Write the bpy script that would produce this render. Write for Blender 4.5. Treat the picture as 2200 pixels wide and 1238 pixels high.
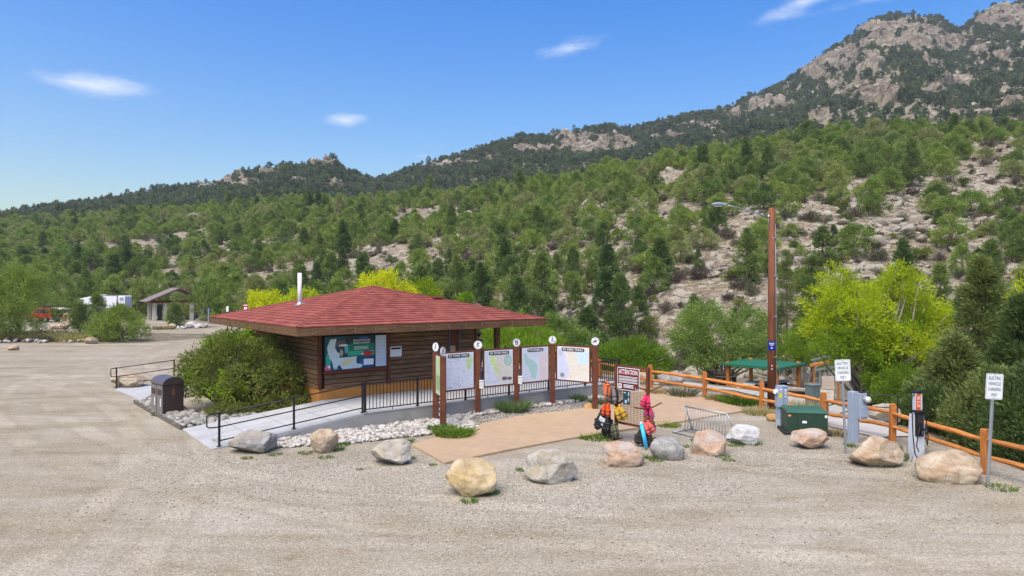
import bpy, math, random
import numpy as np
from mathutils import Vector, Matrix, Euler

R = math.radians
sc = bpy.context.scene
for _o in list(bpy.data.objects):
    bpy.data.objects.remove(_o)

# ------------------------------------------------------------------ camera
EYE = 4.5                 # the picture was taken from a drone hovering about 4.5 m up, held level
FOC = 1467.0              # 24 mm lens on a 36 mm frame that is 2200 units wide
cam = bpy.data.objects.new('camera', bpy.data.cameras.new('camera'))
sc.collection.objects.link(cam)
cam.location = (0, 0, EYE)
cam.rotation_euler = (R(90), 0, 0)
cam.data.lens = 24.0
cam.data.sensor_width = 36.0
cam.data.clip_start = 0.1
cam.data.clip_end = 8000
sc.camera = cam

# ------------------------------------------------------------------ light
SUN_EL, SUN_AZ = 62.0, 212.0          # azimuth clockwise from +Y: behind the camera, to its left
sun = bpy.data.objects.new('sun', bpy.data.lights.new('sun', 'SUN'))
sc.collection.objects.link(sun)
sun.data.energy = 3.5
sun.data.angle = R(60)
sun.data.color = (1.0, 0.925, 0.80)
_d = Vector((math.sin(R(SUN_AZ)) * math.cos(R(SUN_EL)), math.cos(R(SUN_AZ)) * math.cos(R(SUN_EL)), math.sin(R(SUN_EL))))
sun.rotation_euler = _d.to_track_quat('Z', 'Y').to_euler()

wd = bpy.data.worlds.new('World')
sc.world = wd
wd.use_nodes = True
wn, wl = wd.node_tree.nodes, wd.node_tree.links
wn.clear()
w_out = wn.new('ShaderNodeOutputWorld')
w_bg = wn.new('ShaderNodeBackground')
w_sky = wn.new('ShaderNodeTexSky')
w_sky.sky_type = 'NISHITA'
w_sky.sun_disc = False
w_sky.sun_elevation = R(SUN_EL)
w_sky.sun_rotation = R(SUN_AZ)
w_sky.altitude = 0
w_sky.air_density = 1.4
w_sky.dust_density = 2.6
w_sky.ozone_density = 3.0
w_bg.inputs['Strength'].default_value = 0.15

def wmath(op, a, b=None, clamp=False):
    n = wn.new('ShaderNodeMath'); n.operation = op; n.use_clamp = clamp
    for i, x in enumerate((a, b)):
        if x is None: continue
        if isinstance(x, (int, float)): n.inputs[i].default_value = x
        else: wl.new(x, n.inputs[i])
    return n.outputs[0]
def wvec(op, a, b=None):
    n = wn.new('ShaderNodeVectorMath'); n.operation = op
    for i, x in enumerate((a, b)):
        if x is None: continue
        if isinstance(x, tuple): n.inputs[i].default_value = x
        else: wl.new(x, n.inputs[i])
    return n.outputs['Value'] if op == 'LENGTH' else n.outputs[0]
w_tc = wn.new('ShaderNodeTexCoord')
w_nz = wn.new('ShaderNodeTexNoise'); w_nz.inputs['Scale'].default_value = 16.0; w_nz.inputs['Detail'].default_value = 4.0; w_nz.inputs['Roughness'].default_value = 0.66
wl.new(wvec('MULTIPLY', w_tc.outputs['Generated'], (1.0, 1.0, 3.0)), w_nz.inputs['Vector'])
cloud = None                                   # a few small fair-weather clouds, each round its own direction
for cx, cy, rx, ry, tilt, off in ((190, 181, 122, 31, 0.0, 0.05), (1224, 103, 118, 26, 13, 0.2), (738, 258, 66, 19, 3, 0.12), (910, 337, 55, 13, 0.0, 0.5), (35, 297, 60, 14, -3, 0.5), (1722, 6, 120, 30, 18, 0.16), (1930, -10, 240, 22, 2, 0.3)):
    d = Vector(((cx - 1100) / FOC, 1.0, (619 - cy) / FOC)); ln = d.length; d /= ln
    mp = wn.new('ShaderNodeMapping'); mp.vector_type = 'TEXTURE'
    mp.inputs['Location'].default_value = d
    mp.inputs['Rotation'].default_value = (0, -R(tilt), 0)
    mp.inputs['Scale'].default_value = (rx / FOC / ln, 0.6, ry / FOC / ln)
    wl.new(w_tc.outputs['Generated'], mp.inputs[0])
    q = wvec('LENGTH', mp.outputs[0])
    if off: q = wmath('ADD', q, off)
    cloud = q if cloud is None else wmath('MINIMUM', cloud, q)
cloud = wmath('ADD', cloud, wmath('MULTIPLY', w_nz.outputs['Fac'], 1.5))
w_mr = wn.new('ShaderNodeMapRange'); w_mr.interpolation_type = 'SMOOTHSTEP'
wl.new(cloud, w_mr.inputs[0])
for i_, v_ in ((1, 1.72), (2, 0.5), (3, 0.0), (4, 0.85)): w_mr.inputs[i_].default_value = v_
cloud = w_mr.outputs[0]
w_hs = wn.new('ShaderNodeHueSaturation'); w_hs.inputs['Saturation'].default_value = 1.62; w_hs.inputs['Hue'].default_value = 0.517
wl.new(w_sky.outputs[0], w_hs.inputs['Color'])
w_mix = wn.new('ShaderNodeMixRGB')
wl.new(cloud, w_mix.inputs[0])
wl.new(w_hs.outputs[0], w_mix.inputs[1])
w_mix.inputs[2].default_value = (4.6, 4.9, 5.6, 1)
wl.new(w_mix.outputs[0], w_bg.inputs['Color'])
wl.new(w_bg.outputs[0], w_out.inputs['Surface'])

vs = sc.view_settings
vs.view_transform = 'Standard'
vs.look = 'None'
vs.gamma = 1.0
vs.exposure = 0.52
vs.use_curve_mapping = False
sc.cycles.max_bounces = 6
sc.cycles.diffuse_bounces = 3
sc.cycles.transparent_max_bounces = 6
sc.cycles.use_denoising = True

# ------------------------------------------------------------------ helpers
def at(px, py, z=0.0):
    y = (EYE - z) * FOC / (py - 619.0)
    return Vector(((px - 1100.0) / FOC * y, y, z))
def pt(px, y, z=0.0):
    return Vector(((px - 1100.0) / FOC * y, y, z))

def _hash(ix, iy, iz, seed):
    n = (ix.astype(np.int64) * 73856093) ^ (iy.astype(np.int64) * 19349663) ^ (iz.astype(np.int64) * 83492791) ^ (seed * 2654435761)
    n = (n & 0xffffffff).astype(np.uint64)
    n = ((n ^ (n >> np.uint64(15))) * np.uint64(2246822519)) & np.uint64(0xffffffff)
    n = ((n ^ (n >> np.uint64(13))) * np.uint64(3266489917)) & np.uint64(0xffffffff)
    n = n ^ (n >> np.uint64(16))
    return n.astype(np.float64) / 2147483647.5 - 1.0
def vnoise(p, seed=0):
    p = np.asarray(p, float)
    i = np.floor(p); f = p - i
    w = f * f * f * (f * (f * 6 - 15) + 10)
    i = i.astype(np.int64)
    out = 0
    for dx in (0, 1):
        for dy in (0, 1):
            for dz in (0, 1):
                wt = (w[:, 0] if dx else 1 - w[:, 0]) * (w[:, 1] if dy else 1 - w[:, 1]) * (w[:, 2] if dz else 1 - w[:, 2])
                out = out + wt * _hash(i[:, 0] + dx, i[:, 1] + dy, i[:, 2] + dz, seed)
    return out
def fbm(p, octv=4, seed=0, gain=0.5):
    p = np.asarray(p, float); a, s, out = 1.0, 0.0, 0.0
    for k in range(octv):
        out = out + a * vnoise(p * (2.03 ** k) + 17.3 * k, seed + k); s += a; a *= gain
    return out / s
def sstep(a, b, x):
    t = np.clip((x - a) / (b - a), 0, 1)
    return t * t * (3 - 2 * t)

def link(o, parent=None):
    sc.collection.objects.link(o)
    if parent is not None: o.parent = parent
    return o
def np_mesh(name, verts, faces, smooth=False):
    me = bpy.data.meshes.new(name)
    verts = np.asarray(verts, np.float32); faces = np.asarray(faces, np.int32)
    n, k = faces.shape
    me.vertices.add(len(verts)); me.vertices.foreach_set('co', verts.ravel())
    me.loops.add(n * k); me.loops.foreach_set('vertex_index', faces.ravel())
    me.polygons.add(n)
    me.polygons.foreach_set('loop_start', np.arange(n, dtype=np.int32) * k)
    if smooth: me.polygons.foreach_set('use_smooth', np.ones(n, bool))
    me.update(calc_edges=True)
    return me
def tag(o, label=None, cat=None, group=None, kind=None):
    if label: o['label'] = label
    if cat: o['category'] = cat
    if group: o['group'] = group
    if kind: o['kind'] = kind
    return o
def thing(name, label, cat, loc=(0, 0, 0), rz=0.0, group=None):
    o = bpy.data.objects.new(name, None); link(o)
    o.empty_display_size = 0.1
    o.location = loc; o.rotation_euler = (0, 0, rz)
    return tag(o, label, cat, group)
def copy_tree(o, parent=None):
    c = o.copy(); link(c); c.parent = parent
    for ch in o.children: copy_tree(ch, c)
    return c

class MB:
    """Collects simple shapes into one mesh."""
    def __init__(s): s.v, s.f, s.mi = [], [], []
    def add(s, vs_, fs_, m=0):
        b = len(s.v); s.v += [tuple(x) for x in vs_]
        for f in fs_: s.f.append([b + i for i in f]); s.mi.append(m)
        return s
    def box(s, c, d, rz=0.0, m=0, M=None):
        x, y, z = d[0] / 2, d[1] / 2, d[2] / 2
        vv = [Vector((i * x, j * y, k * z)) for k in (-1, 1) for j in (-1, 1) for i in (-1, 1)]
        if rz: vv = [Matrix.Rotation(rz, 3, 'Z') @ q for q in vv]
        if M is not None: vv = [M @ q for q in vv]
        c = Vector(c)
        return s.add([q + c for q in vv], [(0, 2, 3, 1), (4, 5, 7, 6), (0, 1, 5, 4), (2, 6, 7, 3), (0, 4, 6, 2), (1, 3, 7, 5)], m)
    def beam(s, p0, p1, w, h, m=0):
        p0, p1 = Vector(p0), Vector(p1); d = p1 - p0
        side = d.cross(Vector((0, 0, 1)))
        if side.length < 1e-5: side = Vector((1, 0, 0))
        side.normalize(); up = side.cross(d).normalized()
        a = [p + side * (i * w / 2) + up * (j * h / 2) for p in (p0, p1) for (i, j) in ((-1, -1), (1, -1), (1, 1), (-1, 1))]
        return s.add(a, [(3, 2, 1, 0), (4, 5, 6, 7), (0, 1, 5, 4), (1, 2, 6, 5), (2, 3, 7, 6), (3, 0, 4, 7)], m)
    def tube(s, pts, r, n=8, m=0):
        pts = [Vector(p) for p in pts]; rs = r if isinstance(r, (list, tuple)) else [r] * len(pts)
        rings = []
        up = None
        for i, p in enumerate(pts):
            d = (pts[min(i + 1, len(pts) - 1)] - pts[max(i - 1, 0)]).normalized()
            if up is None:
                up = Vector((0, 0, 1)) if abs(d.z) < 0.9 else Vector((1, 0, 0))
            a = d.cross(up)
            if a.length < 1e-4: a = d.orthogonal()
            a.normalize(); b = a.cross(d); up = b
            rings.append([p + (a * math.cos(2 * math.pi * k / n) + b * math.sin(2 * math.pi * k / n)) * rs[i] for k in range(n)])
        vv = [q for r_ in rings for q in r_]; ff = []
        for i in range(len(pts) - 1):
            for k in range(n):
                ff.append((i * n + k, i * n + (k + 1) % n, (i + 1) * n + (k + 1) % n, (i + 1) * n + k))
        ff.append(tuple(range(n))[::-1]); ff.append(tuple((len(pts) - 1) * n + k for k in range(n)))
        return s.add(vv, ff, m)
    def cyl(s, p0, p1, r, n=12, m=0): return s.tube([p0, p1], r, n, m)
    def prism(s, poly, o, ax, ay, th, m=0):
        """2-D outline in the plane (ax, ay) at o, with depth th along ax x ay."""
        o, ax, ay = Vector(o), Vector(ax), Vector(ay); n = ax.cross(ay).normalized()
        k = len(poly)
        a = [o + ax * x + ay * y for x, y in poly]; b = [q - n * th for q in a]
        ff = [tuple(range(k)), tuple(range(2 * k - 1, k - 1, -1))] + [(i, i + k, (i + 1) % k + k, (i + 1) % k) for i in range(k)]
        return s.add(a + b, ff, m)
    def flat(s, poly, y=0.0, m=0):
        """flat outline in the local x-z plane, facing -y."""
        return s.add([(x, y, z) for x, z in poly], [tuple(range(len(poly)))], m)
    def stroke(s, pts, w, y=0.0, m=0):
        for (x0, z0), (x1, z1) in zip(pts, pts[1:]):
            dx, dz = x1 - x0, z1 - z0; l = math.hypot(dx, dz) or 1; nx, nz = -dz / l * w / 2, dx / l * w / 2
            s.flat([(x0 - nx, z0 - nz), (x1 - nx, z1 - nz), (x1 + nx, z1 + nz), (x0 + nx, z0 + nz)], y, m)
        return s
    def rect(s, x0, z0, x1, z1, y=0.0, m=0): return s.flat([(x0, z0), (x1, z0), (x1, z1), (x0, z1)], y, m)
    def mesh(s, name, mats, smooth=False):
        me = bpy.data.meshes.new(name)
        me.from_pydata([tuple(q) for q in s.v], [], s.f)
        for mm in (mats if isinstance(mats, (list, tuple)) else [mats]): me.materials.append(mm)
        if any(s.mi): me.polygons.foreach_set('material_index', s.mi)
        if smooth: me.polygons.foreach_set('use_smooth', [True] * len(me.polygons))
        me.update()
        return me
    def build(s, name, mats, parent=None, smooth=False, bevel=0.0, seg=2, loc=None, rz=0.0):
        o = bpy.data.objects.new(name, s.mesh(name, mats, smooth)); link(o, parent)
        if loc is not None: o.location = loc
        if rz: o.rotation_euler = (0, 0, rz)
        if bevel:
            b = o.modifiers.new('bevel', 'BEVEL'); b.width = bevel; b.segments = seg; b.limit_method = 'ANGLE'
        return o
def obj_from(name, me, parent=None, loc=None, rot=None, scale=None):
    o = bpy.data.objects.new(name, me); link(o, parent)
    if loc is not None: o.location = loc
    if rot is not None: o.rotation_euler = rot
    if scale is not None: o.scale = scale
    return o
def ell(cx, cz, rx, rz, n=16, a0=0.0):
    return [(cx + rx * math.cos(a0 + 2 * math.pi * i / n), cz + rz * math.sin(a0 + 2 * math.pi * i / n)) for i in range(n)]
def rrect(x0, z0, x1, z1, r, n=4):
    out = []
    for cx, cz, a in ((x1 - r, z0 + r, -90), (x1 - r, z1 - r, 0), (x0 + r, z1 - r, 90), (x0 + r, z0 + r, 180)):
        for i in range(n + 1):
            t = R(a + 90 * i / n); out.append((cx + r * math.cos(t), cz + r * math.sin(t)))
    return out
def blob(cx, cz, rx, rz, seed, n=22, j=0.22):
    rg = random.Random(seed); out = []
    for i in range(n):
        a = 2 * math.pi * i / n; k = 1 + rg.uniform(-j, j)
        out.append((cx + rx * k * math.cos(a), cz + rz * k * math.sin(a)))
    return out
_txt = {}
def lettering(text, size, mat_, parent, loc, width=None, align='CENTER', rot=(R(90), 0, 0), name='lettering', squeeze=1.0):
    cu = bpy.data.curves.new('lettering', 'FONT'); cu.body = text; cu.size = size; cu.align_x = align; cu.align_y = 'CENTER'; cu.resolution_u = 2
    cu.offset = size * 0.012
    tmp = bpy.data.objects.new('lettering', cu); sc.collection.objects.link(tmp)
    dg = bpy.context.evaluated_depsgraph_get()
    me = bpy.data.meshes.new_from_object(tmp.evaluated_get(dg))
    bpy.data.objects.remove(tmp); bpy.data.curves.remove(cu)
    me.materials.clear(); me.materials.append(mat_)
    o = obj_from(name, me, parent, loc, rot)
    xs = [v.co.x for v in me.vertices]
    w = max(xs) - min(xs)
    o.scale = ((width / w) if width else squeeze, 1, 1)
    return o

# ------------------------------------------------------------------ materials
class NT:
    def __init__(s, m):
        m.use_nodes = True; s.t = m.node_tree; s.n = s.t.nodes; s.l = s.t.links; s.n.clear()
        s.out = s.n.new('ShaderNodeOutputMaterial')
    def new(s, t, **k):
        n = s.n.new(t)
        for a, b in k.items(): setattr(n, a, b)
        return n
    def put(s, sock, v):
        if hasattr(v, 'is_output') or isinstance(v, bpy.types.NodeSocket): s.l.new(v, sock)
        elif isinstance(v, (tuple, list)) and len(v) == 3 and sock.type == 'RGBA': sock.default_value = (*v, 1)
        else: sock.default_value = v
    def noise(s, vec, scale, detail=4.0, rough=0.55, out='Fac', dist=0.0):
        n = s.new('ShaderNodeTexNoise'); s.put(n.inputs['Scale'], scale); s.put(n.inputs['Detail'], detail); s.put(n.inputs['Roughness'], rough); s.put(n.inputs['Distortion'], dist)
        if vec is not None: s.l.new(vec, n.inputs['Vector'])
        return n.outputs[out]
    def voro(s, vec, scale, feature='F1', out='Distance', rnd=1.0):
        n = s.new('ShaderNodeTexVoronoi', feature=feature); s.put(n.inputs['Scale'], scale); s.put(n.inputs['Randomness'], rnd)
        if vec is not None: s.l.new(vec, n.inputs['Vector'])
        return n.outputs[out]
    def mapping(s, vec, scale=(1, 1, 1), loc=(0, 0, 0), rot=(0, 0, 0)):
        n = s.new('ShaderNodeMapping'); s.put(n.inputs['Scale'], scale); s.put(n.inputs['Location'], loc); s.put(n.inputs['Rotation'], rot)
        s.l.new(vec, n.inputs['Vector']); return n.outputs[0]
    def coord(s, which='Object'): return s.new('ShaderNodeTexCoord').outputs[which]
    def math(s, op, a, b=None, c=None, clamp=False):
        n = s.new('ShaderNodeMath', operation=op, use_clamp=clamp)
        for i, x in enumerate((a, b, c)):
            if x is not None: s.put(n.inputs[i], x)
        return n.outputs[0]
    def ramp(s, fac, stops, interp='LINEAR'):
        n = s.new('ShaderNodeValToRGB'); n.color_ramp.interpolation = interp
        e = n.color_ramp.elements
        while len(e) < len(stops): e.new(0.5)
        for i, (p, c) in enumerate(stops):
            e[i].position = p; e[i].color = (*c, 1) if len(c) == 3 else c
        s.put(n.inputs[0], fac); return n.outputs[0]
    def mix(s, fac, a, b, mode='MIX'):
        n = s.new('ShaderNodeMixRGB', blend_type=mode)
        s.put(n.inputs[0], fac); s.put(n.inputs[1], a); s.put(n.inputs[2], b); return n.outputs[0]
    def attr(s, name, out='Fac'):
        n = s.new('ShaderNodeAttribute', attribute_name=name); return n.outputs[out]
    def bump(s, h, strength=0.3, dist=0.02):
        n = s.new('ShaderNodeBump'); s.put(n.inputs['Strength'], strength); s.put(n.inputs['Distance'], dist); s.l.new(h, n.inputs['Height']); return n.outputs[0]
    def principled(s, col, rough=0.8, normal=None, spec=0.3, metal=0.0, **k):
        n = s.new('ShaderNodeBsdfPrincipled')
        s.put(n.inputs['Base Color'], col); s.put(n.inputs['Roughness'], rough); s.put(n.inputs['Metallic'], metal); s.put(n.inputs['Specular IOR Level'], spec)
        if normal is not None: s.l.new(normal, n.inputs['Normal'])
        for a, b in k.items(): s.put(n.inputs[a.replace('_', ' ')], b)
        s.l.new(n.outputs[0], s.out.inputs['Surface']); return n
_mats = {}
def mat(name):
    m = bpy.data.materials.new(name); _mats[name] = m
    return m, NT(m)
def mat_plain(name, col, rough=0.6, var=0.12, scale=6.0, bump=0.0, metal=0.0, spec=0.35, dirt=None):
    """a painted, plastic or metal surface with slight blotches and wear"""
    m, t = mat(name)
    c = t.coord()
    n1 = t.noise(c, scale, 5.0, 0.6); n2 = t.noise(c, scale * 7.3, 3.0, 0.6)
    f = t.math('ADD', t.math('MULTIPLY', n1, 0.7), t.math('MULTIPLY', n2, 0.3))
    lo = tuple(max(0, x * (1 - var * 2)) for x in col); hi = tuple(min(1, x * (1 + var * 2)) for x in col)
    cc = t.ramp(f, [(0.25, lo), (0.75, hi)])
    if dirt: cc = t.mix(t.math('MULTIPLY', t.ramp(t.noise(c, scale * 0.6, 6.0, 0.7), [(0.5, (0, 0, 0)), (0.75, (1, 1, 1))]), dirt[1]), cc, dirt[0])
    nrm = t.bump(n2, bump, 0.01) if bump else None
    t.principled(cc, t.math('ADD', t.math('MULTIPLY', n1, 0.2), rough - 0.1), nrm, spec, metal)
    return m
def mat_wood(name, col, dark, axis=(1, 8, 8), scale=1.6, rough=0.75, bump=0.35, blot=0.5, pale=None, palef=0.0):
    """stained wood with grain along local x (axis gives the stretch)"""
    m, t = mat(name)
    c = t.coord()
    oi = t.new('ShaderNodeObjectInfo').outputs['Random']
    cv = t.new('ShaderNodeVectorMath', operation='ADD'); t.l.new(c, cv.inputs[0])
    cx = t.new('ShaderNodeCombineXYZ'); t.put(cx.inputs[0], t.math('MULTIPLY', oi, 37.0)); t.put(cx.inputs[1], t.math('MULTIPLY', oi, 11.0)); t.put(cx.inputs[2], t.math('MULTIPLY', oi, 53.0))
    t.l.new(cx.outputs[0], cv.inputs[1])
    mv = t.mapping(cv.outputs[0], tuple(a * scale for a in axis))
    g = t.noise(mv, 3.0, 8.0, 0.65, dist=0.4); b = t.noise(cv.outputs[0], 1.3 * scale, 4.0, 0.6)
    f = t.math('ADD', t.math('MULTIPLY', g, 1 - blot * 0.5), t.math('MULTIPLY', b, blot * 0.5))
    cc = t.ramp(f, [(0.34, dark), (0.62, col)])
    if pale: cc = t.mix(t.math('MULTIPLY', t.ramp(t.noise(mv, 1.7, 6.0, 0.7), [(0.5, (0, 0, 0)), (0.68, (1, 1, 1))]), palef), cc, pale)
    cc = t.mix(1.0, cc, t.ramp(oi, [(0, (0.8, 0.8, 0.8)), (1, (1.15, 1.15, 1.15))]), 'MULTIPLY')
    t.principled(cc, rough, t.bump(g, bump, 0.01), 0.25)
    return m
def mat_rock(name, stops, scale=2.2, speck=(0.2, 0.2, 0.2), bump=0.6, stain=None, lichen=0.0):
    m, t = mat(name)
    c = t.coord()
    n = t.noise(c, scale, 8.0, 0.62, dist=0.3); f = t.noise(c, scale * 16, 4.0, 0.7)
    cc = t.ramp(n, stops)
    cc = t.mix(t.math('MULTIPLY', t.ramp(f, [(0.5, (0, 0, 0)), (0.72, (1, 1, 1))]), 0.5), cc, speck)
    if stain:
        w = t.noise(t.mapping(c, (1, 1, 2.2), (3, 1, 2)), scale * 0.8, 5.0, 0.6)
        cc = t.mix(t.ramp(w, [(0.5, (0, 0, 0)), (0.66, (1, 1, 1))]), cc, stain)
    cr = t.voro(c, scale * 0.9, 'DISTANCE_TO_EDGE'); crn = t.ramp(cr, [(0.0, (0, 0, 0)), (0.025, (1, 1, 1))])
    cc = t.mix(0.22, cc, t.mix(1.0, cc, crn, 'MULTIPLY'))
    h = t.math('ADD', t.math('MULTIPLY', n, 1.0), t.math('ADD', t.math('MULTIPLY', f, 0.22), t.math('MULTIPLY', crn, 0.12)))
    t.principled(cc, 0.88, t.bump(h, bump + .2, 0.045), 0.25)
    return m
def mat_leaf(name, stops, trans=0.35, shade=0.38):
    """leaves: colour runs with the tree, with a little change from spray to spray"""
    m, t = mat(name)
    oi = t.new('ShaderNodeObjectInfo').outputs['Random']
    sh = t.attr('tint')
    f = t.math('ADD', t.math('MULTIPLY', oi, 0.78), t.math('MULTIPLY', sh, 0.22))
    cc = t.ramp(f, stops)
    cc = t.mix(1.0, cc, t.ramp(sh, [(0, (1 - shade,) * 3), (1, (1 + shade,) * 3)]), 'MULTIPLY')
    d = t.new('ShaderNodeBsdfDiffuse'); t.put(d.inputs['Color'], cc)
    tr = t.new('ShaderNodeBsdfTranslucent'); t.put(tr.inputs['Color'], t.mix(1.0, cc, (1.15, 1.2, 0.7), 'MULTIPLY'))
    ms = t.new('ShaderNodeMixShader'); ms.inputs[0].default_value = trans
    t.l.new(d.outputs[0], ms.inputs[1]); t.l.new(tr.outputs[0], ms.inputs[2]); t.l.new(ms.outputs[0], t.out.inputs['Surface'])
    return m
# ------------------------------------------------------------------ palette
M = {}
M['concrete'] = mat_plain('grey_concrete', (0.37, 0.37, 0.365), 0.85, 0.12, 0.9, 0.25, dirt=((0.33, 0.32, 0.30), 0.5))
M['concrete_wall'] = mat_plain('concrete_wall', (0.30, 0.29, 0.27), 0.9, 0.12, 1.8, 0.3, dirt=((0.2, 0.19, 0.17), 0.6))
M['tan_concrete'] = mat_plain('tan_concrete', (0.385, 0.272, 0.165), 0.85, 0.10, 0.5, 0.2, dirt=((0.27, 0.185, 0.12), 0.75))
M['joint'] = mat_plain('joint', (0.16, 0.14, 0.12), 0.9)
M['black_metal'] = mat_plain('black_metal', (0.016, 0.016, 0.018), 0.45, 0.1)
M['rust_steel'] = mat_plain('rust_brown_steel', (0.125, 0.037, 0.016), 0.6, 0.22, 3.0, 0.1, dirt=((0.19, 0.058, 0.022), 0.7))
M['galv'] = mat_plain('galvanised_steel', (0.36, 0.39, 0.41), 0.45, 0.12, 5, 0.0, 0.6)
M['white_paint'] = mat_plain('white_paint', (0.80, 0.80, 0.80), 0.5, 0.03)
M['white_print'] = mat_plain('white_print', (0.78, 0.79, 0.82), 0.45, 0.02)
M['black_print'] = mat_plain('black_print', (0.02, 0.02, 0.022), 0.5)
M['shingle'] = None
M['fascia'] = mat_wood('fascia_wood', (0.19, 0.10, 0.045), (0.075, 0.038, 0.019), (1, 9, 9), 1.0, pale=(0.32, 0.19, 0.09), palef=0.6)
M['plank'] = mat_wood('brown_plank', (0.205, 0.115, 0.058), (0.092, 0.049, 0.026), (1, 9, 9), 0.9, pale=(0.33, 0.205, 0.105), palef=0.6)
M['trim'] = mat_wood('red_brown_trim', (0.15, 0.045, 0.022), (0.075, 0.023, 0.014), (8, 8, 1), 1.2)
M['stucco'] = mat_plain('ochre_stucco', (0.47, 0.20, 0.045), 0.9, 0.12, 2, 0.4)
M['cedar'] = mat_wood('orange_cedar', (0.62, 0.235, 0.055), (0.30, 0.10, 0.022), (1, 7, 7), 1.5, pale=(0.66, 0.36, 0.14), palef=0.5)
M['cedar_post'] = mat_wood('orange_cedar_post', (0.56, 0.20, 0.045), (0.27, 0.09, 0.022), (8, 8, 1), 1.5, pale=(0.62, 0.32, 0.12), palef=0.4)
M['pole'] = mat_wood('pole_wood', (0.185, 0.068, 0.030), (0.075, 0.028, 0.015), (9, 9, 0.6), 1.0, pale=(0.32, 0.13, 0.06), palef=0.45)
M['bark'] = mat_wood('bark', (0.16, 0.12, 0.09), (0.06, 0.045, 0.035), (6, 6, 1), 2.0, bump=0.6)
M['pale_bark'] = mat_wood('pale_bark', (0.36, 0.31, 0.25), (0.17, 0.14, 0.11), (6, 6, 1), 2.0, bump=0.5)
M['cobble'] = None

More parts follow.
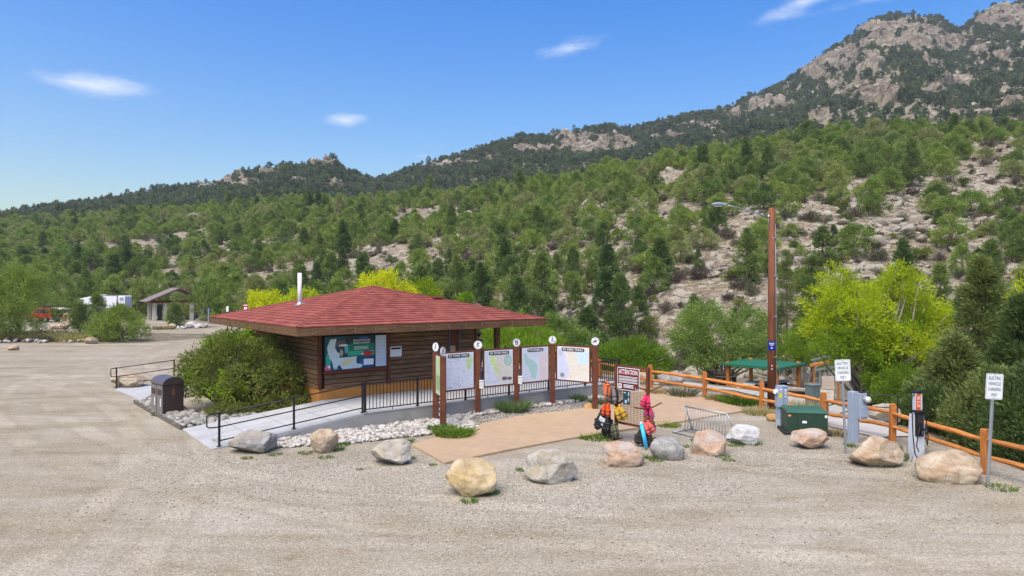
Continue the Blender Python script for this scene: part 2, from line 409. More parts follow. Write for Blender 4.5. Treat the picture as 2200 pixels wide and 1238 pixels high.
def _gravel(only=None):
    m, t = mat('ground' if only is None else only)
    c = t.coord('Object')
    lot = t.attr('lot'); rock = t.attr('rock'); far = t.attr('far')
    # packed gravel of the car park
    big = t.noise(c, 0.09, 4.0, 0.6); mid = t.noise(c, 0.45, 6.0, 0.65); fine = t.noise(c, 16.0, 4.0, 0.8)
    st = t.voro(c, 38.0); stc = t.voro(c, 38.0, out='Color'); st2 = t.voro(c, 92.0, out='Color')
    streak = t.noise(t.mapping(c, (0.16, 0.7, 1), (0, 0, 0), (0, 0, -0.5)), 0.7, 6.0, 0.62, dist=1.2)
    f = t.math('ADD', t.math('MULTIPLY', big, 0.25), t.math('ADD', t.math('MULTIPLY', mid, 0.3), t.math('MULTIPLY', streak, 0.45)))
    base = t.ramp(f, [(0.36, (0.190, 0.153, 0.100)), (0.45, (0.258, 0.220, 0.157)), (0.53, (0.308, 0.272, 0.208)), (0.64, (0.372, 0.340, 0.276))])
    sep = t.new('ShaderNodeSeparateColor'); t.l.new(stc, sep.inputs[0])
    sep2 = t.new('ShaderNodeSeparateColor'); t.l.new(st2, sep2.inputs[0])
    pebble = t.ramp(sep.outputs[0], [(0.0, (0.42, 0.40, 0.37)), (0.2, (0.80, 0.78, 0.75)), (0.7, (1.10, 1.09, 1.07)), (0.95, (1.6, 1.6, 1.6))])
    pebble2 = t.ramp(sep2.outputs[1], [(0.0, (0.6, 0.58, 0.56)), (0.5, (1.0, 1.0, 1.0)), (1.0, (1.35, 1.35, 1.36))])
    base = t.mix(0.4, base, t.ramp(fine, [(0.36, (0.62, 0.6, 0.57)), (0.5, (1, 1, 1)), (0.66, (1.25, 1.25, 1.25))]), 'MULTIPLY')
    g = t.mix(0.5, base, pebble, 'MULTIPLY'); g = t.mix(0.5, g, pebble2, 'MULTIPLY')
    gr = t.attr('gravel')
    ggrey = t.mix(1.0, t.mix(1.0, (0.30, 0.274, 0.218), pebble, 'MULTIPLY'), pebble2, 'MULTIPLY')
    g = t.mix(t.math('MULTIPLY', gr, t.ramp(mid, [(0.3, (0.35, 0.35, 0.35)), (0.6, (1, 1, 1))])), g, ggrey)
    dk = t.ramp(t.noise(t.mapping(c, (0.5, 1, 1), (4, 2, 0), (0, 0, -0.3)), 0.55, 6.0, 0.72), [(0.56, (1, 1, 1)), (0.70, (0.76, 0.71, 0.62)), (0.8, (0.58, 0.53, 0.45))])
    g = t.mix(1.0, g, dk, 'MULTIPLY')
    # wheel tracks worn by cars turning through the lot
    trk = None
    for (cx_, cy_, r0_) in ((9.0, 46.0, 33.2), (9.0, 46.0, 34.9), (16.0, 60.0, 42.4), (16.0, 60.0, 44.1), (-40.0, 4.0, 33.0), (-40.0, 4.0, 34.7)):
        vd = t.new('ShaderNodeVectorMath', operation='DISTANCE'); t.l.new(c, vd.inputs[0]); vd.inputs[1].default_value = (cx_, cy_, 0)
        q = t.math('ABSOLUTE', t.math('SUBTRACT', t.math('ADD', vd.outputs['Value'], t.math('MULTIPLY', big, 1.6)), r0_ + .8))
        trk = q if trk is None else t.math('MINIMUM', trk, q)
    tw = t.ramp(trk, [(0.0, (1, 1, 1)), (0.22, (1, 1, 1)), (0.40, (0, 0, 0))])
    te = t.ramp(trk, [(0.2, (0, 0, 0)), (0.36, (1, 1, 1)), (0.62, (0, 0, 0))])
    tm = t.ramp(mid, [(0.38, (0, 0, 0)), (0.56, (1, 1, 1))])
    g = t.mix(t.math('MULTIPLY', t.math('MULTIPLY', tw, tm), 0.28), g, t.mix(1.0, g, (1.3, 1.28, 1.24), 'MULTIPLY'))
    g = t.mix(t.math('MULTIPLY', t.math('MULTIPLY', te, tm), 0.35), g, t.mix(1.0, g, (0.68, 0.64, 0.58), 'MULTIPLY'))
    # loose slope: dirt with stones
    d1 = t.noise(c, 0.06, 6.0, 0.62); d2 = t.noise(c, 0.7, 7.0, 0.7)
    dirt = t.ramp(t.math('ADD', t.math('MULTIPLY', d1, 0.5), t.math('MULTIPLY', d2, 0.5)), [(0.34, (0.132, 0.100, 0.066)), (0.48, (0.192, 0.158, 0.110)), (0.6, (0.245, 0.212, 0.156)), (0.72, (0.31, 0.28, 0.215))])
    vs1 = t.voro(c, 0.95, out='Color'); v1 = t.voro(c, 0.95, 'DISTANCE_TO_EDGE'); v2 = t.voro(c, 3.2, out='Color')
    s1 = t.new('ShaderNodeSeparateColor'); t.l.new(vs1, s1.inputs[0]); s2 = t.new('ShaderNodeSeparateColor'); t.l.new(v2, s2.inputs[0])
    scree = t.mix(1.0, dirt, t.ramp(s2.outputs[0], [(0, (0.62, 0.6, 0.58)), (0.6, (1, 1, 1)), (1, (1.55, 1.55, 1.55))]), 'MULTIPLY')
    scree = t.mix(t.math('MULTIPLY', t.ramp(s1.outputs[1], [(0.72, (0, 0, 0)), (0.8, (1, 1, 1))]), 0.7), scree, (0.34, 0.31, 0.245))
    # bare rock
    r1 = t.noise(t.mapping(c, (1, 1, 0.5)), 0.05, 8.0, 0.65); r2 = t.noise(t.mapping(c, (1, 1, 0.22)), 0.35, 6.0, 0.7)
    rk = t.ramp(t.math('ADD', t.math('MULTIPLY', r1, 0.5), t.math('MULTIPLY', r2, 0.5)), [(0.36, (0.070, 0.053, 0.040)), (0.46, (0.162, 0.134, 0.098)), (0.54, (0.235, 0.202, 0.150)), (0.64, (0.31, 0.278, 0.215))])
    wq = t.new('ShaderNodeVectorMath', operation='ADD'); t.l.new(t.mapping(c, (1, 1, 0.4)), wq.inputs[0]); wn3 = t.noise(c, 0.12, 3.0, 0.6, 'Color'); wsc = t.new('ShaderNodeVectorMath', operation='SCALE'); t.l.new(wn3, wsc.inputs[0]); wsc.inputs['Scale'].default_value = 6.0; t.l.new(wsc.outputs[0], wq.inputs[1])
    crk = t.ramp(t.voro(wq.outputs[0], 0.13, 'DISTANCE_TO_EDGE'), [(0, (0.22, 0.2, 0.2)), (0.05, (0.75, 0.74, 0.73)), (0.12, (1, 1, 1))])
    crk2 = t.ramp(t.voro(wq.outputs[0], 0.42, 'DISTANCE_TO_EDGE'), [(0, (0.45, 0.43, 0.42)), (0.10, (1, 1, 1))])
    rk = t.mix(0.9, rk, crk, 'MULTIPLY'); rk = t.mix(0.7, rk, crk2, 'MULTIPLY')
    # far slopes: scrub between the trees
    scrub = t.mix(t.ramp(t.noise(c, 0.11, 6.0, 0.7), [(0.42, (0, 0, 0)), (0.56, (1, 1, 1))]), (0.26, 0.218, 0.168), (0.135, 0.125, 0.08))
    hill = t.mix(t.math('MULTIPLY', far, 0.8), scree, scrub)
    hill = t.mix(rock, hill, rk)
    duff = t.attr('duff')
    hill = t.mix(t.math('MULTIPLY', duff, t.ramp(d2, [(0.35, (0, 0, 0)), (0.6, (1, 1, 1))])), hill, (0.13, 0.105, 0.06))
    if only == 'car_park_gravel':
        t.principled(g, 0.95, t.bump(t.math('ADD', t.math('MULTIPLY', st, -0.5), t.math('MULTIPLY', fine, 0.5)), 0.55, 0.02), 0.15); return m
    if only == 'slope_dirt':
        t.principled(scree, 0.95, t.bump(d2, 0.8, 0.4), 0.15); return m
    if only == 'far_rock':
        t.principled(t.mix(rock, scrub, rk), 0.95, t.bump(r2, 0.8, 0.6), 0.15); return m
    col = t.mix(lot, hill, g)
    hg = t.math('ADD', t.math('MULTIPLY', st, -0.5), t.math('MULTIPLY', fine, 0.5))
    b1 = t.bump(hg, 0.55, 0.02)
    hh = t.math('ADD', t.math('MULTIPLY', r2, 1.0), t.math('MULTIPLY', d2, 0.6))
    nb = t.new('ShaderNodeBump'); t.put(nb.inputs['Strength'], t.math('MULTIPLY', t.math('SUBTRACT', 1.0, lot), 0.8)); t.put(nb.inputs['Distance'], 0.5); t.l.new(hh, nb.inputs['Height']); t.l.new(b1, nb.inputs['Normal'])
    t.principled(col, 0.95, nb.outputs[0], 0.15)
    return m
M['ground'] = _gravel()

# ------------------------------------------------------------------ terrain
# each row: bearing (in picture units at the lens), toe (distance, height), slope points (distance, sight angle), crest
_cols = [
    (-1800, (118, 0.0), (136, 640), (168, 590), (210, 556), (262, 524), (345, 498)),
    (-600, (112, 0.0), (130, 640), (160, 590), (200, 552), (250, 524), (330, 508)),
    (0, (108, 0.0), (125, 645), (155, 597), (200, 549), (255, 516), (320, 492)),
    (400, (104, 0.0), (120, 650), (150, 594), (195, 532), (250, 484), (300, 458)),
    (600, (88, -1.0), (105, 652), (135, 592), (180, 514), (230, 468), (280, 446)),
    (800, (74, -3.0), (90, 662), (120, 592), (160, 508), (210, 464), (260, 442)),
    (1100, (70, -3.0), (85, 662), (108, 582), (145, 492), (190, 442), (230, 416)),
    (1450, (68, -3.2), (81, 652), (98, 562), (122, 464), (155, 400), (190, 364)),
    (1700, (66, -3.5), (77, 652), (92, 557), (116, 444), (148, 362), (182, 318)),
    (1900, (64, -3.5), (75, 652), (90, 547), (114, 434), (146, 349), (178, 304)),
    (2200, (62, -3.5), (73, 652), (88, 542), (112, 428), (145, 337), (175, 294)),
    (2700, (60, -3.5), (72, 652), (88, 542), (112, 428), (145, 337), (175, 290)),
    (4200, (60, -3.5), (72, 652), (88, 542), (112, 438), (145, 345), (175, 290)),
]
_cu = np.array([c[0] for c in _cols], float)
def _pz(y, py): return EYE + (619 - py) / FOC * y
_kY = [np.array([c[1 + k][0] for c in _cols], float) for k in range(6)]
_kZ = [np.array([c[1][1] for c in _cols], float)] + [np.array([_pz(*c[1 + k]) for c in _cols], float) for k in range(1, 6)]
_fr = np.array([(-1800, 500), (-600, 486), (0, 470), (100, 459), (250, 436), (330, 418), (420, 414), (450, 406), (480, 396), (560, 376), (600, 369), (640, 368), (660, 362), (676, 355), (712, 355), (728, 368), (745, 382), (800, 398), (822, 393), (850, 385), (900, 367), (960, 351), (1050, 326), (1120, 303), (1180, 306), (1220, 296), (1300, 283), (1360, 290), (1450, 268), (1530, 251), (1600, 224), (1660, 202), (1700, 181), (1720, 166), (1745, 148), (1770, 131), (1810, 102), (1850, 72), (1880, 56), (1930, 48), (1985, 49), (2022, 58), (2036, 76), (2060, 81), (2090, 55), (2130, 34), (2200, 14), (2300, -10), (2700, -30), (4200, 100)], float)
_frY = (np.array([-1800, 0, 400, 700, 800, 1100, 1450, 1700, 1900, 4200], float), np.array([420, 420, 450, 480, 520, 600, 650, 700, 720, 720], float))
# bare rock faces on the far heights: bearing, sight angle, half-sizes, height of the step
_outc = [(478, 398, 62, 17, 9), (520, 405, 40, 12, 7), (582, 375, 24, 12, 8), (694, 352, 36, 15, 10), (650, 358, 20, 8, 6), (715, 402, 32, 9, 6), (640, 395, 50, 6, 4),
         (1290, 312, 85, 23, 12), (1225, 295, 45, 10, 8), (1345, 318, 30, 18, 9), (1150, 322, 50, 9, 6), (940, 362, 40, 7, 5), (1000, 352, 30, 5, 4), (1450, 296, 30, 9, 6), (1520, 275, 24, 9, 6), (1410, 300, 24, 6, 5),
         (1655, 228, 52, 18, 12), (1585, 248, 30, 9, 7), (1765, 150, 50, 26, 14), (1830, 132, 68, 28, 16), (1905, 88, 52, 36, 16), (1975, 84, 62, 34, 18), (1905, 62, 70, 14, 8), (2045, 100, 30, 20, 12), (2150, 40, 66, 26, 14), (2105, 110, 22, 10, 7), (2145, 122, 26, 12, 8),
         (1885, 208, 44, 26, 14), (1795, 185, 26, 9, 7), (1845, 190, 22, 9, 6), (1764, 258, 26, 16, 9), (1820, 212, 30, 9, 6), (2060, 178, 48, 12, 8), (2080, 250, 28, 8, 6), (2180, 225, 30, 10, 7), (2010, 200, 30, 7, 5), (1520, 330, 0.1, 0.1, 0)]
def _pchip(Yk, Zk, y):
    d = np.diff(Zk, axis=1) / np.diff(Yk, axis=1)
    m = np.zeros_like(Zk)
    a, b = d[:, :-1], d[:, 1:]
    m[:, 1:-1] = np.where(a * b > 0, 2 * a * b / np.where(a + b == 0, 1, a + b), 0)
    m[:, 0], m[:, -1] = d[:, 0] * 0.3, d[:, -1]
    i = np.clip((Yk < y[:, None]).sum(1) - 1, 0, Yk.shape[1] - 2); r = np.arange(len(y))
    y0, y1 = Yk[r, i], Yk[r, i + 1]; h = y1 - y0; t = np.clip((y - y0) / h, 0, 1); t2, t3 = t * t, t * t * t
    return (2 * t3 - 3 * t2 + 1) * Zk[r, i] + (t3 - 2 * t2 + t) * h * m[r, i] + (-2 * t3 + 3 * t2) * Zk[r, i + 1] + (t3 - t2) * h * m[r, i + 1]
FENCE = [(6.15, 30.3), (7.85, 27.8), (9.1, 24.9), (10.2, 22.3), (11.2, 20.1), (11.45, 16.5), (12.4, 13.2)]
_edge = np.array([(40, -40), (15.5, 5), (13.0, 12.0), (11.9, 16.4), (11.6, 20.2), (10.6, 22.5), (9.5, 25.1), (8.2, 28.1), (6.5, 30.7), (4.5, 33.5), (2.5, 36.5), (-3, 42), (-14, 52), (-26, 66), (-40, 92), (-48, 116)], float)
def lot_dist(X, Y):
    """metres beyond the edge of the level car park (negative inside)"""
    best = np.full(X.shape, 1e9); sg = np.ones(X.shape)
    for (x0, y0), (x1, y1) in zip(_edge, _edge[1:]):
        ex, ey = x1 - x0, y1 - y0; l2 = ex * ex + ey * ey
        t = np.clip(((X - x0) * ex + (Y - y0) * ey) / l2, 0, 1)
        dx, dy = X - x0 - t * ex, Y - y0 - t * ey; d = np.hypot(dx, dy)
        s = np.where(ex * (Y - y0) - ey * (X - x0) > 0, -1.0, 1.0)
        sg = np.where(d < best - 1e-6, s, sg); best = np.minimum(best, d)
    return best * sg
def terrain(X, Y, full=False):
    X = np.asarray(X, float); Y = np.asarray(Y, float)
    u = 1100 + FOC * X / np.maximum(Y, 0.5)
    u = np.clip(u, -1800, 4200)
    Yk = np.stack([np.interp(u, _cu, k) for k in _kY], 1); Zk = np.stack([np.interp(u, _cu, k) for k in _kZ], 1)
    ry = np.interp(u, *_frY); rp = np.interp(u, _fr[:, 0], _fr[:, 1]); rz = EYE + (619 - rp) / FOC * ry
    y7 = Yk[:, -1] + 35; z7 = np.minimum(Zk[:, -1] + 1.5, Zk[:, -1] + 0.3 * (rz - Zk[:, -1]))
    ex = []
    for f, g in ((0.25, 0.2), (0.5, 0.44), (0.75, 0.71), (1.0, 1.0)):
        ex.append((y7 + f * (ry - y7), z7 + g * (rz - z7)))
    Yk = np.concatenate([Yk, y7[:, None]] + [e[0][:, None] for e in ex] + [(ry + 60)[:, None], (ry + 400)[:, None]], 1)
    Zk = np.concatenate([Zk, z7[:, None]] + [e[1][:, None] for e in ex] + [(rz - 4)[:, None], (rz * 0.7)[:, None]], 1)
    zs = _pchip(Yk, Zk, Y)
    d = lot_dist(X, Y)
    near = -np.clip(0.155 * np.maximum(d - 1.6, 0), 0, 4.2)
    rgt = sstep(9.5, 12.5, X - 0.12 * (Y - 18)) * sstep(26, 17, Y)
    near = near - rgt * np.clip(0.35 * np.maximum(d - 0.8, 0), 0, 2.6)
    P = np.stack([X, Y, np.zeros_like(X)], 1)
    w = sstep(-16, 0, Y - Yk[:, 0])
    far = sstep(0, 40, Y - Yk[:, 5])
    z = near * (1 - w) + zs * w
    nz = fbm(P / 14.0, 4, 3) * 1.5 * w * (1 - far) + fbm(P / 2.4, 2, 9) * 0.22 * w * (1 - far)
    dr = sstep(0, 60, ry - Y)
    nz = nz + far * (fbm(P / 70.0, 4, 5) * 7.0 * dr + fbm(P / 16.0, 3, 8) * 2.6) * (0.35 + 0.65 * dr)
    z = z + nz + 0.05 * fbm(P / 5.0, 2, 31) * (1 - w) * sstep(0, 6, d)
    rock = np.zeros_like(z)
    if (Y > 200).any():
        py = 619 - (z - EYE) / np.maximum(Y, 1) * FOC
        wob = fbm(P / 26.0, 4, 77, 0.6)
        add = np.zeros_like(z)
        for (cu_, cp, ru, rp_, hh) in _outc:
            q = 1 - ((u - cu_) / ru) ** 2 - ((py - cp) / rp_) ** 2 + wob * 0.9
            k = sstep(0.0, 0.22, q) * (far > 0.3)
            add = np.maximum(add, k * hh * (0.75 + 0.35 * wob)); rock = np.maximum(rock, k)
        blk = np.floor(vnoise(P / 9.0, 41) * 3.2) / 3.2 * 3.0 + np.abs(vnoise(P / np.array([5.0, 9.0, 9.0]), 43)) * 2.4
        z = z + add * 0.36 + rock * blk * 0.75
        rock = np.maximum(rock, sstep(0.36, 0.50, wob + 0.18 * sstep(200, 60, py)) * far * 0.9)
    if full: return z, d, w, far, rock, u
    return z
def tz(x, y): return float(terrain(np.array([x]), np.array([y]))[0])

_us = np.unique(np.concatenate([np.arange(-1800, -60, 60), np.arange(-60, 2270, 4.4), np.arange(2270, 4200, 60)]))
_ys = np.concatenate([np.geomspace(1.2, 55, 90, endpoint=False), np.geomspace(55, 330, 165, endpoint=False), np.geomspace(330, 880, 150)])
_U, _Y = np.meshgrid(_us, _ys)
_X = (_U - 1100) / FOC * _Y
_z, _ld, _w, _far, _rock, _uu = terrain(_X.ravel(), _Y.ravel(), True)
_xx, _yy = _X.ravel().copy(), _Y.ravel().copy()
# the rock faces stand out blockily
_P = np.stack([_xx, _yy, _z], 1)
_yy -= _rock * (np.abs(vnoise(_P / np.array([6.0, 40.0, 14.0]), 51)) * 7.0 + vnoise(_P / 3.5, 53) * 1.6) * _far
_nr, _nc = _Y.shape
_i = np.arange(_nr * _nc).reshape(_nr, _nc)
_q = np.stack([_i[:-1, :-1], _i[:-1, 1:], _i[1:, 1:], _i[1:, :-1]], -1).reshape(-1, 4)
_me = np_mesh('terrain', np.stack([_xx, _yy, _z], 1), _q, True)
def _fattr(me, name, val):
    a = me.attributes.new(name, 'FLOAT', 'POINT'); a.data.foreach_set('value', np.asarray(val, np.float32))
_P0 = np.stack([_xx, _yy, _z * 0], 1)
_lot = 1 - sstep(0.2, 1.8, _ld + 0.8 * fbm(_P0 / 1.7, 3, 61))
# the planted island beside the far lane is bare earth
_isl = sstep(1.25, 0.8, ((_xx + 43) / 17.5) ** 2 + ((_yy - 62.5) / 6.5) ** 2 + 0.3 * fbm(_P0 / 3.0, 3, 62))
_isl = np.maximum(_isl, sstep(1.2, 0.8, ((_xx + 38) / 4.4) ** 2 + ((_yy - 78) / 3.5) ** 2 + 0.3 * fbm(_P0 / 2.0, 3, 63)))
_lot = _lot * (1 - _isl * 0.9)
_fattr(_me, 'lot', _lot * (1 - _w)); _fattr(_me, 'rock', _rock); _fattr(_me, 'far', _far)
_fattr(_me, 'duff', np.maximum(_isl, (1 - _w) * sstep(2, 9, _ld)))
# loose grey gravel lies round the boulders and along the kerb stones
_gx = np.interp(_xx, [-9, -4, -0.5, 1, 4, 7, 10, 12], [18.2, 17.6, 15.0, 15.6, 17.2, 19.0, 17.5, 15.4])
_fattr(_me, 'gravel', sstep(4.2, 0.6, np.abs(_yy - _gx) + 1.2 * fbm(_P0 / 1.5, 3, 66)) * sstep(-12, -8, _xx) * 0.9)
for _k in (None, 'car_park_gravel', 'slope_dirt', 'far_rock'): _me.materials.append(_gravel(_k) if _k else M['ground'])
_l4 = (_lot * (1 - _w))[_q]; _f4 = _far[_q]; _d4 = np.maximum(_isl, (1 - _w) * sstep(2, 9, _ld))[_q]
_mi = np.zeros(len(_q), np.int32)
_mi[_l4.min(1) > 0.995] = 1
_mi[(_l4.max(1) < 0.005) & (_f4.max(1) < 0.01) & (_d4.max(1) < 0.02)] = 2
_mi[_f4.min(1) > 0.99] = 3
_me.polygons.foreach_set('material_index', _mi)
tag(obj_from('terrain', _me), 'gravel car park and the rocky hillside that rises behind it', None, None, 'structure')
# ------------------------------------------------------------------ ranger hut with its raised walk
BO = Vector((-4.71, 21.8, 0)); BA = math.atan2(0.613, 0.79)
def bl(s, t, z=0.0):
    c, n = math.cos(BA), math.sin(BA)
    return Vector((BO.x + s * c - t * n, BO.y + s * n + t * c, z))
PZ = 0.5                                        # floor of the walk
def _shingle_mat():
    m, t = mat('red_shingle')
    c = t.coord()
    a = t.attr('tint')
    n = t.noise(c, 0.5, 5.0, 0.65); f = t.noise(c, 60.0, 3.0, 0.8)
    cc = t.ramp(t.math('ADD', t.math('MULTIPLY', a, 0.4), t.math('MULTIPLY', n, 0.5)), [(0.15, (0.185, 0.048, 0.035)), (0.45, (0.262, 0.072, 0.052)), (0.8, (0.34, 0.105, 0.076))])
    cc = t.mix(0.5, cc, t.ramp(f, [(0.3, (0.55, 0.55, 0.55)), (0.7, (1.35, 1.35, 1.35))]), 'MULTIPLY')
    t.principled(cc, 0.9, t.bump(f, 0.3, 0.01), 0.2)
    return m
M['shingle'] = _shingle_mat()
hut = thing('ranger_hut', 'brown timber hut with low red shingle roof and ochre plinth', 'building', BO, BA)

S0, S1, T0, T1 = -1.45, 9.33, 2.0, 12.8
EZ, AZ = 3.20, 4.58
AC = Vector(((S0 + S1) / 2, (T0 + T1) / 2, AZ))
roof_mb = MB()
cor = [Vector((S0, T0, EZ)), Vector((S1, T0, EZ)), Vector((S1, T1, EZ)), Vector((S0, T1, EZ))]
dn = Vector((0, 0, -0.05))
roof_mb.add([c + dn for c in cor] + [AC + dn], [(0, 1, 4), (1, 2, 4), (2, 3, 4), (3, 0, 4)])
roof = roof_mb.build('roof', M['shingle'], hut)
# soffit
sb = MB(); sb.add([(S0 + .06, T0 + .06, EZ - .29), (S1 - .06, T0 + .06, EZ - .29), (S1 - .06, T1 - .06, EZ - .29), (S0 + .06, T1 - .06, EZ - .29)], [(0, 3, 2, 1)])
sb.build('soffit', M['plank'], roof)
fas = []
for a, b in ((0, 1), (1, 2), (2, 3), (3, 0)):
    p, q = cor[a], cor[b]; d = (q - p).normalized()
    k = MB(); k.beam(p - d * (0.0 if a % 2 else 0.03) + Vector((0, 0, -.165)), q + d * (0.0 if a % 2 else 0.03) + Vector((0, 0, -.165)), 0.06, 0.27)
    o = k.build('fascia', M['fascia'], roof, bevel=0.006)
    if a in (0, 3):
        n_ = Vector((d.y, -d.x, 0))
        bolts = MB(); L = (q - p).length; x = 0.5
        while x < L - 0.3:
            for dz in (-.10, -.20):
                cpt = p + d * (x + (0.02 if dz < -.15 else 0)) + n_ * 0.03 + Vector((0, 0, dz - 0.02)); bolts.cyl(cpt, cpt + n_ * 0.012, 0.016, 6)
            x += 0.77
        bolts.build('bolt', M['galv'], roof)['kind'] = 'stuff'
# shingles, course over course
NCO = 19
rs = random.Random(5)
sh_all = []
for face, (a, b) in enumerate(((0, 1), (1, 2), (2, 3), (3, 0))):
    p, q = cor[a], cor[b]; mid = (p + q) / 2; W = (q - p).length
    ex = (q - p).normalized(); up = (AC - mid); SL = up.length; up.normalize(); nn = ex.cross(up).normalized()
    e = SL / NCO
    for r in range(NCO):
        v0, v1 = r * e - (0.03 if r == 0 else 0), (r + 1) * e + 0.03
        hw0 = W / 2 * (1 - max(v0, 0) / SL); hw1 = W / 2 * (1 - min(v1, SL) / SL)
        x = -hw0 - rs.uniform(0, 0.3)
        while x < hw0:
            w_ = rs.uniform(0.24, 0.36) if face in (0, 3) else 0.5
            lo0, lo1 = max(x, -hw0), min(x + w_ - 0.012, hw0)
            hi0, hi1 = max(x, -hw1), min(x + w_ - 0.012, hw1)
            if hi1 <= hi0: hi0 = hi1 = max(-hw1, min(hw1, (lo0 + lo1) / 2))
            if lo1 - lo0 > 0.03:
                lift = 0.026 + rs.uniform(0, 0.012)
                def P(xx, vv, h): return mid + ex * xx + up * vv + nn * h
                tj = rs.uniform(-0.012, 0.006)
                vv = [P(lo0, v0 + tj, lift), P(lo1, v0 + tj, lift), P(hi1, v1, 0.004), P(hi0, v1, 0.004), P(lo0, v0 + tj, -0.01), P(lo1, v0 + tj, -0.01)]
                cxy = hut.matrix_world
                sh_all.append((face, r, vv, [(0, 1, 2, 3), (4, 5, 1, 0), (4, 0, 3), (5, 2, 1)], (lo1 - lo0)))
            x += w_
front = [k for k in sh_all if k[0] == 0]
front.sort(key=lambda k: (k[1], -k[4]))
own = front[:300]; ids = {id(k) for k in own}
for k in own:
    c = sum(k[2], Vector()) / len(k[2])
    me = bpy.data.meshes.new('shingle'); me.from_pydata([tuple(v - c) for v in k[2]], [], k[3]); me.materials.append(M['shingle'])
    t_ = me.attributes.new('tint', 'FLOAT', 'POINT'); t_.data.foreach_set('value', [rs.random()] * len(k[2]))
    obj_from('shingle', me, roof, c)
rest = MB(); tint = []
for k in sh_all:
    if id(k) not in ids: rest.add(k[2], k[3]); tint += [rs.random()] * len(k[2])
o = rest.build('shingle', M['shingle'], roof); o['kind'] = 'stuff'; _fattr(o.data, 'tint', tint)
hip = MB()
for c in cor:
    d = AC - c
    n_ = 26
    for i in range(n_):
        p0 = c + d * (i / n_) + Vector((0, 0, .022)); p1 = c + d * ((i + 1.12) / n_) + Vector((0, 0, .034 - .006))
        side = d.cross(Vector((0, 0, 1))).normalized() * 0.11
        hip.add([p0 - side + Vector((0, 0, -.012)), p0 + Vector((0, 0, .016)), p0 + side + Vector((0, 0, -.012)), p1 + side + Vector((0, 0, -.022)), p1, p1 - side + Vector((0, 0, -.022))], [(0, 1, 4, 5), (1, 2, 3, 4)])
o = hip.build('hip_cap', M['shingle'], roof); o['kind'] = 'stuff'
# flue: foot on the west slope
fp = Vector((S0 + 2.35, 8.03, 0)); fz = EZ + (fp.x - S0) / (AC.x - S0) * (AZ - EZ)
fl = MB(); fl.cyl(fp + Vector((0, 0, fz - .1)), fp + Vector((0, 0, fz + 1.33)), 0.085, 16)
flue = fl.build('flue', M['white_paint'], hut, smooth=True)
b = MB(); b.box(fp + Vector((0, 0, fz + 0.02)), (0.42, 0.42, 0.012), M=Matrix.Rotation(-math.atan2(AZ - EZ, AC.x - S0), 3, 'Y')); b.tube([fp + Vector((0, 0, fz)), fp + Vector((0, 0, fz + .1))], [.15, .09], 14)
b.build('flashing', M['galv'], flue)
vt = MB(); vt.box((5.9, 5.2, EZ + (5.2 - T0) / (AC.y - T0) * (AZ - EZ) + .06), (0.45, 0.28, 0.1), M=Matrix.Rotation(math.atan2(AZ - EZ, AC.y - T0), 3, 'X')); vt.build('roof_vent', M['trim'], roof, bevel=.02)

# walls
WS0, WS1, WT0, WT1, WTOP = -0.17, 6.56, 3.3, 11.5, 2.95
wb = MB(); wb.box(((WS0 + WS1) / 2, (WT0 + WT1) / 2 + .03, (0.9 + WTOP) / 2), (WS1 - WS0 - .06, WT1 - WT0 - .06, WTOP - 0.9)); wall = wb.build('wall', mat_plain('plank_gap_shade', (.03, .018, .012), .95), hut)  # near-black backing colour paints the shadow lines in the plank gaps
pb = MB(); pb.box(((WS0 + WS1) / 2, (WT0 + WT1) / 2, 0.43), (WS1 - WS0 - .0, WT1 - WT0 - .0, 0.92)); pb.build('plinth', M['stucco'], hut)
NPL = 12
ph = (WTOP - 0.89) / NPL
def plank(parent, c, L, axis):
    k = MB()
    if axis == 'x': k.prism([(0, 0), (0.045, 0.0), (0.030, ph - .028), (0, ph - .028)], (L / 2, 0, 0), (0, -1, 0), (0, 0, 1), -L)
    else: k.prism([(0, 0), (0.045, 0.0), (0.030, ph - .028), (0, ph - .028)], (0, -L / 2, 0), (-1, 0, 0), (0, 0, 1), -L)
    return k.build('plank', M['plank'], parent, loc=c)
for i in range(NPL):
    z = 0.89 + i * ph
    segs = [(0.02, 2.46), (2.56, 5.24), (5.80, WS1)]
    for a, b in segs:
        if a < 1 and 1.5 < z: continue
        plank(wall, (a / 2 + b / 2, WT0 + .01, z), b - a, 'x')
    ra = random.Random(i)
    cut = WT0 + ra.uniform(2.5, 5.5)
    plank(wall, (WS0 + .01, (WT0 + .1 + cut) / 2, z), cut - WT0 - .1 - .008, 'y'); plank(wall, (WS0 + .01, (cut + WT1) / 2, z), WT1 - cut, 'y')
    # the side under the porch
    k = MB(); k.box((WS1 - .01, (WT0 + WT1) / 2, z + ph / 2), (0.05, WT1 - WT0 - .1, ph - .01)); k.build('plank', M['plank'], wall)
for s in (WS0 - 0.02, 2.51, WS1 - .02):
    k = MB(); k.box((s + .03, WT0 - .035, (0.88 + WTOP) / 2), (0.10, 0.12, WTOP - 0.88)); k.build('corner_board', M['trim'], wall, bevel=.006)
k = MB(); k.box((1.22, WT0 - .03, 1.47), (2.52, 0.09, 0.11)); k.build('sill_board', M['trim'], wall, bevel=.006)
k = MB(); k.box((5.52, WT0 - .01, 1.69), (0.46, 0.06, 2.36)); door = k.build('door', M['trim'], hut, bevel=.006)
k = MB(); k.box((5.27, WT0 - .03, 1.69), (0.06, 0.1, 2.36)); k.box((5.77, WT0 - .03, 1.69), (0.06, 0.1, 2.36)); k.build('door_frame', mat_plain('slate_blue', (0.09, 0.09, 0.13)), door)
k = MB(); k.tube([(5.68, WT0 - .05, 1.45), (5.68, WT0 - .1, 1.45), (5.60, WT0 - .1, 1.45)], .014, 6); k.build('handle', M['galv'], door)
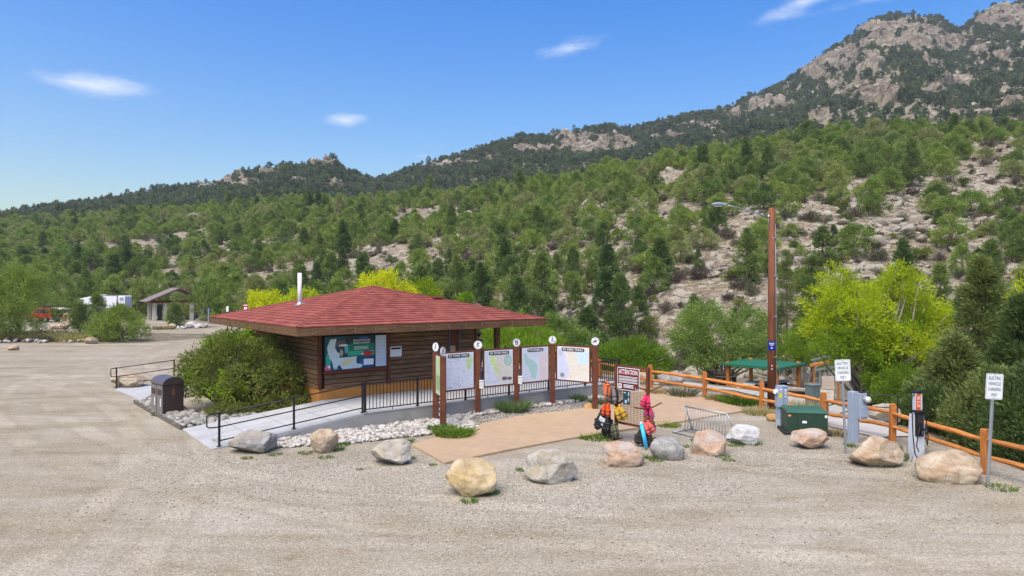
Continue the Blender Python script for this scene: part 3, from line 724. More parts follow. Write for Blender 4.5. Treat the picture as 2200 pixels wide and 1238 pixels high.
k = MB(); k.box((5.44, WT0 - .045, 1.98), (0.26, 0.008, 0.36)); k.build('notice', mat_plain('kraft_paper', (0.42, 0.28, 0.16)), door)
for s, t_ in ((7.7, 3.3), (8.03, 11.3)):
    k = MB(); k.box((s, t_, (PZ + EZ - .3) / 2), (0.2, 0.2, EZ - .3 - PZ)); k.build('porch_post', M['fascia'], hut, bevel=.01)
k = MB(); k.box((1.52, WT0 - .02, 0.78), (0.09, 0.05, 0.13)); k.build('outlet_box', M['galv'], hut)
# big visitor map on the front wall
vm = thing('visitor_map_board', 'large teal visitor map board under the eave of the hut', 'map board', bl(0.02, WT0 - 0.055, 1.53), BA)
W_, H_ = 1.94, 1.22
A = {}
for n_, c_ in dict(teal=(0.012, 0.075, 0.125), dteal=(0.02, 0.04, 0.055), green=(0.012, 0.19, 0.12), mint=(0.04, 0.40, 0.26), pale=(0.56, 0.68, 0.74), yellow=(0.70, 0.66, 0.36), rock=(0.12, 0.10, 0.10), red=(0.55, 0.03, 0.025), pink=(0.62, 0.12, 0.22), blue=(0.03, 0.10, 0.34), white=(0.78, 0.80, 0.84), aqua=(0.10, 0.45, 0.48), tan=(0.5, 0.38, 0.24)).items():
    A[n_] = mat_plain('print_' + n_, c_, 0.4, 0.08, 14)
k = MB(); k.box((W_ / 2, 0.02, H_ / 2), (W_, 0.04, H_)); k.build('board', A['teal'], vm)
art = MB(); ml = [A[x] for x in ('teal', 'dteal', 'green', 'mint', 'pale', 'yellow', 'rock', 'red', 'pink', 'blue', 'white', 'aqua', 'tan')]
ix = {x: i for i, x in enumerate(('teal', 'dteal', 'green', 'mint', 'pale', 'yellow', 'rock', 'red', 'pink', 'blue', 'white', 'aqua', 'tan'))}
def L(n): return -0.002 - 0.0012 * n
art.rect(0.78, 0.78, W_, H_, L(0), ix['dteal'])
art.flat([(0.85, 0.62), (W_, 0.62), (W_, 0.92), (0.98, 0.95), (0.86, 0.86)], L(1), ix['green'])
art.flat([(0.86, 0.50), (W_, 0.47), (W_, 0.66), (0.9, 0.66)], L(2), ix['mint'])
art.flat(blob(0.62, 0.95, 0.22, 0.13, 3), L(1), ix['rock']); art.flat(blob(0.72, 0.62, 0.15, 0.2, 4), L(1), ix['dteal']); art.flat(blob(0.82, 0.72, 0.07, 0.15, 5), L(2), ix['aqua'])
art.flat(blob(0.63, 0.62, 0.055, 0.13, 6), L(3), ix['tan']); art.flat(blob(0.70, 0.89, 0.2, 0.035, 7), L(3), ix['white'])
art.flat(blob(0.12, 0.38, 0.09, 0.3, 13), L(1), ix['mint']); art.flat(blob(0.42, 0.08, 0.07, 0.06, 13), L(2), ix['aqua'])
art.flat([(0.20, 1.12), (0.44, 1.14), (0.40, 0.98), (0.38, 0.82), (0.46, 0.66), (0.56, 0.60), (0.55, 0.44), (1.24, 0.46), (1.20, 0.34), (1.22, 0.20), (1.42, 0.16), (1.46, 0.08), (1.36, 0.03), (0.66, 0.02), (0.62, 0.10), (0.54, 0.2), (0.46, 0.1), (0.38, 0.04), (0.32, 0.08), (0.28, 0.28), (0.18, 0.45), (0.12, 0.62), (0.08, 0.82), (0.15, 1.0)], L(4), ix['pale'])
art.flat([(0.58, 0.18), (0.62, 0.30), (0.85, 0.36), (1.10, 0.40), (1.17, 0.36), (1.0, 0.22), (0.8, 0.14)], L(5), ix['yellow'])
art.stroke([(0.60, 0.28), (0.72, 0.16), (0.80, 0.22), (0.95, 0.3)], 0.012, L(6), ix['tan'])
art.flat([(1.40, 0.56), (1.48, 0.50), (1.72, 0.46), (1.90, 0.54), (1.92, 0.60), (1.74, 0.64), (1.5, 0.62)], L(4), ix['red']); art.flat(blob(1.62, 0.63, 0.12, 0.035, 12), L(5), ix['rock']); art.flat(blob(1.45, 0.54, 0.05, 0.03, 19), L(5), ix['white'])
art.flat(blob(1.62, 0.22, 0.30, 0.16, 8), L(1), ix['blue'])
art.rect(1.50, 0.12, 1.90, 0.34, L(4), ix['white'])
art.flat(blob(0.10, 0.10, 0.12, 0.10, 9), L(5), ix['pink']); art.flat(blob(0.16, 0.14, 0.05, 0.05, 10), L(6), ix['white']); art.flat(blob(0.07, 0.06, 0.03, 0.03, 11), L(6), ix['red'])
art.flat(blob(1.5, 1.13, 0.2, 0.05, 14), L(1), ix['blue'])
for i in range(3): art.rect(1.12, 0.80 - i * 0.045, 1.70 - 0.06 * (i % 2), 0.815 - i * 0.045, L(3), ix['white'])
art.build('printed_map', ml, vm)
lettering('ARKANSAS HEADWATERS', 0.085, A['white'], vm, (1.42, L(4), 1.04), 0.68); lettering('RECREATION AREA MAP', 0.085, A['white'], vm, (1.42, L(4), 0.95), 0.66)
fl_ = thing('flow_chart_board', 'tall white list of small print beside the teal visitor map', 'notice board', bl(1.985, WT0 - 0.055, 1.545), BA)
k = MB(); k.box((0.24, 0.02, 0.60), (0.48, 0.04, 1.20)); k.build('board', M['black_print'], fl_)
k = MB(); k.rect(0.02, 0.02, 0.46, 1.18, -0.002, 0)
for i in range(26):
    for c in range(4): k.rect(0.045 + c * 0.103, 1.10 - i * 0.041, 0.045 + c * 0.103 + 0.05 + 0.03 * ((i * 7 + c * 3) % 3), 1.112 - i * 0.041, -0.004, 1)
k.build('printed_list', [mat_plain('pale_blue_print', (0.58, 0.65, 0.76), 0.4, 0.04), mat_plain('grey_print', (0.30, 0.36, 0.46))], fl_)
ns = thing('wall_notice', 'small white notice with black header on the hut wall', 'sign', bl(2.62, WT0 - 0.05, 1.88), BA)
k = MB(); k.box((0.24, 0, 0.19), (0.48, 0.012, 0.38)); k.build('plate', M['white_paint'], ns)
k = MB(); k.rect(0.03, 0.27, 0.45, 0.35, -0.009)
for i in range(5):
    for c in range(6): k.rect(0.04 + c * 0.07, 0.22 - i * 0.045, 0.04 + c * 0.07 + 0.03 + 0.015 * ((i + c) % 3), 0.228 - i * 0.045, -0.009)
k.build('print', M['black_print'], ns)

# ------------------------------------------------------------------ raised walk, ramps
walk = thing('raised_walk', 'grey concrete walk and ramp wrapping the hut front', 'ramp', BO, BA)
RS = -4.62; PS1 = 11.85
k = MB(); k.add([(0, 0, PZ - .0), (PS1, 0, PZ), (PS1, 0, -.3), (0, 0, -.3), (PS1, 8.5, PZ), (0, 3.28, PZ), (PS1, 8.5, -.3), (6.58, 8.5, PZ), (6.58, 3.28, PZ)],
              [(0, 1, 4, 7, 8, 5), (0, 3, 2, 1), (1, 2, 6, 4)])
slab = k.build('slab', M['concrete'], walk)
k = MB(); k.prism([(0.0, -0.02), (0.0, 0.455), (PS1, 0.455), (PS1, -0.02)], (0, -0.004, 0), (1, 0, 0), (0, 0, 1), 0.0025); k.build('retaining_wall', M['concrete_wall'], walk)
k = MB(); k.box((PS1 / 2, 0.05, PZ + 0.004), (PS1 + .05, 0.16, 0.012)); k.build('wall_cap', M['concrete'], walk)
k = MB()
k.add([(RS, 0.02, 0.02), (0, 0.02, PZ), (0, 3.3, PZ), (RS, 3.5, 0.02), (RS, 0.02, -.2), (0, 0.02, -.2), (0, 3.3, -.2), (RS, 3.5, -.2)], [(0, 1, 2, 3), (0, 4, 5, 1), (3, 2, 6, 7), (0, 3, 7, 4)])
k.build('ramp', M['concrete'], walk)
k = MB(); k.add([(-3.3, 0.0, 0.05), (0.0, 0.0, PZ - .07), (0, 0.0, -.1), (-3.3, 0.0, -.1)], [(0, 3, 2, 1)]); k.build('ramp_wall', M['concrete_wall'], walk)
def rz_(s): return 0.02 + (PZ - .02) * (s - RS) / (0 - RS)
k = MB()
for s in (-3.4, -2.25, -1.1):
    k.add([(s, .03, rz_(s) + .003), (s + .014, .03, rz_(s + .014) + .003), (s + .014, 3.3, rz_(s + .014) + .003), (s, 3.3, rz_(s) + .003)], [(0, 1, 2, 3)])
k.add([(RS + .02, 1.72, rz_(RS + .02) + .004), (0, 1.72, PZ + .004), (0, 1.734, PZ + .004), (RS + .02, 1.734, rz_(RS + .02) + .004)], [(0, 1, 2, 3)])
for s in (0.02, 1.8, 3.6, 5.4, 7.2, 9.0): k.add([(s, .15, PZ + .003), (s + .014, .15, PZ + .003), (s + .014, 3.25, PZ + .003), (s, 3.25, PZ + .003)], [(0, 1, 2, 3)])
k.build('joint_line', M['joint'], walk)
# railings
def post(parent, s, t, z, h=0.98, w=0.062, cap=True):
    k = MB(); k.box((s, t, z + h / 2), (w, w, h)); k.box((s, t, z + .006), (w * 2.2, w * 2.2, .012))
    k.box((s, t, z + h + .008), (w * 1.2, w * 1.2, .016))
    return k.build('post', M['black_metal'], parent)
rail = thing('picket_railing', 'black picket railing along the raised walk behind the map boards', 'railing', BO, BA)
bal_me = None
def picket_run(p0, p1, z):
    global bal_me
    p0, p1 = Vector(p0), Vector(p1); d = p1 - p0; L_ = d.length; d.normalize()
    for nm, zz, hh in (('top_rail', 0.93, .036), ('bottom_rail', 0.10, .03)):
        k = MB(); k.beam(p0 + Vector((0, 0, z + zz)), p1 + Vector((0, 0, z + zz)), .044, hh); k.build(nm, M['black_metal'], rail)
    n = int(L_ / .118)
    for i in range(1, n):
        c = p0 + d * (L_ * i / n)
        if bal_me is None:
            k = MB(); k.box((0, 0, 0.515), (.018, .018, .83)); bal_me = k.mesh('baluster', M['black_metal'])
        obj_from('baluster', bal_me, rail, (c.x, c.y, z), (0, 0, 0))
ps = [0.06, 1.98, 3.93, 5.88, 7.83, 9.8, PS1 - .06]
for s in ps: post(rail, s, 0.08, PZ)
for a, b in zip(ps, ps[1:]): picket_run((a + .03, .08, 0), (b - .03, .08, 0), PZ)
ts = [0.08, 2.1, 4.1, 6.1, 8.1]
for t_ in ts[1:]: post(rail, PS1 - .06, t_, PZ)
for a, b in zip(ts, ts[1:]): picket_run((PS1 - .06, a + .03, 0), (PS1 - .06, b - .03, 0), PZ)
k = MB()
for a in ps[:-1]: k.cyl((a + .98, .08, PZ), (a + .98, .08, PZ + .1), .014, 6)
k.build('rail_foot', M['black_metal'], rail)
def ramp_rail(name, label, loc, rz, s_list, zf, t0, loop, hs=(0.93, 0.55, 0.16)):
    th = thing(name, label, 'handrail', loc, rz)
    for s in s_list: post(th, s, t0, zf(s), 0.95, .055)
    a, b = s_list[0], s_list[-1]
    for nm, h in (('top_rail', hs[0]), ('middle_rail', hs[1]), ('lower_rail', hs[2])):
        k = MB(); k.tube([(a, t0, zf(a) + h), (b, t0, zf(b) + h)], .019, 8); k.build(nm, M['black_metal'], th, smooth=True)
    k = MB(); pts = [(a, t0, zf(a) + hs[0])]
    for i in range(0, 7):
        an = R(90 + 90 * i / 6 ) ; pts.append((a - loop + .09 + .09 * math.cos(an), t0, zf(a) + hs[0] - .09 + .09 * math.sin(an)))
    for i in range(0, 7):
        an = R(180 + 90 * i / 6); pts.append((a - loop + .09 + .09 * math.cos(an), t0, zf(a) + hs[1] + .09 + .09 * math.sin(an)))
    pts.append((a, t0, zf(a) + hs[1])); k.tube(pts, .019, 8); k.build('end_loop', M['black_metal'], th, smooth=True)
    return th
ramp_rail('ramp_handrail', 'black pipe handrail with looped end along the front ramp', BO, BA, [-4.38, -2.25, -0.02], rz_, 0.10, 0.33)
# the second ramp, behind the shrub
bo2 = at(250, 836); 
ramp_rail('ramp_handrail', 'black pipe handrail with looped end behind the trash bin', bo2, BA, [0.0, 2.35], lambda s: 0.085 * s, 0.0, 0.22)
pad = MB(); pa = [at(246, 838), at(305, 862), at(345, 838), at(300, 822)]
c0 = pa[0]
pad.prism([((p - c0).x, (p - c0).y) for p in pa], (0, 0, .035), (1, 0, 0), (0, 1, 0), .1)
pad.build('ramp_pad', M['concrete'], None, loc=c0)
tag(bpy.data.objects['ramp_pad'], 'pale concrete pad at the foot of the rear ramp by the trash bin', 'pavement')

# ------------------------------------------------------------------ tan concrete path
def tan_path():
    root = thing('tan_path', 'tan concrete footpath curving from the lot past the map boards', 'footpath', (0, 0, 0))
    near = [at(*q) for q in ((955, 999), (1078, 973), (1216, 947), (1306, 932), (1451, 911), (1540, 895), (1612, 884))]
    farr = [at(*q) for q in ((884, 959), (952, 938), (1040, 912), (1133, 894), (1225, 884), (1290, 874), (1352, 858))]
    ends = [(at(1612, 884), at(1352, 858)), (at(1500, 853), at(1332, 846)), (at(1405, 831), at(1318, 832))]
    def slab_(n, quad):
        c = sum(quad, Vector()) / 4
        k = MB(); q = [(p - c) * 0.998 for p in quad]
        k.prism([(p.x, p.y) for p in q], (0, 0, .06), (1, 0, 0), (0, 1, 0), .12)
        k.build('slab', M['tan_concrete'], root, bevel=.008, loc=c)
    for i in range(len(near) - 1): slab_(i, [near[i], near[i + 1], farr[i + 1], farr[i]])
    for (a, b), (c, d) in zip(ends, ends[1:]): slab_(9, [a, c, d, b])
tan_path()

# ------------------------------------------------------------------ map kiosk: posts with boards between them
KP = [Vector((-2.582, 23.1, 0)), Vector((-2.22, 22.0, 0)), Vector((-1.204, 24.2, 0)), Vector((0.171, 25.2, 0)), Vector((1.553, 26.2, 0)), Vector((3.06, 25.15, 0))]
KH = [2.33, 2.28, 2.31, 2.31, 2.34, 2.36]
pname = ['cyclist', 'hiker edge-on', 'runner', 'walking pair', 'dog walker', 'horse rider']
B_, Wt = M['black_print'], M['white_paint']
pk = {}
def pict(i, r):
    k = MB(); y = -0.008; s = r
    def H(x, z, q=.13): k.flat(ell(x * s, z * s, q * s, q * s, 10), y)
    def S(p, w=.14): k.stroke([(a * s, b * s) for a, b in p], w * s, y)
    if i == 2:
        H(.05, .6); S([(.02, .45), (-.08, .05)], .2); S([(-.08, .05), (.22, -.15), (.12, -.5)]); S([(-.08, .05), (-.2, -.3), (-.5, -.5)]); S([(0, .4), (.28, .25), (.42, .4)], .1); S([(0, .4), (-.3, .3), (-.4, .08)], .1)
    elif i == 3:
        for dx in (-.22, .2):
            H(dx, .6, .11); S([(dx, .45), (dx, 0)], .22); S([(dx - .05, 0), (dx - .1, -.55)], .1); S([(dx + .05, 0), (dx + .12, -.55)], .1); S([(dx - .1, .4), (dx - .2, .05)], .08)
        S([(-.38, .4), (-.38, .1)], .14); S([(.42, .2), (.36, -.55)], .04)
    elif i == 4:
        H(-.05, .62, .12); S([(-.08, .45), (-.1, 0)], .2); S([(-.1, 0), (.08, -.55)], .12); S([(-.1, 0), (-.3, -.55)], .12); S([(-.05, .4), (.2, .1)], .08); S([(.2, .1), (.42, -.28)], .03)
        S([(.3, -.36), (.55, -.33)], .14); S([(.55, -.33), (.62, -.2)], .1); S([(.32, -.4), (.3, -.55)], .05); S([(.52, -.4), (.52, -.55)], .05)
    elif i == 5:
        S([(-.42, 0), (.25, .02)], .26); S([(.22, .05), (.5, .38)], .16); S([(.48, .38), (.66, .26)], .12)
        for lx in (-.42, -.28, .14, .28): S([(lx, -.05), (lx + .03, -.5)], .07)
        H(-.02, .62, .11); S([(-.02, .48), (-.04, .15)], .17); S([(-.02, .4), (.22, .25)], .07); S([(-.04, .12), (.06, -.15)], .1); S([(-.5, .06), (-.6, -.25)], .07)
    else:
        H(.1, .6); S([(.05, .45), (-.15, .1)], .2); S([(-.15, .1), (.1, -.1), (.0, -.5)]); S([(.05, .4), (.35, .2)], .1); S([(-.15, .1), (-.3, -.5)], .12); S([(.38, .3), (.4, -.5)], .05)
    return k
def kpost(i):
    p, h = KP[i], KH[i]
    th = thing('kiosk_post', ['', '', '', '', '', ''][i] or f'rust brown square post topped by a round white {pname[i]} disc', 'post', p, 0.0)
    k = MB(); k.box((0, 0, h / 2 - .15), (0.19, 0.19, h + .3)); k.box((0, 0, h + .006), (0.2, 0.2, .012)); k.build('post_shaft', M['rust_steel'], th, bevel=.012)
    r = 0.155
    rot = {0: R(-42), 1: R(64), 2: 0, 3: R(24), 4: R(6), 5: R(-8)}[i]
    k = MB(); k.prism(ell(0, 0, r, r, 28), (0, -.006, 0), (1, 0, 0), (0, 0, 1), 0.012)
    d = k.build('disc', Wt, th, loc=(0, -.04, h + r + .02), rz=rot)
    k = MB(); 
    a, b = ell(0, 0, r * .98, r * .98, 28), ell(0, 0, r * .9, r * .9, 28)
    for j in range(28): k.add([(a[j][0], -.0075, a[j][1]), (a[(j + 1) % 28][0], -.0075, a[(j + 1) % 28][1]), (b[(j + 1) % 28][0], -.0075, b[(j + 1) % 28][1]), (b[j][0], -.0075, b[j][1])], [(0, 1, 2, 3)])
    k.build('disc_rim', mat_plain('grey_rim', (0.2, 0.2, 0.22)), d)
    pict(i, r).build('pictogram', B_, d)
    k = MB(); k.cyl((0, -.04, h - .02), (0, -.04, h + .06), .012, 6); k.build('disc_stem', M['galv'], th)
    return th
for i in range(6): kpost(i)
mp = {n_: mat_plain('map_' + n_, c_, 0.4, 0.05, 8) for n_, c_ in dict(ice=(0.62, 0.66, 0.76), green=(0.50, 0.66, 0.36), lime=(0.58, 0.70, 0.30), grey=(0.20, 0.22, 0.26), teal=(0.38, 0.60, 0.56), pink=(0.70, 0.60, 0.62), cream=(0.66, 0.62, 0.55), lav=(0.52, 0.56, 0.72), sky=(0.52, 0.66, 0.80), dark=(0.10, 0.10, 0.14), field=(0.28, 0.46, 0.22), lg=(0.45, 0.47, 0.52)).items()}
mpl = list(mp.values()); mx = {n_: i for i, n_ in enumerate(mp)}
def board(i, j, w, zb, zt, title, label, draw, fw=0.05, ctr=0.5):
    a, b = KP[i], KP[j]; d = (b - a); L_ = d.length; ang = math.atan2(d.y, d.x)
    th = thing('map_board', label, 'map board', a, ang)
    x0 = L_ * ctr - w / 2
    k = MB()
    for z in (zt + .03, zb - .03): k.box((L_ / 2, 0, z), (L_ - .19, .05, .06))
    for x in (x0 - .03, x0 + w + .03): k.box((x, 0.001, (zt + zb) / 2), (.056, .048, zt - zb))
    k.build('frame', M['rust_steel'], th, bevel=.004)
    k = MB(); k.box((x0 + w / 2, -.022, (zb + zt) / 2), (w, .012, zt - zb)); sheet = k.build('sheet', M['white_print'], th)
    k = MB(); draw(k, x0, zb, w, zt - zb); k.build('printed_map', mpl, th)
    if title:
        k = MB(); cx = x0 + w / 2; tw = w * (0.36 if len(title) > 9 else 0.31)
        k.flat(rrect(cx - tw, zt - .165, cx + tw, zt - .035, .06), -.034); k.build('title_plate', B_, th)
        lettering(title, 0.115, M['white_paint'], th, (cx, -.036, zt - .10), tw * 1.75)
    return th
Y0 = -.0285
def yl(n): return Y0 - .0006 * n
def lines(k, x0, z0, w, h, seed, n, col='lg', y=3):
    rg = random.Random(seed)
    for _ in range(n * 5):
        x, z = rg.uniform(.03, .8), rg.uniform(.04, .84); l = rg.uniform(.03, .12)
        k.rect(x0 + x * w, z0 + z * h, x0 + min(.97, x + l) * w, z0 + z * h + .007, yl(y), mx[col])
def d_town(k, x, z, w, h):
    k.rect(x + .02, z + .02, x + w - .02, z + h - .02, yl(0), mx['ice']); lines(k, x, z, w, h, 21, 4, 'dark', 4); k.flat(blob(x + .86 * w, z + .72 * h, .11 * w, .2 * h, 2), yl(1), mx['green'])
    for p in ([(.5, .02), (.48, .85)], [(.02, .55), (.95, .58)], [(.25, .45), (.45, .85)], [(.02, .08), (.4, .03)], [(.65, .02), (.62, .3), (.95, .45)], [(.85, .3), (.95, .02)], [(.6, .7), (.62, .4)]):
        k.stroke([(x + a * w, z + b * h) for a, b in p], .008, yl(2), mx['lg'])
    lines(k, x, z, w, h, 1, 12)
def d_park(k, x, z, w, h):
    k.rect(x + .02, z + .02, x + w - .02, z + h - .02, yl(0), mx['ice']); k.flat([(x + a * w, z + b * h) for a, b in ((.45, .1), (.97, .02), (.97, .8), (.6, .9), (.4, .7))], yl(1), mx['cream'])
    k.flat([(x + a * w, z + b * h) for a, b in ((.22, .85), (.36, .86), (.42, .6), (.5, .4), (.46, .28), (.36, .36), (.3, .55), (.18, .7))], yl(2), mx['lime'])
    k.flat(ell(x + .82 * w, z + .68 * h, .13 * w, .15 * h, 20), yl(2), mx['grey']); k.flat(ell(x + .82 * w, z + .68 * h, .118 * w, .138 * h, 20), yl(3), mx['teal'])
    k.rect(x + .62 * w, z + .12 * h, x + .78 * w, z + .22 * h, yl(2), mx['dark']); k.rect(x + .8 * w, z + .12 * h, x + .96 * w, z + .2 * h, yl(2), mx['dark'])
    for p in ([(.05, .6), (.3, .58)], [(.1, .75), (.12, .3), (.3, .1)], [(.02, .4), (.4, .3)], [(.42, .85), (.52, .4), (.5, .1)]): k.stroke([(x + a * w, z + b * h) for a, b in p], .008, yl(3), mx['lg'])
    lines(k, x, z, w, h, 22, 9); lines(k, x, z, w, h, 23, 3, 'dark', 4)
def d_four(k, x, z, w, h):
    k.rect(x + .02, z + .02, x + w - .02, z + h - .02, yl(0), mx['ice']); k.rect(x + .66 * w, z + .02, x + .98 * w, z + .8 * h, yl(1), mx['pink'])
    k.flat([(x + a * w, z + b * h) for a, b in ((.06, .82), (.16, .84), (.24, .7), (.45, .6), (.58, .45), (.56, .25), (.5, .06), (.36, .1), (.3, .3), (.2, .45), (.1, .6))], yl(2), mx['teal'])
    for i in range(16): k.rect(x + .7 * w, z + (.72 - i * .042) * h, x + (.8 + .13 * ((i * 5) % 3) / 2) * w, z + (.728 - i * .042) * h, yl(3), mx['cream' if i % 2 else 'lav'])
    lines(k, x, z, w * .6, h, 3, 10)
def d_area(k, x, z, w, h):
    k.rect(x + .02, z + .02, x + w - .02, z + h - .02, yl(0), mx['cream']); k.flat([(x + a * w, z + b * h) for a, b in ((.02, .02), (.3, .02), (.38, .3), (.28, .6), (.2, .96), (.02, .96))], yl(1), mx['lav'])
    k.rect(x + .64 * w, z + .5 * h, x + .97 * w, z + .88 * h, yl(2), mx['sky']); k.flat(ell(x + .16 * w, z + .14 * h, .07 * w, .07 * h, 12), yl(2), mx['grey'])
    k.flat(blob(x + .1 * w, z + .8 * h, .07 * w, .1 * h, 5), yl(2), mx['lg']); lines(k, x, z, w, h, 4, 10)
def d_green(k, x, z, w, h):
    k.rect(x + .02, z + .02, x + w - .02, z + h - .02, yl(0), mx['green']); k.rect(x + .06, z + .1 * h, x + w - .06, z + .5 * h, yl(1), mx['field'])
    lines(k, x, z, w, h, 6, 12, 'cream')
board(0, 1, 0.84, 0.98, 2.24, '', 'narrow green map board seen nearly edge-on between the nearest two posts', d_green)
board(0, 2, 1.26, 1.0, 2.25, 'BV TOWN TRAILS', 'white map board with town trails heading, next to the runner disc', d_town, ctr=0.52)
board(2, 3, 1.24, 1.0, 2.25, 'BV RIVER PARK', 'white map board with river park heading and lime green area', d_park, ctr=0.52)
board(3, 4, 1.24, 1.0, 2.27, 'FOURMILE', 'white map board with short heading and teal area', d_four, ctr=0.5)
board(4, 5, 1.36, 1.03, 2.28, 'BV AREA TRAILS', 'white map board with area trails heading, beside the horse rider disc', d_area, ctr=0.5)
for i, lb in ((2, 'white leaflet box fixed low on the runner post'), (3, 'white leaflet box fixed low on the walking pair post')):
    th = thing('leaflet_box', lb, 'leaflet box', KP[i] + Vector((.13, -.12, 0.92 + .02 * i)))
    k = MB(); k.box((0, 0, .13), (.15, .1, .26)); k.build('case', M['white_paint'], th, bevel=.012)
    k = MB(); k.box((0, -.012, .275), (.165, .135, .022)); k.build('lid', M['white_paint'], th, bevel=.006)
    k = MB(); k.box((0, -.052, .12), (.11, .004, .12)); k.build('label', mp['cream'], th)
th = thing('post_notice', 'small white picture notice low on the cyclist post', 'sign', KP[0] + Vector((.16, -.03, .2)))
k = MB(); k.box((0, 0, .12), (.1, .012, .26)); k.build('plate', M['white_paint'], th); k = MB(); k.flat(blob(0, .13, .035, .09, 3), -.009); k.build('print', M['black_print'], th)
# ------------------------------------------------------------------ split rail fence
fence = thing('split_rail_fence', 'orange cedar split rail fence along the lot edge', 'fence', (FENCE[2][0], FENCE[2][1], 0))
f0 = Vector((FENCE[2][0], FENCE[2][1], 0))
fx = [(1.9, 37.0), (4.3, 33.4)] + FENCE + [(13.2, 9.9)]
fpost_me = None
rf = random.Random(8)
for i, (x, y) in enumerate(fx):
    z = 0.0 if i > 1 else tz(x, y)
    if fpost_me is None:
        k = MB(); k.box((0, 0, 0.42), (0.17, 0.15, 1.25)); k.prism([(-.085, 0), (.085, 0), (.06, .05), (-.06, .05)], (0, .075, 1.045), (1, 0, 0), (0, 0, 1), -.15)
        fpost_me = k.mesh('fence_post', M['cedar_post'])
    o = obj_from('post', fpost_me, fence, Vector((x, y, z)) - f0, (R(rf.uniform(-1.2, 1.2)), R(rf.uniform(-1.2, 1.2)), rf.uniform(-.4, .4)))
    b = o.modifiers.new('bevel', 'BEVEL'); b.width = .018; b.segments = 2
for (a, b) in zip(fx, fx[1:]):
    za, zb = (0 if a in FENCE or a[1] < 12 else tz(*a)), (0 if b in FENCE or b[1] < 12 else tz(*b))
    for h in (0.82, 0.42):
        p0 = Vector((a[0], a[1], za + h + rf.uniform(-.02, .02))) ; p1 = Vector((b[0], b[1], zb + h + rf.uniform(-.02, .02)))
        n = 7; k = MB(); d = p1 - p0; L_ = d.length
        pts, rr = [], []
        for j in range(n + 1):
            f = j / n; e = min(f, 1 - f)
            pts.append((f * L_ - L_ / 2, rf.uniform(-.012, .012), rf.uniform(-.014, .014))); rr.append(.066 * (0.62 + 0.38 * min(1, e * 6)) * rf.uniform(.93, 1.06))
        k.tube(pts, rr, 7)
        o = k.build('rail', M['cedar'], fence)
        o.location = (p0 + p1) / 2 - f0
        o.rotation_euler = d.to_track_quat('X', 'Z').to_euler()
# ------------------------------------------------------------------ lamp pole
pp = pt(1658, 25.35); pp.z = -.05
pole = thing('lamp_pole', 'tall rust brown wooden pole with a street lamp arm', 'street lamp', pp)
k = MB(); k.tube([(0, 0, -.3), (0, 0, 3.5), (0.012, 0, 7.52)], [.158, .142, .118], 18); k.build('pole', M['pole'], pole, smooth=True)
k = MB(); k.tube([(.165, -.02, 0), (.15, -.02, 3.6), (.128, -.02, 6.9)], .024, 8); k.build('conduit', M['galv'], pole, smooth=True)
k = MB()
for z in (.5, 2, 3.5, 5, 6.4): k.box((.06, -.03, z), (.22 - .008 * z, .24 - .008 * z, .03))
k.build('strap', M['galv'], pole)
arm = MB(); arm.tube([(-.1, -.02, 7.16), (-.5, -.12, 7.27), (-1.0, -.25, 7.41), (-1.5, -.4, 7.52), (-1.8, -.5, 7.56)], [.026, .024, .022, .021, .02], 8); arm.tube([(-.11, 0, 6.85), (-.115, 0, 7.28)], .03, 6)
arm = arm.build('lamp_arm', M['galv'], pole, smooth=True)
k = MB(); pf = [(-.0, .02), (.12, .07), (.34, .085), (.5, .06), (.62, .0), (.56, -.03), (.1, -.035)]
k.prism([(-x, y) for x, y in pf][::-1], (-1.78, -.60, 7.57), (1, 0, -.04), (0, 0, 1), .2); hd = k.build('lamp_head', M['galv'], pole, bevel=.025, seg=3)
k = MB(); k.box((-2.15, -.5, 7.525), (.3, .14, .02)); k.build('lens', mat_plain('lamp_lens', (.6, .6, .58), .2), hd)
k = MB(); k.box((-.06, -.155, 2.42), (.29, .01, .34)); sg = k.build('blue_plate', mat_plain('sign_blue', (0.01, 0.025, 0.22), .4), pole, bevel=.004)
k = MB(); k.flat([(-.06, 2.30), (-.02, 2.36), (-.1, 2.36)], -.164); k.rect(-.16, 2.50, .04, 2.52, -.164); k.rect(-.14, 2.46, .02, 2.475, -.164); k.rect(-.12, 2.425, .0, 2.44, -.164); k.build('print', M['white_print'], sg)
k = MB()
for z in (1.56, 1.68): k.box((-.05, -.156, z), (.035, .01, .045))
k.build('reflector', M['white_print'], pole)
# ------------------------------------------------------------------ electrical things
M['pad_blue'] = mat_plain('blue_grey_paint', (0.30, 0.35, 0.43), .55, .06, 4, dirt=((.22, .22, .2), .3))
c = at(1680, 919)
e1 = thing('power_pedestal', 'blue grey power pedestal with stickers in front of the lamp pole', 'utility box', c, R(8))
k = MB(); k.box((0, 0, .64), (.29, .24, 1.38)); k.build('cabinet', M['pad_blue'], e1, bevel=.01)
k = MB(); k.box((-.14, -.08, 1.0), (.17, .22, .62)); k.build('meter_box', M['pad_blue'], e1, bevel=.012)
k = MB(); k.box((0, 0, 1.34), (.31, .28, .03)); k.build('cap', M['pad_blue'], e1, bevel=.006)
k = MB(); k.box((0, -.002, .12), (.294, .246, .3)); k.build('skirt', mat_plain('pale_grey', (.42, .45, .48)), e1)
k = MB(); k.flat(rrect(-.21, .98, -.1, 1.14, .02), -.193); k.build('sticker', mat_plain('sticker_yellow', (.6, .55, .05)), e1)
k = MB(); k.flat(ell(.05, 1.22, .035, .035, 12), -.123); k.flat(ell(.05, 1.12, .03, .03, 12), -.123); k.rect(.02, 1.0, .08, 1.04, -.123); k.rect(-.19, 1.23, -.1, 1.27, -.193); k.build('sticker', M['white_print'], e1)
k = MB(); k.cyl((-.23, -.08, 1.18), (-.30, -.1, 1.18), .075, 14); k.build('meter', M['white_print'], e1, smooth=False)
c = at(1838, 951)
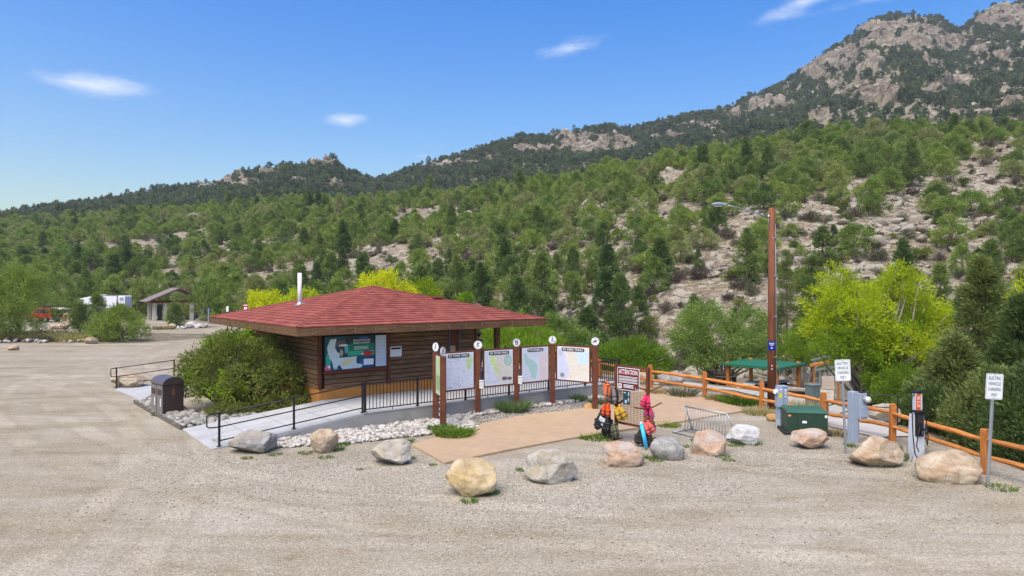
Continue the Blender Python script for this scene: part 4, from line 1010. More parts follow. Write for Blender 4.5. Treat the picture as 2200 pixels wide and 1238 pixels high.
e2 = thing('meter_pedestal', 'blue grey pedestal with round glass meter beside the fence', 'utility box', c, R(14))
k = MB(); k.box((-.07, .02, .72), (.20, .22, 1.54)); k.build('cabinet', M['pad_blue'], e2, bevel=.01)
k = MB(); k.box((.12, -.06, 1.08), (.24, .26, .76)); mb_ = k.build('meter_box', M['pad_blue'], e2, bevel=.018)
k = MB(); k.box((.15, -.20, .92), (.22, .03, .32)); k.build('breaker_door', M['pad_blue'], mb_, bevel=.01)
k = MB(); k.cyl((.17, -.19, 1.28), (.19, -.25, 1.28), .105, 20); k.build('meter_ring', M['galv'], mb_)
k = MB(); k.tube([(.19, -.25, 1.28), (.202, -.30, 1.28), (.207, -.335, 1.28)], [.092, .088, .06], 20); k.build('meter_glass', mat_plain('meter_face', (.62, .63, .6), .15), mb_, smooth=True)
k = MB(); k.box((.12, -.075, 1.45), (.18, .22, .02)); k.build('seal', mat_plain('seal_red', (.4, .06, .08)), mb_)
k = MB(); k.cyl((.07, -.02, 0), (.07, -.02, .72), .036, 10); k.box((.07, .03, .36), (.1, .08, .74)); k.build('conduit', M['pad_blue'], e2)
c = at(1738, 934)
tr = thing('transformer', 'dark green pad transformer box by the fence', 'transformer', c + Vector((0, .35, 0)), R(-10))
M['tgreen'] = mat_plain('dark_green_paint', (0.022, 0.052, 0.032), .5, .08)
k = MB(); k.box((0, 0, .36), (1.18, .86, .62)); k.build('case', M['tgreen'], tr, bevel=.012)
k = MB(); k.add([(-.61, -.45, .67), (.61, -.45, .67), (.61, .45, .70), (-.61, .45, .70), (-.56, -.30, .75), (.56, -.30, .75), (.56, .42, .77), (-.56, .42, .77)], [(0, 1, 5, 4), (1, 2, 6, 5), (2, 3, 7, 6), (3, 0, 4, 7), (4, 5, 6, 7), (3, 2, 1, 0)]); k.build('lid', mat_plain('mid_green_paint', (0.035, 0.10, 0.062), .45, .08), tr, bevel=.01)
k = MB(); k.box((0, 0, .04), (1.4, 1.05, .1)); k.build('pad', mat_plain('black_plastic_pad', (.02, .02, .02), .6), tr, bevel=.02)
k = MB(); k.rect(-.15, .36, -.02, .43, -.433); k.rect(.5, .54, .57, .62, -.433); k.build('label', M['white_print'], tr)
k = MB(); k.flat(ell(-.52, .585, .05, .035, 14), -.4335); k.build('sticker', mat_plain('sticker_orange', (.6, .25, .08)), tr)
k = MB(); k.box((-.29, -.432, .36), (.012, .004, .6)); k.build('seam', M['black_print'], tr)
# ------------------------------------------------------------------ charging station
c = pt(1971, 17.75)
ev = thing('charging_station', 'white and black car charging post with orange upper panel', 'charging station', c, R(6))
M['evwhite'] = mat_plain('silver_white_plastic', (.60, .62, .65), .4, .03); M['evblack'] = mat_plain('black_plastic', (.014, .014, .016), .4, .05)
k = MB()
prof = [(0, 0, .15, .11), (.25, 0, .165, .13), (.6, 0, .16, .14), (1.0, 0, .15, .13), (1.22, 0, .14, .12)]
rg_ = []
for z, _, hw, hd_ in prof: rg_.append([(-hw, -hd_ * .55, z), (-hw * .6, -hd_, z), (hw * .6, -hd_, z), (hw, -hd_ * .55, z), (hw, hd_, z), (-hw, hd_, z)])
vv = [p for r in rg_ for p in r]; ff = [(i * 6 + j, i * 6 + (j + 1) % 6, (i + 1) * 6 + (j + 1) % 6, (i + 1) * 6 + j) for i in range(4) for j in range(6)] + [tuple(range(24, 30))]
k.add(vv, ff); k.build('body', M['evwhite'], ev, bevel=.012)
k = MB(); k.box((-.04, -.13, .98), (.2, .09, .62)); k.box((-.03, -.10, 1.31), (.27, .2, .06)); k.build('module', M['evblack'], ev, bevel=.018)
k = MB(); k.box((-.05, -.18, 1.12), (.13, .012, .2)); k.build('screen', mat_plain('screen_dark', (.035, .037, .04), .15), ev)
k = MB(); k.box((.015, .02, 1.5), (.19, .15, .56)); k.build('mast', M['evwhite'], ev, bevel=.025)
k = MB(); k.prism(ell(0, 0, .125, .10, 18), (.015, .02, 1.83), (1, 0, 0), (0, 1, 0), .07); k.build('cap', M['evblack'], ev, bevel=.01)
k = MB(); k.box((-.015, -.058, 1.52), (.125, .012, .46)); pn = k.build('orange_panel', mat_plain('panel_orange', (.66, .10, .015), .4, .03), ev)
k = MB(); 
for (x0, z0, x1, z1) in ((-.055, 1.66, .025, 1.675), (-.055, 1.62, .025, 1.635), (-.02, 1.60, -.008, 1.70), (-.055, 1.55, .025, 1.562), (-.055, 1.50, -.043, 1.56), (.013, 1.52, .025, 1.56), (-.055, 1.46, .025, 1.472), (-.02, 1.43, -.008, 1.50), (-.055, 1.42, .025, 1.432)): k.rect(x0, z0, x1, z1, -.066)
k.build('vertical_logo', M['white_print'], pn)
for sx, lb in ((-1, 'a'), (1, 'b')):
    k = MB(); ptx = []
    if sx < 0:
        ptx = [(-.07, .0, 1.74), (-.17, -.04, 1.68), (-.21, -.06, 1.52), (-.20, -.08, 1.2), (-.21, -.12, .7), (-.19, -.16, .25), (-.12, -.2, .08), (-.02, -.22, .06)]
    else:
        ptx = [(.10, .02, 1.74), (.17, .0, 1.6), (.20, -.02, 1.3), (.24, -.04, .9), (.27, -.04, .6), (.22, -.08, .42), (.15, -.12, .6), (.12, -.15, .95)]
    cv = []
    for i in range(len(ptx) - 1):
        for f in (0, .5): cv.append(Vector(ptx[i]).lerp(Vector(ptx[i + 1]), f))
    cv.append(Vector(ptx[-1])); k.tube(cv, .014, 7); k.build('cable', M['evblack'], ev, smooth=True)
k = MB(); k.tube([(-.07, -.17, .95), (-.12, -.24, .86), (-.18, -.26, .7), (-.2, -.24, .45), (-.14, -.24, .3)], .014, 7); k.build('cable', M['evblack'], ev, smooth=True)
k = MB(); k.tube([(-.04, -.16, .82), (-.04, -.26, .80), (-.09, -.30, .72)], [.028, .03, .02], 8); k.tube([(.06, -.16, .86), (.07, -.25, .84), (.02, -.29, .76)], [.026, .028, .018], 8); k.build('plug', M['evblack'], ev, smooth=True)
# ------------------------------------------------------------------ parking signs
def ev_sign(px, py, topy, label, lean, rz):
    c = at(px, py)
    th = thing('parking_sign', label, 'sign', c, rz); th.rotation_euler = (0, R(lean), rz)
    h = 2.56
    k = MB(); k.prism([(-.03, 0), (-.03, .03), (-.02, .03), (-.012, .008), (.012, .008), (.02, .03), (.03, .03), (.03, 0), (.02, -.02), (-.02, -.02)], (0, 0, h - .03), (1, 0, 0), (0, 1, 0), h + .25); k.build('post', M['galv'], th)
    z0, z1, w = h - .58, h, .31 / 2 + .05
    k = MB(); k.prism(rrect(-w, z0, w, z1, .03), (0, -.028, 0), (1, 0, 0), (0, 0, 1), -.004); pl = k.build('plate', M['white_print'], th)
    k = MB(); k.flat(rrect(-w + .016, z0 + .016, w - .016, z1 - .016, .025), -.0325, 0); k.flat(rrect(-w + .022, z0 + .022, w - .022, z1 - .022, .022), -.0335, 1); k.build('border', [mat_plain('sign_green', (.03, .12, .07)), M['white_print']], pl)
    sgm = mat_plain('sign_text', (.045, .11, .085))
    for i, tx in enumerate(('ELECTRIC', 'VEHICLE', 'CHARGING', 'ONLY')): lettering(tx, .105, sgm, pl, (0, -.036, z1 - .105 - i * .125), .155 if tx == 'ONLY' else .30)
    k = MB(); k.cyl((0, -.03, z1 - .03), (0, -.038, z1 - .03), .011, 8); k.cyl((0, -.03, z0 + .03), (0, -.038, z0 + .03), .011, 8); k.build('bolt', M['galv'], pl)
ev_sign(1818, 975, 775, 'white charging only parking sign beside the meter pedestal', -2.6, R(-3))
ev_sign(2123, 1045, 800, 'white charging only parking sign at the end boulder', 3.2, R(4))
# ------------------------------------------------------------------ info board beyond the fence
c = pt(1778, 24.3); c.z = tz(c.x, c.y)
ib = thing('info_board', 'two faded paper notices on a slanted board behind the fence', 'sign', c, R(-4))
k = MB(); k.box((0, .03, .5), (.08, .06, 1.6)); k.build('post', M['bark'], ib)
k = MB(); k.box((.02, 0, 1.12), (.42, .02, .48), M=Matrix.Rotation(R(-2), 3, 'Y')); k.build('notice', mat_plain('brown_paper', (.45, .36, .28), .8, .1, 9), ib)
k = MB(); k.box((-.02, -.004, .70), (.46, .02, .34), M=Matrix.Rotation(R(3), 3, 'Y')); k.build('notice', mat_plain('cream_paper', (.58, .50, .40), .8, .08, 9), ib)
k = MB()
for i in range(5): k.rect(-.19, .60 + i * .045, .14 - .05 * (i % 2), .607 + i * .045, -.016)
for i in range(6): k.rect(-.14, .98 + i * .05, .18 - .06 * (i % 3), .985 + i * .05, -.012)
k.rect(-.17, .88, .21, .905, -.012); k.build('print', mat_plain('brown_print', (.22, .17, .13)), ib)
c = pt(1746, 27.5); c.z = tz(c.x, c.y)
ub = thing('utility_cabinet', 'small dull grey green cabinet among shrubs behind the notice board', 'utility box', c, R(20))
k = MB(); k.box((0, 0, .4), (.42, .4, .9)); k.build('cabinet', mat_plain('grey_green', (.10, .13, .12)), ub, bevel=.02); k = MB(); k.box((0, 0, .87), (.46, .44, .05)); k.build('lid', mat_plain('grey_green_lid', (.14, .17, .16)), ub, bevel=.01)
# ------------------------------------------------------------------ trash bin
c = at(328, 897)
tb = thing('trash_bin', 'brown bear-proof trash bin with rounded lid beside the ramp', 'trash bin', c + Vector((-.0, .3, 0)), R(4))
M['binbrown'] = mat_plain('bin_brown', (0.050, 0.030, 0.026), .4, .08); M['binside'] = mat_plain('bin_grey', (.17, .155, .15), .45, .08)
tb.rotation_euler.z = R(48)
w, dp, h = .70, 1.02, 1.12
k = MB(); k.box((w / 2, 0, h / 2), (w, dp, h)); k.build('body', M['binbrown'], tb, bevel=.01)
arc = [(-.03, 0)] + [(w / 2 - (w / 2 + .03) * math.cos(math.pi * i / 14), .26 * math.sin(math.pi * i / 14)) for i in range(15)]
k = MB(); k.prism(arc[1:], (0, -dp / 2 - .03, h), (1, 0, 0), (0, 0, 1), dp + .06); k.build('lid', mat_plain('bin_lid', (.085, .07, .085), .35, .06), tb)
k = MB(); k.prism([(w / 2 + (x - w / 2) * .93, z * .93) for x, z in arc[1:]], (0, -dp / 2 - .033, h), (1, 0, 0), (0, 0, 1), -.002); k.build('lid_end', M['binbrown'], tb)
for j, y in enumerate((-.26, .26)):
    k = MB(); k.box((-.012, y, .56), (.024, .47, 1.04)); dr_ = k.build('door', M['binside'], tb, bevel=.008)
    k = MB(); k.box((-.028, y, .86), (.012, .34, .2)); k.build('chute', M['binbrown'], dr_, bevel=.004)
    k = MB(); k.box((-.03, y - .1, .5), (.01, .05, .28)); k.build('label', M['white_print'], dr_)
k = MB(); k.flat([(.32, .74), (.36, .72), (.39, .80), (.37, .98), (.345, 1.03), (.315, .98), (.30, .84)], -dp / 2 - .004); k.build('bear_emblem', mat_plain('emblem_rust', (.20, .06, .03)), tb)
k = MB(); k.box((w / 2, 0, .02), (w + .06, dp + .04, .04)); k.build('base', M['binbrown'], tb)
# ------------------------------------------------------------------ bike rack
a = at(1472, 873, .78); b = at(1562, 890, .78)
br = thing('bike_rack', 'galvanised grid bicycle rack on the gravel behind the boulders', 'bike rack', (a.x, a.y, 0))
ax = (b - a); ax.z = 0; L_ = ax.length; ax.normalize(); br.rotation_euler.z = math.atan2(ax.y, ax.x)
def tb_(pts, r, nm): 
    k = MB(); k.tube(pts, r, 8); return k.build(nm, M['galv'], br, smooth=True)
tb_([(0, 0, .78), (L_, 0, .78)], .024, 'top_rail'); tb_([(-.02, -.05, .06), (L_ + .02, -.05, .06)], .02, 'bottom_rail'); tb_([(-.02, -.55, .03), (L_ + .02, -.55, .03)], .022, 'bottom_rail'); tb_([(-.0, .28, .03), (L_, .28, .03)], .02, 'bottom_rail')
for i in range(15):
    x = .04 + (L_ - .08) * i / 14
    tb_([(x, 0, .77), (x, -.05, .06)], .012, 'bar')
for x in (0, L_): tb_([(x, 0, .78), (x + (.16 if x else .05), .28, .03)], .022, 'leg'); tb_([(x, -.56, .03), (x, .29, .03)], .02, 'foot')
# ------------------------------------------------------------------ life jacket rack with warning sign
ra_, rb_ = pt(1324, 20.4), pt(1392, 19.5)
d = rb_ - ra_; RL = d.length
rk = thing('loaner_rack', 'rust brown steel mesh rack for loaned life jackets', 'rack', ra_, math.atan2(d.y, d.x))
for x in (0, RL):
    k = MB(); k.box((x, 0, 1.05), (.085, .085, 2.34)); k.build('post', M['rust_steel'], rk, bevel=.006)
for nm, z in (('top_bar', 2.18), ('bottom_bar', .50)):
    k = MB(); k.box((RL / 2, 0, z), (RL - .085, .06, .06)); k.build(nm, M['rust_steel'], rk)
k = MB()
n = 22
for i in range(1, n): k.box((RL * i / n, .004, 1.0), (.007, .007, .98))
for i in range(0, 19): k.box((RL / 2, -.004, .53 + i * .053), (RL - .09, .007, .007))
k.build('wire_mesh', M['black_metal'], rk)
k = MB()
for (x0, z0, x1, y1, z1) in ((0, 1.03, -.12, -.55, 1.13), (0, 1.03, -.05, .5, 1.15), (RL, 1.03, RL - .05, -.55, 1.14), (RL, 1.03, RL + .1, .5, 1.18), (RL, 1.52, RL + .18, .55, 1.72), (0, 1.58, -.2, -.45, 1.72), (RL, 1.58, RL - .2, -.4, 1.70), (0, 1.0, .2, .4, 1.2)):
    q = MB(); q.tube([(x0, 0, z0), (x1, y1, z1)], .021, 8); q.build('peg', M['rust_steel'], rk)
# boots of the posts
for x in (0, RL):
    q = MB(); q.box((x, 0, .01), (.26, .26, .02)); q.build('base_plate', M['rust_steel'], rk)
M['maroon'] = mat_plain('sign_maroon', (.19, .012, .016), .4, .05); M['maroon2'] = mat_plain('sign_dark_red', (.11, .014, .016), .4, .05)
sg = thing('warning_sign', 'dark red sign reading ATTENTION on the life jacket rack', 'sign', ra_ + Vector((0, 0, 1.50)), math.atan2(d.y, d.x))
x0, x1 = .10, .93; zz = .66
k = MB(); k.prism(rrect(x0, 0, x1, zz, .04), (0, -.06, 0), (1, 0, 0), (0, 0, 1), -.008); k.build('plate', M['white_print'], sg)
k = MB(); k.flat(rrect(x0 + .016, .016, x1 - .016, zz - .016, .03), -.070, 1); k.flat([(x0 + .02, .44), (x1 - .02, .44), (x1 - .02, zz - .03), (x0 + .02, zz - .03)], -.0715, 0); k.build('field', [M['maroon'], M['maroon2']], sg)
lettering('ATTENTION', .19, M['white_print'], sg, ((x0 + x1) / 2, -.074, .53), .70)
k = MB(); rg = random.Random(4)
for i, z in enumerate((.40, .375, .335, .31, .285, .245, .22)):
    k.rect(x0 + .06, z, x1 - .06 - rg.uniform(0, .25) * (i % 3 == 1), z + .012, -.0735)
for z in (.15, .115, .08): k.rect(x0 + .24, z, x1 - .2, z + .018, -.0735)
k.rect(x0 + .05, .05, x0 + .17, .18, -.0735); k.flat(ell(x1 - .09, .09, .06, .06, 14), -.0735)
k.build('print', M['white_print'], sg)
k = MB(); k.flat(ell(x0 + .11, .12, .03, .04, 8), -.075); k.flat(ell(x1 - .09, .09, .045, .045, 12), -.075); k.build('print', M['maroon2'], sg)
nt = thing('mesh_notice', 'dark teal card with white print hung on the wire mesh', 'sign', ra_ + Vector((0, 0, 1.06)), math.atan2(d.y, d.x))
k = MB(); k.box((.42, -.03, .22), (.25, .01, .40)); k.build('card', mat_plain('card_teal', (.016, .045, .045)), nt)
k = MB(); k.rect(.36, .06, .44, .15, -.037); k.rect(.48, .28, .52, .40, -.037); k.rect(.48, .12, .52, .22, -.037); k.rect(.33, .34, .40, .38, -.037); k.build('print', mat_plain('print_paleblue', (.35, .5, .7)), nt)

def vest(name, label, col, x, y, z, rz, s=1.0, tilt=0.0, strap=(.02, .02, .02), extra=None, flare=1.0):
    """a life jacket hung by its shoulder: two quilted chest panels, back, collar and belts"""
    ca, sa = math.cos(rk.rotation_euler.z), math.sin(rk.rotation_euler.z)
    loc = ra_ + Vector((x * ca - y * sa, x * sa + y * ca, z))
    th = thing(name, label, 'life jacket', loc, rz); th.scale = (s, s, s); th.rotation_euler = (0, R(tilt), rz)
    m = mat_plain('vest_fabric', col, .75, .15, 9, .4)
    def cushion(nm, outline, y0, y1, mm=m, par=th):
        q = MB(); n_ = len(outline); cx = sum(p[0] for p in outline) / n_; cz = sum(p[1] for p in outline) / n_
        rings = []
        for yy, f in ((y0, .72), (y0 + (y1 - y0) * .22, 1.0), (y0 + (y1 - y0) * .78, 1.0), (y1, .72)): rings.append([(cx + (a_ - cx) * f, yy, cz + (b_ - cz) * f) for a_, b_ in outline])
        vv = [p for r_ in rings for p in r_]
        ff = [tuple(range(n_)), tuple(range(4 * n_ - 1, 3 * n_ - 1, -1))] + [(i * n_ + j, (i + 1) * n_ + j, (i + 1) * n_ + (j + 1) % n_, i * n_ + (j + 1) % n_) for i in range(3) for j in range(n_)]
        q.add(vv, ff); o = q.build(nm, mm, par, smooth=True)
        sd = o.modifiers.new('subsurf', 'SUBSURF'); sd.levels = 1; sd.render_levels = 1
        return o
    f = flare
    cushion('chest_panel', [(-.21 * f, -.52), (-.02, -.52), (-.015, -.16), (-.05, .0), (-.13, .02), (-.15, -.14), (-.21 * f, -.24)], -.13, -.03)
    cushion('chest_panel', [(.02, -.52), (.21 * f, -.52), (.21 * f, -.24), (.15, -.14), (.13, .02), (.05, .0), (.015, -.16)], -.13, -.03)
    cushion('back_panel', [(-.2, -.52), (.2, -.52), (.2, -.22), (.14, -.1), (.1, .03), (-.1, .03), (-.14, -.1), (-.2, -.22)], .0, .09)
    q = MB(); q.tube([(-.09, -.08, .0), (-.1, -.03, .05), (-.09, .05, .02)], .035, 7); q.tube([(.09, -.08, .0), (.1, -.03, .05), (.09, .05, .02)], .035, 7); q.build('shoulder_strap', m, th, smooth=True)
    sm = mat_plain('vest_belt', strap, .6)
    for z_ in (-.24, -.38):
        q = MB(); q.tube([(-.22 * f, .02, z_), (-.2 * f, -.12, z_), (0, -.142, z_ - .01), (.2 * f, -.12, z_), (.22 * f, .02, z_)], .016, 5); b_ = q.build('belt', sm, th)
        q = MB(); q.box((0, -.16, z_ - .01), (.06, .02, .035)); q.build('buckle', M['black_metal'], b_, bevel=.006)
    return th
az = rk.rotation_euler.z
vest('life_jacket', 'salmon orange life jacket with grey back hung at the rack top', (.72, .17, .055), -.14, -.22, 1.62, az - .7, .88, 18, (.2, .2, .2))
vest('life_jacket', 'grey life jacket hanging below the salmon orange one', (.21, .19, .18), -.12, -.06, 1.50, az + .3, .95, -6, flare=.8)
vest('life_jacket', 'bright orange life jacket above the black one on the rack', (.80, .09, .012), -.1, -.30, 1.03, az + .1, .72, 4)
vest('life_jacket', 'black life jacket with a white paper tag at the rack foot', (.016, .016, .018), -.18, -.28, .80, az + .2, 1.15, 8, flare=1.15)
vest('life_jacket', 'mustard yellow life jacket tangled on the lower peg', (.52, .30, .025), .20, -.16, .98, az + .4, .82, -28, (.09, .07, .03), flare=.9)
vest('life_jacket', 'hot pink life jacket hung highest on the end post', (.78, .03, .12), RL + .06, -.12, 1.42, az + .9, .66, 14)
vest('life_jacket', 'raspberry pink life jacket with blue strap on the end post', (.62, .03, .11), RL + .02, -.02, 1.10, az + .5, .72, -8, (.05, .1, .4))
vest('life_jacket', 'brown and red life jacket on the end post lower peg', (.20, .05, .03), RL + .08, -.12, .86, az + .7, .85, -12, flare=.9)
vest('life_jacket', 'coral pink life jacket with flat panels near the end post foot', (.85, .13, .12), RL + .14, -.24, .70, az + .6, .68, -30)
vest('life_jacket', 'dark brown life jacket slumped at the end post foot', (.035, .022, .018), RL + .04, -.16, .56, az + .4, 1.05, 4, flare=1.3)
vest('life_jacket', 'olive drab life jacket slumped on the ground below the yellow one', (.10, .10, .06), .16, -.26, .46, az - .4, .78, -20)
vest('life_jacket', 'charcoal life jacket crumpled on the ground under the rack', (.028, .024, .022), -.16, -.12, .52, az - .2, .95, 0, flare=1.4)
ca, sa = math.cos(az), math.sin(az)
th = thing('paper_tag', 'white paper tag lying on the black life jacket', 'tag', ra_ + Vector((-.2 * ca + .43 * sa, -.2 * sa - .43 * ca, .55)), az + .2); th.rotation_euler = (R(12), R(28), az + .2)
k = MB(); k.box((0, 0, 0), (.2, .008, .26)); k.build('card', M['white_print'], th); k = MB(); [k.rect(-.07, -.08 + i * .05, .06, -.072 + i * .05, -.006) for i in range(4)]; k.build('print', M['black_print'], th)
th = thing('hand_pump', 'bright blue hand pump tube leaning at the end post', 'pump', ra_ + Vector(((RL + .06) * ca + .36 * sa, (RL + .06) * sa - .36 * ca, 0)), az)
k = MB(); k.tube([(.22, -.06, .05), (0, 0, .66)], .055, 14); k.build('barrel', mat_plain('pump_blue', (.04, .42, .72), .35), th, smooth=True)
k = MB(); k.tube([(-.01, 0, .67), (-.03, .0, .72)], .035, 10); k.build('handle', M['white_paint'], th, smooth=True)
# ------------------------------------------------------------------ rocks
def ico(sub):
    import bmesh
    bm = bmesh.new(); bmesh.ops.create_icosphere(bm, subdivisions=sub, radius=1.0)
    bm.verts.ensure_lookup_table()
    v = np.array([x.co[:] for x in bm.verts]); f = np.array([[q.index for q in x.verts] for x in bm.faces]); bm.free()
    return v, f
_ico = {k: ico(k) for k in (1, 2, 3, 5)}
def rock_shape(seed, sub=5, dims=(1, 1, 1), cuts=9, rough=0.10, depth=(0.72, 0.95), round_=0.0):
    rg = np.random.default_rng(seed); v, f = _ico[sub]; v = v.copy()
    v = v * (1 + 0.16 * fbm(v * 0.9 + seed * 3.1, 2, seed))[:, None]
    for _ in range(cuts):
        n = rg.normal(size=3); n /= np.linalg.norm(n); d = rg.uniform(*depth)
        e = v @ n - d
        k = 1 - round_
        v = v - np.outer(np.maximum(e, 0) * k, n)
    v = v * (1 + rough * fbm(v * 2.6 + seed, 4, seed + 5) + rough * .55 * fbm(v * 8 + seed, 3, seed + 9) + rough * .16 * fbm(v * 26 + seed, 2, seed + 12))[:, None]
    v = v - (v.max(0) + v.min(0)) / 2; v = v / ((v.max(0) - v.min(0)) / 2)
    return v * np.array(dims) / 2, f
RM = {
    'grey': mat_rock('boulder_grey', [(0.3, (0.13, 0.12, 0.115)), (0.5, (0.26, 0.245, 0.23)), (0.7, (0.37, 0.355, 0.34))], 1.8, (0.12, 0.11, 0.10), stain=(0.30, 0.26, 0.20)),
    'tan': mat_rock('boulder_tan', [(0.3, (0.27, 0.19, 0.12)), (0.5, (0.42, 0.335, 0.235)), (0.7, (0.50, 0.44, 0.355))], 2.2, (0.20, 0.15, 0.10), stain=(0.31, 0.205, 0.12)),
    'pale': mat_rock('boulder_pale', [(0.3, (0.23, 0.20, 0.16)), (0.5, (0.38, 0.35, 0.295)), (0.7, (0.48, 0.455, 0.41))], 2.2, (0.2, 0.18, 0.15), stain=(0.36, 0.30, 0.20)),
    'yellow': mat_rock('boulder_yellow', [(0.3, (0.30, 0.215, 0.11)), (0.5, (0.46, 0.355, 0.20)), (0.7, (0.53, 0.45, 0.31))], 2.0, (0.28, 0.2, 0.11), stain=(0.52, 0.38, 0.17)),
    'pink': mat_rock('boulder_pink', [(0.3, (0.30, 0.18, 0.115)), (0.5, (0.43, 0.29, 0.20)), (0.7, (0.50, 0.39, 0.30))], 1.9, (0.2, 0.13, 0.09), stain=(0.40, 0.36, 0.32)),
    'white': mat_rock('boulder_white', [(0.3, (0.34, 0.33, 0.31)), (0.5, (0.48, 0.47, 0.455)), (0.7, (0.62, 0.61, 0.60))], 1.8, (0.26, 0.25, 0.24)),
    'granite': mat_rock('boulder_granite', [(0.3, (0.20, 0.19, 0.175)), (0.5, (0.30, 0.285, 0.265)), (0.7, (0.39, 0.37, 0.345))], 5.0, (0.07, 0.07, 0.07)),
    'gold': mat_rock('boulder_gold', [(0.3, (0.34, 0.18, 0.06)), (0.5, (0.48, 0.28, 0.10)), (0.7, (0.55, 0.36, 0.16))], 2.5),
}
def boulder(px, base, w, top, rm, label, seed, cuts=9, depth=0.8, rough=.08, z=0.0, y=None, rz=0.0, name='boulder', group=None, rnd=0.0, cr=(0.62, .93)):
    Y = (EYE - z) * FOC / (base - 4 - 619) if y is None else y
    W = w / FOC * Y; Hh = (base - top) / FOC * Y * 0.89
    D = W * depth
    Y += D * 0.30
    v, f = rock_shape(seed, 5 if w > 40 else 3, (W * (1 + .3 * D / Y), D, Hh * 1.18), cuts + 5, rough, cr, rnd)
    v[:, 2] += Hh * 1.18 / 2 - Hh * 0.16
    me = np_mesh('boulder', v, f, True); me.materials.append(RM[rm])
    o = obj_from(name, me, None, ((px - 1100) / FOC * Y, Y, z), (0, 0, rz))
    return tag(o, label, 'boulder', group)
BG = 'boulders edging the car park'
boulder(541, 979, 104, 926, 'grey', 'long grey weathered boulder at the foot of the ramp handrail', 11, 8, .6, group=BG)
boulder(697, 978, 60, 924, 'tan', 'upright tan egg-shaped boulder by the white cobbles', 12, 7, .85, group=BG, rnd=.3)
boulder(840, 1004, 90, 946, 'pale', 'grey and tan lumpy boulder before the footpath corner', 23, 7, .75, group=BG)
boulder(1012, 1071, 112, 990, 'yellow', 'yellow ochre boulder, nearest to the lens', 14, 8, .8, group=BG)
boulder(1181, 1042, 120, 964, 'pale', 'large pale faceted boulder between the yellow and brown ones', 15, 12, .75, group=BG, cr=(.6, .9))
boulder(1340, 1006, 94, 950, 'pink', 'brown and grey boulder in front of the life jacket rack', 16, 8, .8, group=BG)
boulder(1433, 992, 74, 942, 'granite', 'round speckled grey granite boulder beside the brown one', 17, 5, .9, .03, group=BG, rnd=.5)
boulder(1524, 983, 76, 927, 'pink', 'pinkish tan wedge boulder in front of the bike rack', 18, 9, .8, group=BG)
boulder(1598, 960, 70, 916, 'white', 'whitish grey boulder at the end of the bike rack', 19, 10, .8, group=BG, cr=(.6, .9))
boulder(1738, 969, 80, 924, 'pink', 'reddish tan boulder in front of the green transformer', 20, 8, .8, group=BG)
boulder(1881, 1009, 116, 941, 'tan', 'big cream boulder between the meter pedestal and charger', 21, 8, .7, group=BG)
boulder(2041, 1042, 148, 971, 'tan', 'biggest cream boulder in front of the charging post', 25, 9, .62, group=BG)
boulder(1660, 910, 27, 892, 'gold', 'small golden boulder at the foot of the lamp pole', 26, 5, .9, group=BG, rnd=.4)
def zt_(px, y): return tz((px - 1100) / FOC * y, y)
boulder(1902, 910, 66, 864, 'pale', 'pale boulder on the path side beyond the fence', 27, 7, .8, z=zt_(1902, 24.5) - .05, y=24.5)
boulder(1441, 836, 56, 803, 'granite', 'smooth grey boulder behind the fence near the yucca', 28, 6, .8, z=zt_(1441, 31.5) - .1, y=31.5, rnd=.3)
boulder(1385, 845, 40, 816, 'tan', 'tan boulder behind the end of the life jacket rack', 29, 7, .8, z=zt_(1380, 31.8), y=31.8)
boulder(276, 838, 74, 803, 'tan', 'low tan boulder behind the rear handrail', 30, 7, .8)
boulder(197, 743, 30, 726, 'tan', 'rounded tan boulder at the tip of the planted island', 31, 5, .8, rnd=.3)
boulder(28, 757, 26, 745, 'pink', 'flat pinkish rock at the island edge', 32, 6, .9)
boulder(130, 712, 42, 694, 'pink', 'pink boulder under the pines on the island', 33, 7, .8)
boulder(410, 708, 24, 694, 'white', 'white boulder on the small island by the shelter', 34, 7, .8)
boulder(368, 710, 20, 698, 'tan', 'tan boulder beside the dry grass on the small island', 35, 6, .8)
boulder(427, 709, 20, 699, 'white', 'second white boulder behind the roof corner', 36, 6, .8)
boulder(1265, 884, 22, 869, 'gold', 'small tan rock at the foot of the horse rider post', 37, 6, .8)

